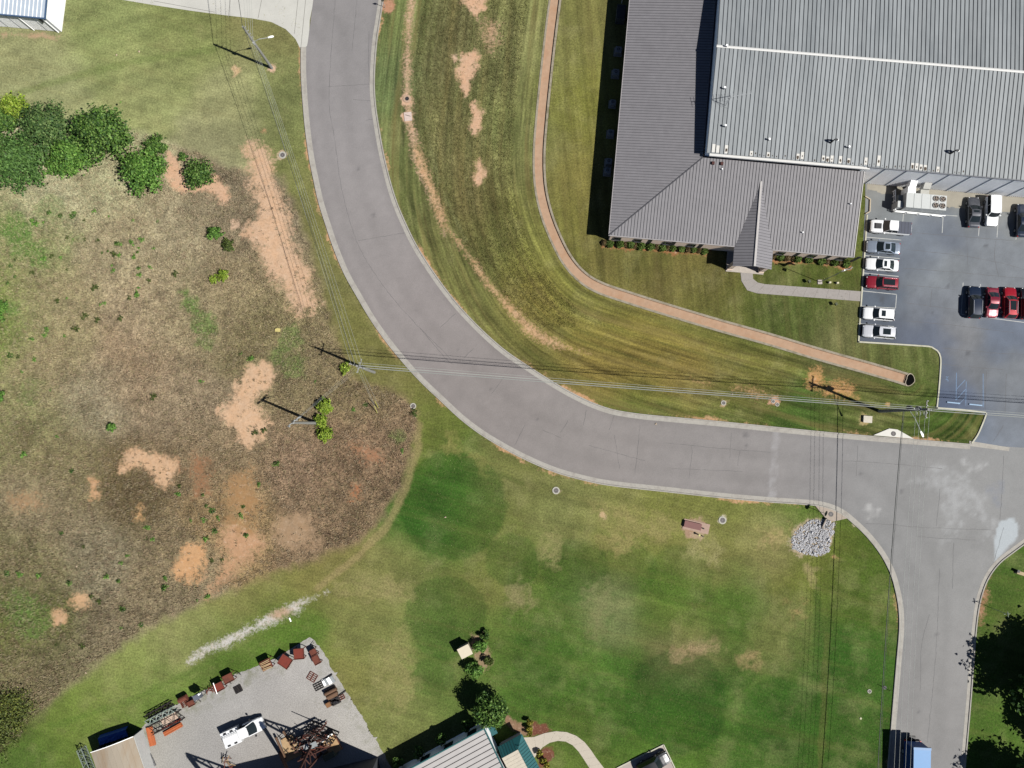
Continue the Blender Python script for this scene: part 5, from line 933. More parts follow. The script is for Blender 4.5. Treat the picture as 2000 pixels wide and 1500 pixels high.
# ------------------------------------------------------------------ utility poles and wires
m_pole = mat('weathered_pole', C(168, 168, 162), .85, var=.15, scale=3, stretch=(3, 3, .3)); m_wire = mat('aluminium_wire', C(198, 202, 196), .5, var=.0); m_cable = mat('dark_cable', C(70, 74, 72), .6, var=.0); m_ins = mat('insulator_grey', C(190, 194, 194), .4)
def pole(u, v, h, label, lean=(0, 0), r0=.23):
    q = P(u, v, 0); o = empty('utility_pole', q, 0, label, 'utility pole'); b = MB(); b.tube([(0, 0, -.3), (lean[0]*.5, lean[1]*.5, h/2), (lean[0], lean[1], h)], r0, 10, r0*.62); b.build('pole', m_pole, o); return o, q
def arm(o, c, d, l, w=.12):
    d = Vector(d).normalized(); c = Vector(c); b = MB(); b.bar(c-d*l/2, c+d*l/2, w); cr = b.build('crossarm', m_pole, o)
    for t in (-.46, -.2, .2, .46):
        b = MB(); p = c+d*(l*t); b.cyl(p+Vector((0, 0, .06)), .045, .14, 8); b.cyl(p+Vector((0, 0, .2)), .075, .1, 8); b.build('insulator', m_ins, cr)
def lamp(o, base, tip):
    b = MB(); base = Vector(base); tip = Vector(tip); d = (tip-base); b.tube([base, base+d*.4+Vector((0, 0, .35)), tip+Vector((0, 0, .1))], .045, 8); la = b.build('lamp_arm', m_ins, o)
    b = MB(); h = Vector((d.x, d.y, 0)).normalized(); n_ = Vector((-h.y, h.x, 0)); b.add([tip-h*.1-n_*.1+Vector((0, 0, .12)), tip-h*.1+n_*.1+Vector((0, 0, .12)), tip+h*.35+n_*.15+Vector((0, 0, .2)), tip+h*.7+n_*.12+Vector((0, 0, .16)), tip+h*.78+Vector((0, 0, .14)), tip+h*.7-n_*.12+Vector((0, 0, .16)), tip+h*.35-n_*.15+Vector((0, 0, .2)), tip-h*.05+Vector((0, 0, .02)), tip+h*.35+n_*.1, tip+h*.7+n_*.07+Vector((0, 0, .04)), tip+h*.7-n_*.07+Vector((0, 0, .04)), tip+h*.35-n_*.1], [(0, 6, 2, 1), (6, 5, 3, 2), (5, 4, 3), (0, 7, 11, 6), (7, 1, 2, 8), (6, 11, 10, 5), (2, 3, 9, 8), (5, 10, 4), (3, 4, 9), (10, 9, 4), (7, 8, 9, 10, 11), (0, 1, 7)]); b.build('lamp_head', m_white, la)
H1, H2, H3, H4 = 12.6, 12.6, 11.6, 14.2
o1, b1 = pole(531, 133, H1, 'tall grey utility pole with a street lamp on the north-west lawn')
lamp(o1, (0, 0, 8.2), (2.3, .45, 8.5))
W1 = [(.32, .1, 12.3), (.36, .1, 11.3), (.36, .1, 10.4), (.34, .1, 9.5)]
for x, y, z in W1:
    b = MB(); b.bar((0, 0, z-.05), (x, y, z-.05), .06); bk = b.build('bracket', m_ins, o1); b = MB(); b.cyl((x, y, z-.06), .06, .12, 8); b.build('insulator', m_ins, bk)
b = MB(); b.cyl((.05, -.2, 8.0), .16, .5, 10); b.build('control_box', m_ins, o1)
o2, b2 = pole(731, 727, H2, 'corner utility pole with crossarms where the wires turn beside the field', r0=.24)
arm(o2, (0, 0, 12.2), (.95, -.3, 0), 2.2); arm(o2, (.1, .1, 11.2), (.3, .95, 0), 2.0)
o3, b3 = pole(618, 826, H3, 'stub guy pole with brackets among yellow-green shrubs in the field', r0=.25)
b = MB(); b.bar((-.9, -.5, 11.3), (.7, .8, 11.3), .12); b.bar((-.9, -.5, 11.3), (-.3, .2, 10.4), .08); b.bar((.7, .8, 10.6), (-.6, .1, 10.9), .1); b.build('bracket', m_ins, o3)
for t in (-.7, -.2, .3): b = MB(); b.cyl((t+.1, t*.9+.1, 11.35), .1, .3, 8); b.build('insulator', m_ins, o3)
o4, b4 = pole(1717, 803, H4, 'tallest utility pole with transformer and jumper loops beside the car park', r0=.25)
arm(o4, (0, 0, 13.6), (.1, 1, 0), 2.4); arm(o4, (0, 0, 12.4), (1, -.08, 0), 2.4); lamp(o4, (0, -.1, 9.2), (1.2, -3.0, 9.6))
for (x, y, z) in ((.5, .25, 10.2), (-.45, .35, 9.6)):
    b = MB(); b.cyl((x, y, z), .26, .8, 12); tr = b.build('transformer', mat('transformer_grey', C(86, 92, 94), .5), o4); b = MB(); b.cyl((x, y, z+.8), .05, .25, 8); b.build('bushing', m_ins, tr)
b = MB()
for k in range(3):
    x0, z0 = -.2, 13.4-k*.9; b.tube([(x0, .3, z0), (x0+.1, -.55, z0-.15), (x0+.3, -.75, z0-.6), (x0+.2, -.1, z0-.8)], .03, 6)
b.build('jumper_loops', m_wire, o4)
def wire(a, bb, sag, r, m, label, cat='wire', group=None, name='overhead_wire', n=14):
    a = Vector(a); bb = Vector(bb); pts = []
    for k in range(n+1):
        t = k/n; p = a.lerp(bb, t); p.z -= sag*4*t*(1-t); pts.append(p)
    b = MB(); b.tube(pts, r, 5); return tag(b.build(name, m), label, cat, group)
def Wp(b0, o): return Vector((b0.x+o[0], b0.y+o[1], o[2]))
north = P(470, -560, 0)
for k, (x, y, z) in enumerate(W1):
    wire(Wp(b1, (x, y, z)), Vector((north.x+x+.6*k, north.y, z)), .9, .016, m_wire, ['topmost', 'second highest', 'third highest', 'lowest'][k]+' pale wire from the lamp pole over the white driveway', group='wires from the lamp pole northwards')
    wire(Wp(b1, (x, y, z)), Wp(b2, (-.75+.5*k, .2-.12*k, 12.5-.28*k)), .9, .015, m_wire, ['topmost', 'second highest', 'third highest', 'lowest'][k]+' pale wire between lamp pole and corner pole along the verge', group='wires from lamp pole to corner pole')
wire(Wp(b1, (0, 0, 12.7)), Vector((north.x-4, north.y, 13)), .8, .035, m_cable, 'dark top wire from the lamp pole to the top edge'); wire(Wp(b1, (0.1, 0, 12.6)), Wp(b2, (-.2, .1, 12.75)), .8, .03, m_cable, 'dark top wire from the lamp pole to the corner pole')
for k, (dy, dz, r) in enumerate([(.45, 0, .018), (.12, -.45, .018), (-.15, -.8, .018), (.2, -1.15, .03), (-.05, -2.0, .055)]):
    wire(Wp(b2, (.2, dy, 12.4+dz)), Wp(b4, (-.2, dy*.8, 13.7+dz)), 1.1, r, m_wire if k != 4 else mat('cable_grey', C(158, 162, 160)), ['topmost pale wire', 'second highest pale wire', 'third highest pale wire', 'fourth, slightly thicker pale wire', 'thick grey lowest cable'][k]+' of the bundle crossing the road bend', group=None if k == 4 else 'wires across the road bend')
    e = P(2330, 845, 0); wire(Wp(b4, (.2, dy*.8, 13.7+dz)), Vector((e.x, e.y+dy, 13.6+dz)), .8, r, m_wire if k != 4 else mat('cable_grey', C(158, 162, 160)), ['topmost pale wire', 'second highest pale wire', 'third highest pale wire', 'fourth, slightly thicker pale wire', 'thick grey lowest cable'][k]+' from the tallest pole over the lot entrance', group=None if k == 4 else 'wires over the lot entrance')
for k in range(3):
    wire(Wp(b2, (-.5+.4*k, -.3+.1*k, 12.3-.5*k)), Wp(b3, (-.9+.75*k, -.5+.6*k, 11.5-.2*k)), .35, .009, m_wire, ORDW[k]+' thin guy wire from the corner pole to the stub pole, counted from above', group='guy wires to the stub pole')
g1, g2 = P(737, 807, 0), P(739, 797, 0)
for k, (x, q) in enumerate(((-.15, g1), (.05, g1), (.25, g2))):
    wire(Wp(b2, (x, -.1, 11.9-.5*k)), Vector((q.x+.1*k, q.y, .05)), 0, .013, m_wire, ORDW[k]+' thin anchor guy from the corner pole into the dry grass, counted from the left', group='anchor guys of the corner pole')
for k, q in enumerate((g1, g2)):
    d = (Wp(b2, (0, 0, 11.8))-q).normalized(); b = MB(); b.tube([q+d*.05, q+d*2.3], .06, 6); tag(b.build('guy_guard', mat('yellow_guard', C(206, 200, 110))), ['lower left', 'upper right'][k]+' pale yellow guard on a guy wire in the dry grass', 'guard', 'guards on the anchor guys')
s_end = P(1668, 1900, 0)
for k, (x, z) in enumerate([(-.9, 12.7), (-.35, 12.7), (.35, 12.7), (.9, 12.7), (-1.1, 8.0), (-.7, 7.5)]):
    wire(Wp(b4, (x+(0 if k < 4 else .8), -.15, z)), Vector((s_end.x+x*1.3, s_end.y, z-.3)), 1.3, .017 if k < 4 else (.05 if k == 4 else .022), m_wire if k < 4 else m_cable, (ORDW[k]+' pale wire from the tallest pole southwards along the side road, counted from the left' if k < 4 else ['thick', 'thinner'][k-4]+' dark low cable from the tallest pole southwards along the side road'), group='wires southwards along the side road' if k < 4 else 'dark cables southwards')
q = P(1666, 2010, 0); 

# ------------------------------------------------------------------ small street furniture
def at(o, u, v, z=0): q = P(u, v, z); o.location = (q.x, q.y, 0); return o
def manhole(u, v, r, label, ring=True, h=.08, name='manhole'):
    q = P(u, v); o = empty(name, q, random.uniform(0, 6), label, 'manhole'); b = MB()
    b.ring((0, 0, -.02), r*.68, r, h+.02, 24); b.build('frame', mat('manhole_ring', C(206, 204, 192), .85), o)
    b = MB(); b.cyl((0, 0, -.02), r*.68, h-.01, 22); c_ = b.build('cover', mat('iron_cover', C(134, 128, 128), .7, var=.15), o)
    b = MB(); b.ring((0, 0, h-.03), r*.3, r*.36, .015, 16)
    for k in range(6): a = k*PI/3; b.box((r*.5*math.cos(a), r*.5*math.sin(a), h-.02), (r*.22, .03, .015), a)
    b.build('cover_ribs', m_dark, c_); return o
manhole(1086, 958, .55, 'round manhole with pale concrete ring on the lawn south of the bend'); manhole(1411, 1016, .58, 'round manhole with pale ring on the lawn right of the red-brown hatch'); manhole(807, 793, .45, 'round manhole at the edge of the rough field by the bend'); manhole(552, 303, .55, 'round manhole in bare soil under the wires near the north-west lawn'); manhole(1413, 787, .38, 'small round cover with tan ring on the verge above the road')
manhole(1510, 784, .3, 'upper left of the touching pair of round covers on the verge'); manhole(1518, 790, .3, 'lower right of the touching pair of round covers on the verge'); manhole(1698, 1350, .3, 'small white ring cover on the lawn beside the side road')
q = P(795, 193); b = MB(); b.ring((q.x, q.y, -.02), .32, .62, .12, 14); b.cur = 1; b.cyl((q.x, q.y, -.02), .32, .05, 14); tag(b.build('open_drain', [mat('drain_clay', C(206, 176, 152)), m_dark]), 'round drain with a dark open mouth on the sandy strip', 'drain')  # dark disc: the drain's inner darkness is put into its colour
q = P(797, 228); b = MB(); b.box((q.x, q.y, .05), (1.15, 1.35, .14), .1); b.cur = 1; b.tube([(q.x-.4, q.y+.25, .14), (q.x+.4, q.y+.02, .14)], .035, 6); tag(b.build('concrete_block', [mat('pinkish_concrete', C(232, 212, 202)), m_dark]), 'pinkish white concrete pad with a rod lying on the sandy strip', 'pad')
q = P(1693, 819); b = MB(); b.box((q.x, q.y, .16), (1.2, .95, .36), -.08); b.box((q.x, q.y, .36), (1.28, 1.02, .05), -.08); tag(b.build('utility_box', mat('cream_box', C(226, 218, 202), .7)), 'cream ground utility box on the verge left of the tallest pole', 'utility box')
hq = P(1355, 1027); hz = math.radians(-13); o = empty('hatch', (hq.x, hq.y, 0), hz, 'long red-brown hatch on a tan slab in the lawn south of the road', 'hatch'); b = MB(); b.box((.35, 0, .05), (3.9, 1.5, .14)); b.build('slab', mat('tan_slab', C(196, 168, 152), .9, var=.12, scale=4), o)
b = MB(); b.box((-.25, .05, .3), (2.55, .95, .42)); b.build('lid', mat('red_brown_lid', C(142, 98, 94), .7, var=.08), o); b = MB(); b.cyl((1.45, -.05, .1), .09, .35, 8); b.build('vent_pipe', m_dark, o)
q = P(1364, 1044); b = MB(); b.tube([(q.x, q.y, 0), (q.x, q.y, .75)], .1, 8); b.cyl((q.x, q.y, .7), .16, .12, 10); tag(b.build('bollard', mat('pale_yellow_post', C(226, 220, 150))), 'short pale yellow post below the red-brown hatch', 'post')
q = P(1372, 1047); b = MB(); b.tube([(q.x, q.y, 0), (q.x, q.y, .35)], .07, 8); b.cyl((q.x, q.y, .3), .1, .08, 10); tag(b.build('valve_post', m_dark), 'tiny dark valve stub right of the pale yellow post', 'valve')
# storm inlets
def inlet(pts, label, mh, m):
    w = [(p.x, p.y) for p in P2(pts)]; o = empty('storm_inlet', (0, 0, 0), 0, label, 'storm drain'); b = MB(); b.prism(w, -.02, .165); b.build('top_slab', m, o)
    q = P(*mh); b = MB(); b.cyl((q.x, q.y, .16), .36, .02, 22); c_ = b.build('cover', mat('iron_cover', C(134, 128, 128)), o); b = MB(); b.ring((q.x, q.y, .18), .2, .25, .012, 16); b.ring((q.x, q.y, .18), .32, .36, .012, 20); b.build('cover_ribs', m_dark, c_); return o
inlet([(1705,850),(1736,837),(1752,839),(1784,857)], 'bright white storm inlet slab with a round cover on the upper kerb', (1744, 847), mat('new_concrete', C(246, 244, 236), .8, var=.04)); inlet([(1592,988),(1612,990),(1640,1002),(1655,1012),(1628,1018),(1612,1012)], 'tan storm inlet slab with a round cover above the rock pile', (1622, 1004), mat('old_inlet', C(192, 178, 164), .85, var=.12))
# rip-rap
rr = np.random.default_rng(77); rp = [(p.x, p.y) for p in P2([(1545,1058),(1562,1030),(1580,1019),(1600,1015),(1624,1014),(1630,1022),(1622,1050),(1618,1076),(1604,1086),(1585,1084),(1560,1078),(1548,1072)])]
xs = rr.uniform(min(p[0] for p in rp), max(p[0] for p in rp), 9000); ys = rr.uniform(min(p[1] for p in rp), max(p[1] for p in rp), 9000); d_ = sdf(xs, ys, rp)+(fbm(xs, ys, .8, 3)-.5)*1.0; k_ = d_ < .05; xs, ys, d_ = xs[k_][:1500], ys[k_][:1500], d_[k_][:1500]
b = MB(); m_rock = mat('pale_rock', C(222, 222, 226), .85, var=.22, scale=5)
def rock(b, x, y, z, s):
    R_ = Matrix.Rotation(random.uniform(0, 6), 3, 'Z') @ Matrix.Rotation(random.uniform(-.8, .8), 3, 'X'); o = []
    for p in ((-1, -.7, -.6), (1, -.8, -.5), (.9, .8, -.6), (-.8, .9, -.5), (-.7, -.6, .6), (.6, -.7, .7), (.8, .5, .5), (-.5, .6, .8)): o.append(R_ @ Vector((p[0]*s*random.uniform(.7, 1.2), p[1]*s*random.uniform(.6, 1.0), p[2]*s*.8))+Vector((x, y, z)))
    b.add(o, [(3, 2, 1, 0), (4, 5, 6, 7), (0, 1, 5, 4), (1, 2, 6, 5), (2, 3, 7, 6), (3, 0, 4, 7)])
big_n = 0; rpile = empty('rock_pile', P(1585, 1050), 0, 'pile of pale broken rocks below the storm inlet', 'rock pile')
for x, y, dd in zip(xs, ys, d_): rock(b, x-rpile.location.x, y-rpile.location.y, -.01+.09*random.random()+min(.1, -dd*.04), random.choice((.07, .09, .12, .15)))
b.build('rocks', m_rock, rpile, kind='stuff')
for (u, v) in ((1617, 1053), (1620, 1057), (1590, 1080), (1568, 1078), (1600, 1027), (1585, 1040), (1575, 1050), (1605, 1070)):
    b = MB(); q = P(u, v)-rpile.location; rock(b, q.x, q.y, .2, .24); b.build('rock', m_rock, rpile)
b = MB(); pw_ = P2([(1612,1012),(1621,1016),(1616,1034),(1604,1030)]); b.prism([(p.x, p.y) for p in pw_], .0, .05); o = b.build('pipe_mouth', m_dark, None); tag(o, 'dark open pipe mouth in the rock pile under the inlet', 'drain pipe'); b = MB(); q = [(p.x, p.y) for p in pw_]  # flat dark plate; the opening's inner shade is put into its colour
for k in (0, 3): b.bar((*q[k], .25), (*q[(k+3) % 4 if k == 0 else 2], .25), .12, .5)
b.bar((*q[0], .3), (*q[1], .3), .14, .6); b.build('headwall', mat('old_inlet', C(192, 178, 164)), o)
# culvert at the end of the flume
q = P(1777, 742.5); fd_ = (flume[-1]-flume[-3]).normalized(); fz = math.atan2(fd_.y, fd_.x); o = empty('culvert_mouth', (q.x, q.y, 0), fz, 'dark oval culvert mouth at the end of the orange flume', 'culvert'); b = MB(); n = 20
ring_o = [(.05+.62*math.cos(2*PI*k/n)-.25*abs(math.sin(2*PI*k/n)), 1.02*math.sin(2*PI*k/n), .14+.16*max(0, math.cos(2*PI*k/n))) for k in range(n)]; ring_i = [(p[0]*.86, p[1]*.88, p[2]-.01) for p in ring_o]
b.add(ring_o+ring_i, [(k, (k+1) % n, (k+1) % n+n, k+n) for k in range(n)]); b.cur = 1; b.add([(p[0], p[1], p[2]-.06) for p in ring_i], [tuple(range(n))]); b.build('pipe_end', [mat('pale_pipe', C(200, 188, 168)), mat('pipe_inner_shade', (.004, .004, .004), .95, spec=0)], o)  # black face closes the pipe, coloured as its unlit inside
# signs
def sign(u, v, h, kind, label, rz, m, cat='sign'):
    q = P(u, v); o = empty('road_sign' if kind != 'street' else 'street_name_sign', q, rz, label, cat); b = MB(); b.tube([(0, 0, -.1), (0, 0, h)], .035, 8); b.build('post', m_ins, o)
    b = MB()
    if kind == 'round': b.tube([(0, -.06, h-.1), (0, -.03, h-.1)], .42, 8)
    elif kind == 'street': b.box((0, 0, h+.12), (.9, .03, .2)); b.box((0, 0, h+.36), (.03, .75, .2))
    else: b.box((0, -.05, h-.2), (.46, .03, .62))
    b.build('sign_plate', m, o); return o
m_signb = mat('sign_back', C(104, 106, 100), .5); sign(1600, 999, 2.6, 'round', 'stop sign seen from above at the corner by the tan inlet', 1.2, m_signb); sign(1938, 1188, 3.3, 'street', 'crossed street name signs on a thin post at the right-hand corner', .1, mat('sign_green', C(150, 176, 152), .5)); sign(752, 15, 2.4, 'plate', 'road sign on a thin post at the top kerb', .3, m_signb)
q = P(1728, 1343); b = MB(); b.tube([(q.x, q.y, 0), (q.x+.1, q.y, 1.6)], .04, 6); b.cyl((q.x, q.y, 0), .28, .06, 12); tag(b.build('marker_post', m_dark), 'thin dark marker post by the kerb of the side road', 'post')
q = P(1681, 1403); b = MB(); b.cyl((q.x, q.y, 0), .16, .08, 12); tag(b.build('valve_cover', mat('pale_cover', C(214, 214, 180))), 'tiny pale valve cover on the dark lawn near the lower right', 'valve')
q = P(1985, 1118); o = empty('boulder_marker', (q.x+.6, q.y-.1, 0), -.3, 'tan flat stone marker at the right edge by the corner', 'stone'); b = MB(); b.box((0, 0, .2), (1.7, .55, .4), 0, .85); b.build('stone', mat('tan_stone', C(206, 186, 152), .9, var=.2), o); b = MB(); b.box((-.75, .15, .35), (.35, .4, .7)); b.build('dark_box', m_dark, o)
for (u, v), lab in (((1571, 1010), 'x'),): pass
for k, (u, v) in enumerate(((1862, 787), (1905, 791))):
    a, c_ = P(u-13, v-1.5), P(u+12, v+1); b = MB(); b.bar(a+Vector((0, 0, .1)), c_+Vector((0, 0, .1)), .17, .17); tag(b.build('wheel_stop', mat('pale_blue_stop', C(176, 208, 240), .7)), ['left', 'right'][k]+' pale blue wheel stop in the accessible bays', 'wheel stop')
# flagpole and lights
q = P(1601, 551); HF = 9.0; o = empty('flagpole', q, 0, 'tall slim flagpole on a square base in the office lawn', 'flagpole'); b = MB(); b.box((0, 0, .06), (.65, .65, .16)); b.build('footing', mat('footing_concrete', C(206, 196, 190)), o); b = MB(); b.tube([(0, 0, 0), (0, 0, HF)], .055, 8, .03); b.build('pole', m_ins, o)
b = MB(); b.tube([(0, 0, HF), (0, 0, HF+.02)], .1, 8); b.cyl((0, 0, HF), .09, .14, 8); b.build('finial', m_white, o)
b = MB(); n = 14; rows = []
for i in range(n+1):
    t = i/n; rows.append([(.06+1.55*t, .05+.55*t+.10*math.sin(t*9+k*.5), HF-.15-1.15*k/6-.75*t*t+.05*math.sin(t*7+k)) for k in range(7)])
b.grid(rows); b.f += [f[::-1] for f in b.f]; b.m = [0]*len(b.f); b = MB(); b.grid(rows); b.build('flag', mat('pale_flag', C(214, 208, 198), .8, var=.08, scale=3), o, smooth=True); b = MB(); r2 = [[(-.05-.4*t, -.05-.28*t, HF-1.4-.9*k/4-.4*t) for k in range(5)] for t in (0, .33, .66, 1)]; b.grid(r2); b.build('flag', mat('second_flag', C(150, 160, 180), .8), o, smooth=True)
for (u, v), lab in (((1578, 551), 'dark floodlight left of the flagpole'), ((1630, 595), 'dark floodlight below the sidewalk')):
    q = P(u, v); o = empty('floodlight', q, .2, lab, 'floodlight'); b = MB(); b.tube([(0, 0, 0), (0, 0, .55)], .04, 6); b.build('stem', m_dark, o); b = MB(); b.box((-.05, 0, .72), (.34, .42, .36), .2); b.build('head', mat('olive_housing', C(92, 100, 70), .7), o)
for (u, v), lab in (((1620, 552), 'white ground light just right of the flagpole'), ((1635, 553), 'cream curved stone at the far right of the flagpole')):
    q = P(u, v); o = empty('ground_light', q, .1, lab, 'ground light'); b = MB(); b.box((0, 0, .18), (.42, .3, .36), 0, .7); b.build('housing', mat('cream_housing', C(244, 236, 204), .7), o); b = MB(); b.box((-.24, .02, .25), (.1, .26, .3)); b.build('lens', m_dark, o)
# shed, litter
c0 = P(908, 1273, 1.9); o = empty('garden_shed', (c0.x, c0.y, 0), math.radians(27), 'little cream-roofed shed among shrubs in the south lawn', 'shed'); b = MB(); b.box((0, 0, .85), (1.55, 1.3, 1.7)); b.build('wall', mat('shed_wall', C(190, 180, 156), .8), o); b = MB(); b.slab([(-.9, -.8, 1.78), (.9, -.8, 1.78), (.9, .8, 1.92), (-.9, .8, 1.92)], .1); b.build('roof', mat('cream_roof', C(240, 228, 204), .7, var=.04), o); b = MB(); b.box((0, -.67, .8), (.7, .05, 1.5)); b.build('door', mat('shed_door', C(150, 140, 120)), o)
q = P(544, 645); b = MB(); b.prism([(q.x-.4, q.y-.25), (q.x+.35, q.y-.3), (q.x+.4, q.y+.2), (q.x-.05, q.y+.3), (q.x-.42, q.y+.15)], .25, .42); tag(b.build('foam_block', mat('pale_yellow_foam', C(232, 216, 140))), 'pale yellow foam block lying in the dry field', 'litter')
q = P(567, 1209); b = MB(); b.bar((q.x-.1, q.y+.2, .12), (q.x+.15, q.y-.35, .12), .16, .12); tag(b.build('pipe_end', m_white), 'short white pipe end poking into the gravel wash', 'pipe')
for (u, v), w_ in (((1281, 828), 'by the kerb of the bend'), ((1430, 770), 'near the wires on the north verge'), ((311, 1098), 'in the lower part of the dry field'), ((168, 1314), 'on the edge of the dry field above the yard'), ((150, 1106), 'in the lower left of the dry field'), ((870, 1010), 'on the darkest round of the south lawn'), ((228, 108), 'left of its twin on the north-west lawn'), ((272, 101), 'right of its twin on the north-west lawn')):
    q = P(u, v); b = MB(); rock(b, q.x, q.y, .08, .16); tag(b.build('stone', mat('pale_stone', C(222, 200, 172))), 'small pale stone '+w_, 'stone', 'stray stones in the grass')
# ------------------------------------------------------------------ cars
m_tyre = mat('tyre', (.012, .012, .012), .9, var=.1); m_rim = mat('rim', (.35, .36, .37), .35, .6, var=.05); m_cg = mat('car_glass', (.010, .014, .016), .06, var=.0, spec=.45); m_blk = mat('black_plastic', (.012, .012, .014), .55, var=.1); m_head = mat('lamp_glass', (.6, .62, .63), .15, var=0); m_tail = mat('tail_red', (.25, .01, .012), .25, var=0); m_chrome = mat('chrome', (.6, .61, .62), .2, .8, var=0)
def paint(name, rgb, **kw): return mat('paint_'+name, rgb, .28, kw.get('metal', .25), var=.02, spec=.5, coat=.6)
def car(u, v, ang, L_, W_, H_, kind, pm, label, sunroof=None, rails=False, hood_scoop=False, cat='car', name='parked_car', glassroof=False):
    q = P(u, v, H_*.6); o = empty(name, (q.x, q.y, .03), math.radians(ang), label, cat, 'cars in the car park' if v < 700 else None); h = W_/2
    suv = kind in ('suv', 'boxy'); pick = kind == 'pickup'
    belt = 1.0 if suv else (1.08 if pick else .92); hz = 1.0 if suv else (1.12 if pick else .88)
    wbf = L_*(.19 if not pick else .20); rf = wbf-L_*(.13 if suv else .15 if not pick else .10); rr_ = -L_*(.40 if suv else .16 if not pick else .10); wbr = -L_*(.485 if suv else .33 if not pick else .14)
    if kind == 'boxy': rf = wbf-L_*.08; wbr = -L_*.49; rr_ = -L_*.46
    st = [-1, -.985, -.94, -.85, -.7, -.5, -.25, 0, .25, .5, .7, .85, .94, .985, 1]; rows = []
    for s_ in st:
        x = s_*L_/2; e = abs(s_); w = h*(1-.02*e**2-.20*max(0, (e-.8)/.2)**2.6); front = s_ > 0
        if x > wbf-.05: top = belt+(hz-.22-belt)*max(0, (x-wbf)/(L_/2-wbf))**1.6
        else: top = belt if not (kind == 'sedan' and x < wbr) else belt+.02
        if e > .93: top -= (.10 if front else .16)*((e-.93)/.07)
        lo = .24+.12*max(0, (e-.85)/.15); sh_ = .94 if e < .95 else .96
        rows.append([(x, -w*.93, lo), (x, -w, .5), (x, -w*.985, top-.16), (x, -w*.90, top-.02), (x, -w*.55, top+.025), (x, 0, top+.035), (x, w*.55, top+.025), (x, w*.90, top-.02), (x, w*.985, top-.16), (x, w, .5), (x, w*.93, lo)])
    b = MB(); b.grid(rows[::-1]); n = 11; b.add(rows[0], [tuple(range(n))]); b.add(rows[-1], [tuple(range(n))[::-1]]); b.add([rows[0][0], rows[0][-1], rows[-1][-1], rows[-1][0]], [(0, 1, 2, 3)]); b.build('body', pm, o, smooth=False)
    wb, wr = h*.89, h*.70
    if kind == 'boxy': wr = h*.80
    z0 = belt+.02; nn = 6
    def band(xa, wa, za, xb, wb_, zb, bul):
        out = []
        for i in range(5):
            t = i/4; x = xa+(xb-xa)*t; w = wa+(wb_-wa)*t; z = za+(zb-za)*t; out.append([(x+bul*(1-(2*j/nn-1)**2)*(1-t*.4), w*(2*j/nn-1), z+.02*(1-(2*j/nn-1)**2)) for j in range(nn+1)])
        return out
    b = MB(); b.grid(band(wbf, wb*.97, z0, rf, wr, H_, .16)); b.build('windshield', m_cg, o, smooth=True)
    b = MB(); b.grid(band(wbr, wb*.95, z0, rr_, wr, H_, -.10)[::-1]); b.build('rear_window', m_cg, o, smooth=True)
    rt = []
    for i in range(7):
        t = i/6; x = rr_+(rf-rr_)*t; cr = .05*math.sin(PI*min(1, max(0, t)))
        rt.append([(x+(.16*.6*(1-(2*j/nn-1)**2) if i == 6 else -.06*(1-(2*j/nn-1)**2) if i == 0 else 0), wr*(2*j/nn-1), H_+.02*(1-(2*j/nn-1)**2)+cr) for j in range(nn+1)])
    b = MB(); b.grid(rt); b.grid([[(p[0], p[1], p[2]-.05) for p in r] for r in rt[::-1]]); rf_o = b.build('roof', m_cg if glassroof else pm, o, smooth=True)
    for s_ in (-1, 1):
        b = MB(); f_ = [(wbr, s_*wb, z0), (wbf, s_*wb*.985, z0), (rf, s_*wr*1.01, H_), (rr_, s_*wr*1.01, H_)]; b.add(f_, [(0, 1, 2, 3) if s_ < 0 else (3, 2, 1, 0)]); b.build('side_window', m_cg, o)
        b = MB(); b.bar((wbf, s_*wb*.975, z0), (rf, s_*wr, H_), .09, .05); b.bar((wbr, s_*wb*.97, z0), (rr_, s_*wr, H_), .16 if suv else .12, .05); b.bar((rr_, s_*wr, H_+.01), (rf, s_*wr, H_+.01), .1, .06); mx = (wbf+wbr)*.5; b.bar((mx, s_*wb*1.0, z0), (mx-.05, s_*wr*1.01, H_), .09, .04); b.build('pillar', pm, o)
        b = MB(); b.box((wbf-.12, s_*(h+.09), belt+.06), (.16, .2, .14), -s_*.25); b.build('mirror', pm, o)
        b = MB(); b.box((L_/2-.22, s_*h*.68, hz-.30), (.30, .30, .12), -s_*.5); b.build('headlight', m_head, o)
        b = MB(); b.box((-L_/2+.09, s_*h*.74, belt-.2), (.16, .28, .18), s_*.35); b.build('taillight', m_tail, o)
        if rails: b = MB(); b.bar((rr_+.15, s_*wr*.93, H_+.09), (rf-.15, s_*wr*.93, H_+.09), .045, .05); b.build('roof_rail', m_chrome, o)
        for xw in (-L_*.30, L_*.31):
            b = MB(); b.tube([(xw, s_*(h-.20), .33), (xw, s_*(h+.012), .33)], .33, 16); w_ = b.build('wheel', m_tyre, o); b = MB(); b.tube([(xw, s_*(h+.005), .33), (xw, s_*(h+.022), .33)], .21, 12); b.build('rim', m_rim, w_)
    if sunroof:
        a, c_ = sunroof; xa = rr_+(rf-rr_)*a; xb = rr_+(rf-rr_)*c_; b = MB(); b.slab([(xa, -wr*.66, H_+.075), (xb, -wr*.66, H_+.075), (xb, wr*.66, H_+.075), (xa, wr*.66, H_+.075)], .03); b.build('sunroof', m_cg, rf_o)
    if pick:
        b = MB(); x0 = -L_/2+.12; x1 = wbr-.08; b.box(((x0+x1)/2, 0, belt+.045), (x1-x0, W_*.92, .07)); tn = b.build('tonneau_cover', mat('dark_tonneau', C(84, 90, 108), .5, var=.08), o); b = MB()
        for k in range(1, 4): x = x0+(x1-x0)*k/4; b.box((x, 0, belt+.084), (.03, W_*.9, .012))
        b.build('tonneau_ribs', m_blk, tn)
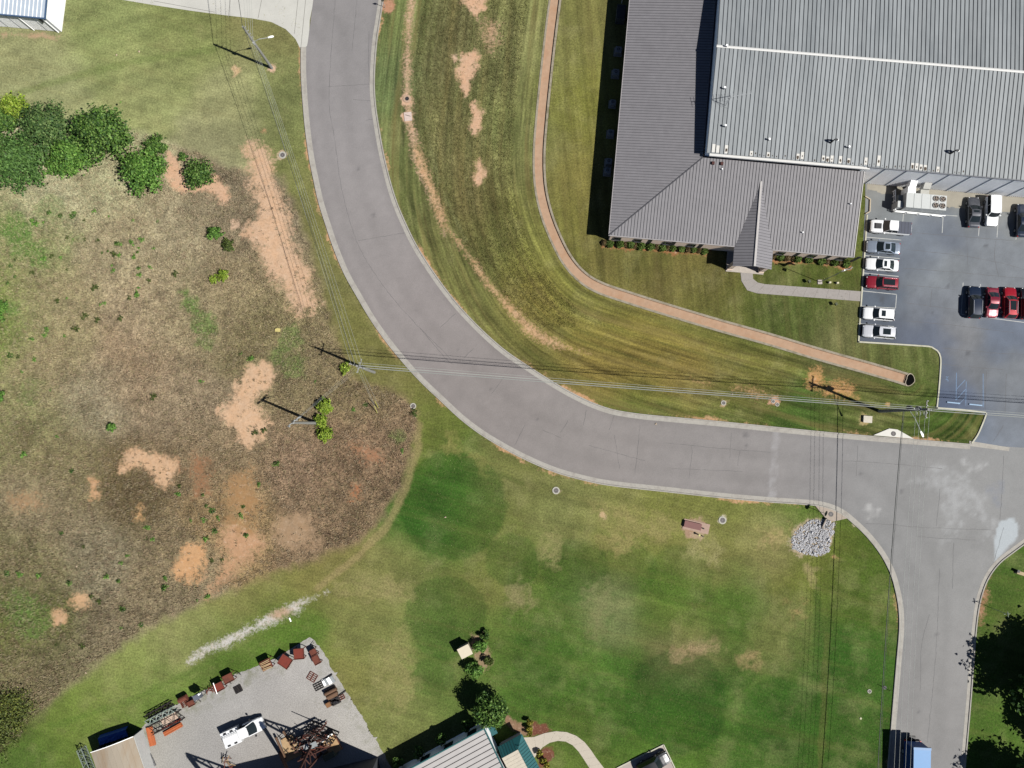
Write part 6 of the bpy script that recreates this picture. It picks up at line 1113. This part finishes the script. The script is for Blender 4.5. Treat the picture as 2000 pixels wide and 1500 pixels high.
    if hood_scoop: b = MB(); b.box(((wbf+L_/2)*.5-.1, 0, hz-.02), (1.0, .85, .16), 0, .9); b.build('hood_scoop', m_blk, o)
    b = MB(); b.box((L_/2-.02, 0, .5), (.1, W_*.6, .2)); b.build('grille', m_blk, o); return o
WHT = paint('white', (.50, .51, .52), metal=0.0); PEARL = paint('pearl', (.36, .37, .40), metal=.1); SIL = paint('silver_blue', (.17, .20, .25), metal=.35); RED = paint('red', (.17, .008, .018)); DRED = paint('dark_red', (.13, .008, .02)); BRED = paint('bright_red', (.23, .005, .012)); NAVY = paint('navy', (.006, .012, .028)); BLK = paint('black', (.007, .008, .011)); DGRY = paint('dark_grey', (.055, .058, .068), metal=.4)
car(1742, 443, 175, 6.0, 2.0, 1.88, 'pickup', WHT, 'white pickup with black hood scoop and dark bed cover, top of the left row', hood_scoop=True, cat='pickup truck', name='pickup_truck')
car(1726, 483, 175, 4.95, 1.85, 1.46, 'sedan', SIL, 'blue-grey sedan with black sunroof below the white pickup', sunroof=(.15, .8)); car(1724, 516.5, 175, 4.8, 1.82, 1.50, 'sedan', WHT, 'white sedan with small dark sunroof between the blue-grey sedan and the red car', sunroof=(.45, .85))
car(1724.5, 552, 175, 4.75, 1.88, 1.66, 'suv', RED, 'dark red crossover with long black roof glass, last above the sidewalk end', sunroof=(.2, .95), rails=True); car(1717.5, 613, 175, 4.6, 1.86, 1.64, 'suv', WHT, 'clean white crossover with small sunroof just below the hatched bay', sunroof=(.58, .85)); car(1718.5, 648, 175, 4.85, 1.9, 1.68, 'suv', PEARL, 'silver-white crossover with large square sunroof at the bottom of the left row', sunroof=(.3, .8), rails=True)
car(1903, 414, 87, 4.6, 1.82, 1.46, 'sedan', DGRY, 'dark grey sedan parked nose to the warehouse wall', sunroof=(.55, .9)); car(1940, 411, 267, 4.55, 1.86, 1.78, 'boxy', WHT, 'boxy white off-roader parked tail to the warehouse wall'); car(1999, 430, 87, 5.0, 1.9, 1.5, 'sedan', NAVY, 'dark blue sedan cut by the right edge near the warehouse wall')
car(1905, 590, 87, 4.8, 1.9, 1.68, 'suv', NAVY, 'dark navy crossover at the left end of the middle row', rails=True); car(1939, 591, 267, 4.5, 1.82, 1.46, 'sedan', DRED, 'shiny dark red sedan second in the middle row, facing down'); car(1974, 591, 87, 4.65, 1.85, 1.62, 'suv', BRED, 'bright red crossover with silver roof rails third in the middle row', sunroof=(.3, .95), rails=True); car(2007, 593, 87, 4.7, 1.85, 1.6, 'suv', BLK, 'black crossover cut by the right edge at the end of the middle row')
car(1277, 1494, 27, 4.9, 1.95, 1.75, 'suv', BLK, 'black crossover on the pale drive at the bottom edge', rails=False)

# blue box truck
q = P(1801, 1463, 3.6); o = empty('box_truck', (q.x, q.y, .03), math.radians(-92.5), 'bright blue box truck driving on the side road at the bottom edge', 'truck'); m_bl = mat('truck_blue', C(36, 78, 156), .45, var=.05, spec=.4); m_lb = mat('truck_roof_blue', C(96, 160, 222), .5, var=.05)
LT, WT = 7.2, 2.45
b = MB(); b.box((LT/2, 0, 2.25), (LT, WT, 2.75)); b.build('box', m_bl, o); b = MB(); b.slab([(0.12, -WT/2+.03, 3.66), (LT, -WT/2+.03, 3.66), (LT, WT/2-.03, 3.66), (0.12, WT/2-.03, 3.66)], .035); b.build('roof', m_lb, o)
b = MB(); b.box((-.06, 0, 3.58), (.34, WT+.04, .24)); b.build('rear_header', mat('truck_mid_blue', C(92, 144, 200), .45), o)
b = MB(); b.box((-.03, 0, 2.2), (.06, WT*.86, 2.3)); rd = b.build('rear_door', mat('truck_door_lifted_blue', C(96, 140, 210), .5), o)  # door blue lightened to offset the shade on the rear face
b = MB()
for k in range(5): b.box((-.07, 0, 1.25+k*.45), (.03, WT*.84, .03))
b.build('door_ribs', m_bl, rd); b = MB(); b.box((-.12, 0, .62), (.25, WT*.9, .12)); b.box((LT/2+1, 0, .72), (LT+3.4, .9, .25)); b.build('chassis', m_blk, o)
for s_ in (-1, 1):
    b = MB(); b.box((-.1, s_*1.05, .95), (.12, .22, .3)); b.build('taillight', m_tail, o)
    for x in (1.6, 8.6): b = MB(); b.tube([(x, s_*.85, .5), (x, s_*1.2, .5)], .5, 16); w_ = b.build('wheel', m_tyre, o); b = MB(); b.tube([(x, s_*1.19, .5), (x, s_*1.215, .5)], .28, 12); b.build('rim', m_rim, w_)
    b = MB(); b.box((8.6, s_*1.35, 2.1), (.12, .2, .45)); b.build('mirror', m_blk, o)
b = MB(); b.box((8.3, 0, 1.5), (1.9, 2.15, 1.7), 0, .92); b.box((9.4, 0, 1.05), (.5, 2.05, .9)); b.build('cab', m_bl, o); b = MB(); b.box((9.2, 0, 1.9), (.1, 1.8, .7)); b.build('windshield', m_cg, o)

# white service truck in the yard
q = P(474, 1431, 1.5); o = empty('service_truck', (q.x, q.y, .03), math.radians(24), 'white service truck with tool boxes and ladder rack parked in the gravel yard', 'truck')
pm = WHT; rows = []
for s_ in (0, .03, .1, .3, .5, .8, .95, .99, 1):
    x = .15+s_*2.9; e = max(0, (s_-.75)/.25); w = 1.0*(1-.18*e**2.2); top = 1.15 if s_ < .45 else 1.15-.12*((s_-.45)/.55)**2-.12*e**3
    rows.append([(x, -w*.95, .4), (x, -w, .7), (x, -w*.97, top-.12), (x, -w*.86, top), (x, 0, top+.05), (x, w*.86, top), (x, w*.97, top-.12), (x, w, .7), (x, w*.95, .4)])
b = MB(); b.grid(rows[::-1]); b.add(rows[0], [tuple(range(9))]); b.add(rows[-1], [tuple(range(9))[::-1]]); b.build('body', pm, o)
b = MB(); nn = 6; b.grid([[(1.85-1.0*i/4+.18*(1-(2*j/nn-1)**2), (.86-.12*i/4)*(2*j/nn-1), 1.18+.78*i/4) for j in range(nn+1)] for i in range(5)]); b.build('windshield', m_cg, o, smooth=True)
b = MB(); b.grid([[(-.45+1.3*i/4+(.12*(1-(2*j/nn-1)**2) if i == 4 else 0), .74*(2*j/nn-1), 1.97+.03*math.sin(PI*i/4)+.02*(1-(2*j/nn-1)**2)) for j in range(nn+1)] for i in range(5)]); b.box((-.5, 0, 1.55), (.08, 1.7, .85)); b.build('roof', pm, o)
for s_ in (-1, 1):
    b = MB(); b.add([(-.46, s_*.88, 1.18), (1.82, s_*.87, 1.18), (.86, s_*.75, 1.96), (-.46, s_*.75, 1.96)], [(0, 1, 2, 3) if s_ < 0 else (3, 2, 1, 0)]); b.build('side_window', m_cg, o); b = MB(); b.bar((1.84, s_*.86, 1.18), (.86, s_*.74, 1.97), .1, .06); b.bar((-.46, s_*.86, 1.15), (-.46, s_*.75, 1.97), .18, .06); b.build('pillar', pm, o)
    b = MB(); b.box((1.55, s_*1.2, 1.3), (.14, .3, .3)); b.build('mirror', m_blk, o); b = MB(); b.box((2.98, s_*.66, .86), (.2, .32, .14), -s_*.4); b.build('headlight', m_head, o)
    for x in (-2.15, 1.95): b = MB(); b.tube([(x, s_*.72, .38), (x, s_*1.01, .38)], .38, 16); w_ = b.build('wheel', m_tyre, o); b = MB(); b.tube([(x, s_*1.0, .38), (x, s_*1.03, .38)], .22, 12); b.build('rim', m_rim, w_)
b = MB(); b.box((-1.85, 0, .85), (2.55, 1.35, .6)); b.build('bed', pm, o)
for s_ in (-1, 1):
    b = MB(); b.box((-1.85, s_*.90, 1.0), (2.6, .5, 1.0)); bx = b.build('tool_box', pm, o)
    for x in (-2.5, -1.45): b = MB(); b.box((x, s_*.92, 1.505), (.48, .26, .02)); b.build('lid_recess', m_blk, bx)
b = MB(); b.box((-1.85, 0, 1.46), (2.5, 1.34, .06)); b.build('bed_cover', pm, o)
b = MB()
for y in (.38, .60): b.bar((-3.0, y, 1.75), (.1, y, 1.75), .05)
for k in range(9): b.bar((-2.9+k*.36, .38, 1.75), (-2.9+k*.36, .60, 1.75), .04)
for x in (-2.9, -.7): b.bar((x, .49, 1.5), (x, .49, 1.75), .05)
b.build('ladder', mat('aluminium', C(214, 218, 222)), o); b = MB(); b.box((3.05, 0, .55), (.14, 1.8, .26)); b.build('bumper', m_chrome, o)

# ------------------------------------------------------------------ things stored in the yard
m_rs = mat('rusty_steel', C(132, 74, 58), .9, var=.22, scale=4, dirt=C(96, 60, 50), dirt_amt=.6); m_rr = mat('red_oxide', C(140, 60, 46), .85, var=.15, scale=4, dirt=C(112, 54, 44), dirt_amt=.6); m_or = mat('orange_steel', C(214, 118, 70), .7, var=.12, scale=5, dirt=C(176, 100, 70), dirt_amt=.5); m_wood = mat('pale_timber', C(206, 176, 136), .9, var=.15, scale=5, dirt=C(186, 130, 84), dirt_amt=.5); m_gst = mat('green_grey_steel', C(150, 164, 154), .7, var=.15); m_ds = mat('dark_steel', C(58, 52, 50), .8, var=.2); m_br2 = mat('brown_pipe', C(128, 98, 76), .8, var=.15)
def cart(u, v, ang, L_, W_, H_, label, m, lumber=False, frame=True):
    q = P(u, v, H_); o = empty('yard_cart', (q.x, q.y, .02), math.radians(ang), label, 'steel cart'); b = MB(); b.box((0, 0, H_-.06), (L_, W_, .1)); top = b.build('top_plate', m, o); b = MB()
    for x in (-1, 1): b.bar((x*(L_/2-.02), -W_/2, H_+.05), (x*(L_/2-.02), W_/2, H_+.05), .06, .16)
    for y in (-1, 1): b.bar((-L_/2, y*(W_/2-.02), H_+.05), (L_/2, y*(W_/2-.02), H_+.05), .06, .16)
    b.build('rim_bar', m_rs, top)
    for x in (-1, 1):
        for y in (-1, 1): b = MB(); b.bar((x*(L_/2-.08), y*(W_/2-.08), 0), (x*(L_/2-.08), y*(W_/2-.08), H_-.1), .09); b.build('leg', m_rs, o)
    if frame: b = MB(); b.bar((L_/2, -.3, H_*.6), (L_/2+.55, 0, .35), .06); b.bar((L_/2, .3, H_*.6), (L_/2+.55, 0, .35), .06); b.bar((L_/2+.5, -.05, .36), (L_/2+.75, -.55, .3), .06); b.build('tow_bar', m_ds, o)
    if lumber:
        for k in range(6): b = MB(); b.bar((-L_*.45+random.uniform(-.1, .1), -W_*.4+k*W_*.15, H_+.1+.05*(k % 2)), (L_*.45+random.uniform(-.1, .1), -W_*.42+k*W_*.16+random.uniform(-.2, .2), H_+.12), .13, .07); b.build('board', m_wood, o)
    return o
cart(446, 1325, 27, 1.5, 1.2, 1.2, 'dull rusty steel cart at the right end of the left row by the grass', m_rs); cart(427, 1342, 27, 1.45, 1.2, 1.2, 'red rusty steel cart with a white pipe in the left row', m_rr); cart(520, 1298, 27, 1.6, 1.4, 1.25, 'rusty cart holding yellow scrap boards, left of the two red bins', m_rr, lumber=True)
cart(557, 1292, -33, 1.75, 1.6, 1.3, 'red oxide steel bin turned cornerwise in the yard', m_rr, frame=False); cart(584, 1277, 5, 1.5, 1.55, 1.3, 'red oxide steel bin standing square near the yard tip', m_rr, frame=False); cart(612, 1274, 118, .9, .95, 1.0, 'small rusty cart at the tip of the yard', m_rs); cart(618, 1289, 118, 1.3, 1.0, 1.0, 'long rusty cart just below the small one at the yard tip', m_rs, frame=False); cart(373, 1374, 27, 1.0, .8, .7, 'low flat rusty cart between the crate and the grey box', m_rs)
q = P(427, 1350, 1.3); b = MB(); b.tube([(q.x-.8, q.y+1.2, 1.35), (q.x-.2, q.y-.4, 1.32)], .06, 8); tag(b.build('white_pipe', m_white), 'white pipe resting on the red rusty cart', 'pipe')
q = P(384, 1362, 2.2); o = empty('grey_cabinet', (q.x, q.y, .02), math.radians(27), 'grey metal cabinet on tall legs in the left row of the yard', 'cabinet'); b = MB(); b.box((0, 0, 1.75), (1.05, .75, .9)); b.build('box', mat('slate_grey', C(118, 124, 138), .5), o); b = MB(); b.cyl((.55, .25, 1.9), .14, .5, 10); b.build('knob', m_white, o)
for x in (-.45, .45):
    for y in (-.3, .3): b = MB(); b.bar((x, y, 0), (x, y, 1.35), .07); b.build('leg', m_ds, o)
q = P(361, 1374, .6); o = empty('steel_crate', (q.x, q.y, .02), math.radians(27), 'open rusty crate of square bars left of the low cart', 'crate')
for k in range(5): b = MB(); b.bar((-.6, -.45+k*.22, .55), (.6, -.45+k*.22, .55), .08); b.build('bar', m_rs, o)
for x in (-.6, 0, .6): b = MB(); b.bar((x, -.5, .3), (x, .5, .3), .08, .5); b.build('side_bar', m_rs, o)
q = P(357, 1365, .8); b = MB(); z = math.radians(27); d = Vector((math.cos(z), math.sin(z), 0)); b.tube([q-d*.65, q+d*.65], .4, 12); tag(b.build('rusty_drum', m_rs), 'brown steel drum lying above the open crate', 'drum')
q = P(410, 1348, .6); b = MB(); random.seed(5)
for k in range(9): a = random.uniform(0, 3); p = q+Vector((random.uniform(-.6, .6), random.uniform(-.3, .3), random.uniform(-.4, .1))); e = Vector((math.cos(a), math.sin(a), random.uniform(-.2, .2)))*random.uniform(.3, .6); b.bar(p-e, p+e, .07)
tag(b.build('scrap_pile', m_rs), 'tangle of thin rusty frames left of the red cart', 'scrap metal')
def truss(u0, v0, u1, v1, z, w, h, label, m, n=8, m2=None):
    a = P(u0, v0, z); c = P(u1, v1, z); d = (c-a); L_ = d.length; o = empty('lattice_truss', (a.x, a.y, z), math.atan2(d.y, d.x), label, 'truss')
    for y in (-w/2, w/2):
        for zz in (0, h): b = MB(); b.bar((0, y, zz), (L_, y, zz), .09); b.build('chord', m, o)
    b = MB()
    for k in range(n):
        x0, x1 = L_*k/n, L_*(k+1)/n; s_ = 1 if k % 2 else -1
        for zz in (0, h): b.bar((x0, -s_*w/2, zz), (x1, s_*w/2, zz), .06)
        for y in (-w/2, w/2): b.bar((x0, y, 0 if s_ > 0 else h), (x1, y, h if s_ > 0 else 0), .06); b.bar((x0, y, 0), (x0, y, h), .05)
    b.build('lacing', m2 or m, o); return o
truss(288, 1399, 338, 1372, .1, .6, .6, 'dark lattice truss nearest the grass in the yard row', m_ds, 9); truss(290, 1409, 344, 1382, .1, .7, .9, 'pale green lattice truss beside the dark one', m_gst, 9, mat('pale_green', C(190, 206, 198))); truss(298, 1424, 358, 1394, .1, 1.3, .8, 'wide dark lattice frame over the pale boards', m_ds, 7)
q0 = P(317, 1414, .25); q1 = P(346, 1398, .25); d = (q1-q0); o = empty('board_stack', (q0.x, q0.y, 0), math.atan2(d.y, d.x), 'stack of pale pinkish boards under the wide lattice frame', 'boards')
for k in range(5): b = MB(); b.box((d.length/2, -.5+k*.27, .16+.03*(k % 2)), (d.length*random.uniform(.95, 1.05), .25, .2)); b.build('board', mat('pinkish_board', C(226, 200, 180), .8), o)
def girder(u0, v0, u1, v1, label, m, w=.55, z=.2):
    a = P(u0, v0, z); c = P(u1, v1, z); d = c-a; L_ = d.length; o = empty('girder', (a.x, a.y, .02), math.atan2(d.y, d.x), label, 'girder'); b = MB(); b.box((L_/2, 0, .3), (L_, w, .08)); b.box((L_/2, 0, .04), (L_, w, .06)); b.build('flange', m, o); b = MB(); b.box((L_/2, 0, .17), (L_, .1, .2)); b.build('web', m, o); b = MB(); b.box((L_/2, -w*.3, .37), (L_, .06, .06)); b.box((L_/2, w*.2, .37), (L_, .06, .06)); b.build('ridge', m_ds if m is m_rs else m, o); return o
girder(321, 1434, 355, 1415, 'orange steel girder lying along the yard edge', m_or, .65); girder(291, 1420, 299, 1456, 'orange steel girder lying across the yard edge', m_or, .85); girder(318, 1424, 352, 1405, 'thin reddish girder between the boards and the orange girder', m_rr, .3)
q0, q1 = P(264, 1436, .8), P(277, 1471, .8); d = q1-q0; o = empty('pink_board', (q0.x, q0.y, 0), math.atan2(d.y, d.x), 'pink panel on a rusty trestle beside the tan-roofed shed', 'panel'); b = MB(); b.box((d.length/2, 0, .84), (d.length, 1.0, .08)); b.build('panel', mat('pink_panel', C(240, 180, 184), .7, var=.05), o); b = MB(); b.box((d.length/2, .62, .5), (d.length, .25, .9)); b.build('trestle', m_rs, o)
def grating(u, v, ang, L_, W_, nx_, ny_, label, m, name='grating', cat='grating'):
    q = P(u, v, .1); o = empty(name, (q.x, q.y, .03), math.radians(ang), label, cat)
    for k in range(nx_): b = MB(); x = -L_/2+L_*k/(nx_-1); b.bar((x, -W_/2, .07), (x, W_/2, .07), .09, .1); b.build('bar', m, o)
    for k in range(ny_): b = MB(); y = -W_/2+W_*k/(ny_-1); b.bar((-L_/2, y, .13), (L_/2, y, .13), .09, .05); b.build('cross_bar', m, o)
    return o
grating(465, 1346, 27, 1.1, .95, 3, 6, 'small dark grating lying alone in the yard', m_ds); grating(610, 1322, -30, 1.25, 1.15, 3, 5, 'rusty open grating lying flat near the yard corner', m_rs); grating(622, 1340, 27, 1.3, .95, 4, 4, 'black pallet of parts right of the rusty grating', m_ds, 'pallet', 'pallet')
q = P(637, 1332, .6); o = empty('panel_pile', (q.x, q.y, .02), math.radians(27), 'white and grey metal panels piled at the right of the yard', 'metal panels')
for k in range(4): b = MB(); b.box((-.45+k*.42, -.05*k, .12+.1*(k % 3)), (.5, 1.0, .12), .05*k); b.build('panel', m_galv if k % 2 else m_white, o)
a, c = P(627, 1331, .2), P(649, 1317, .2); b = MB(); b.bar(a, c, .12, .12); tag(b.build('angle_bar', m_ds), 'long thin dark angle bar above the white panels', 'steel bar')
o = empty('pipe_pile', (P(648, 1353).x, P(648, 1353).y, .02), math.radians(27), 'pile of short wide brown pipes at the right of the yard', 'pipes')
for k, (y, z) in enumerate(((-.45, .26), (.1, .26), (.6, .26), (-.18, .68), (.35, .68))): b = MB(); b.tube([(-.75, y, z), (.75+.1*k, y, z)], .25, 12); b.cur = 1; b.tube([(-.757, y, z), (-.74, y, z)], .19, 12); b.build('pipe', [m_br2, m_ds], o)
q = P(654, 1370, .5); o = empty('engine_pallet', (q.x, q.y, .02), math.radians(27), 'black machinery on a pallet below the brown pipes', 'machinery'); b = MB(); b.box((0, 0, .1), (1.35, 1.15, .16)); b.build('pallet', m_ds, o); b = MB()
random.seed(9)
for k in range(10): b.box((random.uniform(-.5, .5), random.uniform(-.4, .4), .35+random.uniform(0, .25)), (random.uniform(.15, .4), random.uniform(.15, .4), random.uniform(.2, .5)), random.uniform(0, 1))
b.build('machine', m_blk, o)
q = P(641, 1377, .7); b = MB(); b.box((q.x, q.y, .35), (.75, .7, .7), .47); b.cur = 1; b.box((q.x, q.y, .71), (.66, .6, .03), .47); tag(b.build('brown_box', [m_br2, mat('cardboard', C(156, 112, 74))]), 'brown box left of the black machinery', 'box')
grating(667, 1362, 27, .9, .6, 3, 3, 'small rusty frame at the right edge of the yard', m_rs); a, c = P(655, 1364, .2), P(676, 1349, .2); b = MB(); b.bar(a, c, .1, .1); tag(b.build('angle_bar', m_ds), 'short dark angle bar above the small rusty frame', 'steel bar')
# tan-roofed shed lower left, blue sheeting in its shade
ZS = 3.0; pa, pb, pc = P(177, 1470, ZS), P(260, 1439, ZS), P(283, 1500, ZS); dx = (pb-pa); Ls = dx.length; dx.normalize(); o = empty('storage_shed', (pa.x, pa.y, 0), math.atan2(dx.y, dx.x), 'tan curved-roof storage shed in the lower left corner of the yard', 'shed')
m_tr = mat('tan_roof', C(188, 176, 158), .7, var=.06, scale=1.5, dirt=C(172, 142, 108), dirt_amt=.55, stretch=(1, .2, 1)); nP = 8
for k in range(nP):
    x0, x1 = Ls*k/nP, Ls*(k+1)/nP; z0, z1 = [ZS-.02+.42*math.sin(PI*t) for t in (k/nP, (k+1)/nP)]; b = MB(); b.slab([(x0+.008, -9, z0), (x1-.008, -9, z1), (x1-.008, 0, z1), (x0+.008, 0, z0)], .05); b.build('roof_panel', m_tr, o)
b = MB()
for k in range(nP): b.bar((Ls*k/nP, .03, ZS+.42*math.sin(PI*k/nP)), (Ls*(k+1)/nP, .03, ZS+.42*math.sin(PI*(k+1)/nP)), .09, .12)
b.build('fascia', m_white, o); b = MB(); b.box((.1, -4.5, ZS/2-.1), (.12, 9, ZS-.3)); b.box((Ls/2, -1.6, ZS/2), (Ls-.4, .1, ZS-.2)); b.build('wall', mat('shed_dark_wall', C(92, 92, 94)), o); b = MB(); b.box((Ls-.1, -4.5, ZS/2-.1), (.12, 9, ZS-.3)); b.build('side_wall', mat('shed_pale_wall', (.34, .34, .33)), o); b = MB(); b.box((Ls*.52, -4.7, ZS+.5), (.4, .55, .25)); b.build('roof_vent', m_dark, o)
q0, q1 = P(192, 1450, .9), P(247, 1432, .9); d = q1-q0; o = empty('blue_tarp', (q0.x, q0.y, 0), math.atan2(d.y, d.x), 'long blue sheeted stack in the shade above the tan shed', 'tarp'); b = MB(); rows = []; random.seed(3)
for i in range(15): t = i/14; rows.append([(d.length*t, -.75+1.5*j/6, .0 if j in (0, 6) else .75+.08*random.random()) for j in range(7)])
b.grid(rows); b.build('sheet', mat('blue_tarp', C(58, 110, 206), .5, var=.1, scale=4), o)
truss(163, 1458, 184, 1510, .1, .7, 1.2, 'pale ladder-like frame along the left side of the tan shed', m_gst, 8)
q = P(290, 1484, .3); o = empty('grey_slabs', (q.x, q.y, .02), math.radians(27), 'grey sheet stack right of the tan shed', 'metal sheets')
for k in range(4): b = MB(); b.box((0, .9-k*.62, .15+.05*(k % 2)), (1.2, .56, .24)); b.build('sheet', mat('grey_sheet', C(134, 134, 136)), o)
# tall steel derricks whose lattice shadows cross the yard
m_dr = mat('dark_rust', C(92, 56, 48), .9, var=.2, scale=4)
def derrick(u, v, h, feet, label, w=1.5):
    q = P(u, v); o = empty('steel_derrick', q, 0, label, 'derrick'); b = MB(); dirp = Vector((-.35, .94, 0)); leg = []
    for s_ in (-1, 1): a = dirp*(s_*w/2); b2_ = MB(); b2_.bar(a, Vector((a.x*.12, a.y*.12, h)), .26); b2_.build('mast_leg', m_dr, o)
    n = 10; pr = None
    for k in range(n+1):
        t = k/n; ww = w*(1-.88*t); p = dirp*(ww/2)*(1 if k % 2 else -1)+Vector((0, 0, h*t))
        if pr is not None: b.bar(pr, p, .12)
        pr = p
    b.build('lacing', m_dr, o)
    for f in feet: qq = P(*f)-q; b = MB(); b.bar(Vector((qq.x, qq.y, 0)), Vector((0, 0, h-.2)), .55, .4); b.build('stay_beam', m_dr, o)
    return o
derrick(622, 1455, 12.7, [(547, 1471)], 'tall rust-red steel derrick at the bottom of the yard', 2.6); derrick(500, 1533, 14.4, [(418, 1540)], 'second rust-red derrick beyond the bottom edge of the yard', 2.4)
# rack of rusty frames on timber decks
q = P(612, 1447, 1.0); o = empty('frame_rack', (q.x, q.y, .02), math.radians(25), 'big rack of tangled rusty steel frames at the bottom of the yard', 'steel rack'); random.seed(21)
for x in (-2.4, -.8, .8, 2.4):
    for y in (-1.3, 1.3): b = MB(); b.bar((x, y, 0), (x, y, 2.6), .12); b.build('post', m_dr, o)
for z in (.5, 1.4, 2.3, 2.6):
    for y in (-1.3, 0, 1.3): b = MB(); b.bar((-2.6, y, z), (2.6, y, z), .12); b.build('rail', m_dr, o)
b = MB(); b.cur = 0
for k in range(70): a = Vector((random.uniform(-2.5, 2.5), random.uniform(-1.4, 1.4), random.uniform(.6, 3.0))); e = Vector((random.choice((.9, .2, -.5, .7)), random.uniform(-.5, .7), random.uniform(-.3, .5)))*random.uniform(.4, 1.0); b.cur = random.choice((0, 0, 1, 2)); b.bar(a-e, a+e, random.choice((.05, .07, .1)))
b.build('loose_bars', [m_rs, m_ds, mat('pale_scrap', C(196, 180, 176))], o, kind='stuff')
b = MB(); b.box((.5, -.1, 2.72), (1.0, .75, .06)); b.box((-.6, .1, 2.7), (.8, .7, .06)); b.build('sheet_metal', m_galv, o)
q = P(636, 1418); o = empty('lattice_fence', (q.x, q.y, .02), math.radians(-22), 'tall upright dark lattice fence panel behind the rusty rack', 'lattice fence')
for z in (.2, 1.2, 2.2, 3.2, 4.2): b = MB(); b.bar((-2.2, 0, z), (2.2, 0, z), .12); b.build('rail', m_ds, o)
for k in range(6): x = -2.2+k*.88; b = MB(); b.bar((x, 0, 0), (x, 0, 4.2), .1); b.build('post', m_ds, o)
b = MB()
for k in range(5):
    for z in (.2, 1.2, 2.2, 3.2): x = -2.2+k*.88; b.bar((x, .0, z), (x+.88, 0, z+1), .05)
b.build('lacing', m_ds, o)
pd2 = [(p.x, p.y) for p in P2([(549, 1444), (571, 1433), (592, 1472), (560, 1488)])]; o = empty('timber_deck', (0, 0, 0), 0, 'pale timber deck slab left of the rusty rack', 'deck'); b = MB(); b.prism(pd2, .02, .2); b.build('deck', m_wood, o)
for (u0, v0, u1, v1) in ((539, 1440, 558, 1482), (553, 1428, 575, 1464)): a, c = P(u0, v0, .8), P(u1, v1, .8); b = MB(); b.bar(a, c, .22, .3); b.build('side_rail', m_br2, o)
for (u, v) in ((546, 1441), (558, 1467)):
    q = P(u, v, .4)
    for s_ in (-1, 1): b = MB(); b.bar(q+Vector((-.3, -.35*s_, 0)), q+Vector((.45, .35*s_, 0)), .07); b.build('cross_brace', m_ds, o)
pd3 = [(p.x, p.y) for p in P2([(629, 1448), (650, 1432), (668, 1464), (646, 1476)], .9)]; o = empty('flatbed_trailer', (0, 0, 0), 0, 'tan plywood-decked trailer right of the rusty rack', 'trailer'); b = MB(); b.prism(pd3, .75, .92); b.build('deck', mat('plywood', C(206, 170, 126), .85, var=.12, scale=3, dirt=C(166, 112, 70), dirt_amt=.5), o); b = MB(); b.bar((*pd3[0], .95), (*pd3[1], .95), .28, .22); b.build('headboard', m_white, o); b = MB(); b.bar((*pd3[1], .7), (*pd3[2], .7), .12, .2); b.build('side_rail', m_rs, o); b = MB(); b.bar((*pd3[0], .7), (*pd3[3], .7), .12, .2); b.build('side_rail', m_rs, o)
cxm = (pd3[0][0]+pd3[2][0])/2; cym = (pd3[0][1]+pd3[2][1])/2
for s_ in (-1, 1): b = MB(); e = Vector((pd3[1][0]-pd3[0][0], pd3[1][1]-pd3[0][1], 0))*.5; p = Vector((cxm, cym, .35))+e*s_*.95; ee = e.normalized()*.12; b.tube([p-ee, p+ee], .35, 14); b.build('wheel', m_tyre, o)
q = P(642, 1478, 1.2); b = MB(); b.box((q.x, q.y, .6), (2.0, 1.0, 1.2), .5, .85); tag(b.build('scrap_skip', mat('moss_grey', C(120, 124, 104), .9, var=.3, scale=5)), 'mossy grey scrap skip in the shade under the derrick', 'skip')
a, c = P(470-30, 1478, .5), P(470-14, 1500, .5); o = empty('rust_trestle', (a.x, a.y, .02), math.atan2((c-a).y, (c-a).x), 'small rusty trestle at the bottom edge left of the shadow', 'trestle'); random.seed(31)
for k in range(12): b = MB(); p = Vector((random.uniform(0, 1.8), random.uniform(-.5, .5), random.uniform(.3, 1.2))); e = Vector((random.uniform(-.6, .6), random.uniform(-.5, .5), random.uniform(-.3, .3))); b.bar(p-e, p+e, .08); b.build('bar', m_rs if k % 2 else m_wood, o)
# tall workshop just below the frame: its shadow covers the bottom of the yard
wp0, wp1 = P(505, 1534), P(738, 1478); d = (wp1-wp0); wl = d.length; o = empty('workshop', (wp0.x, wp0.y, 0), math.atan2(d.y, d.x), 'tall workshop at the bottom edge that shades the lower part of the yard', 'building'); b = MB(); b.box((wl/2, -5, 3.9), (wl, 10, 7.8)); b.build('wall', mat('shade_wall', C(84, 86, 92), .7), o); b = MB(); b.slab([(-.2, -10.2, 7.95), (wl+.1, -10.2, 7.95), (wl+.1, .1, 7.95), (-.2, .1, 7.95)], .12); b.build('roof', m_wr, o)
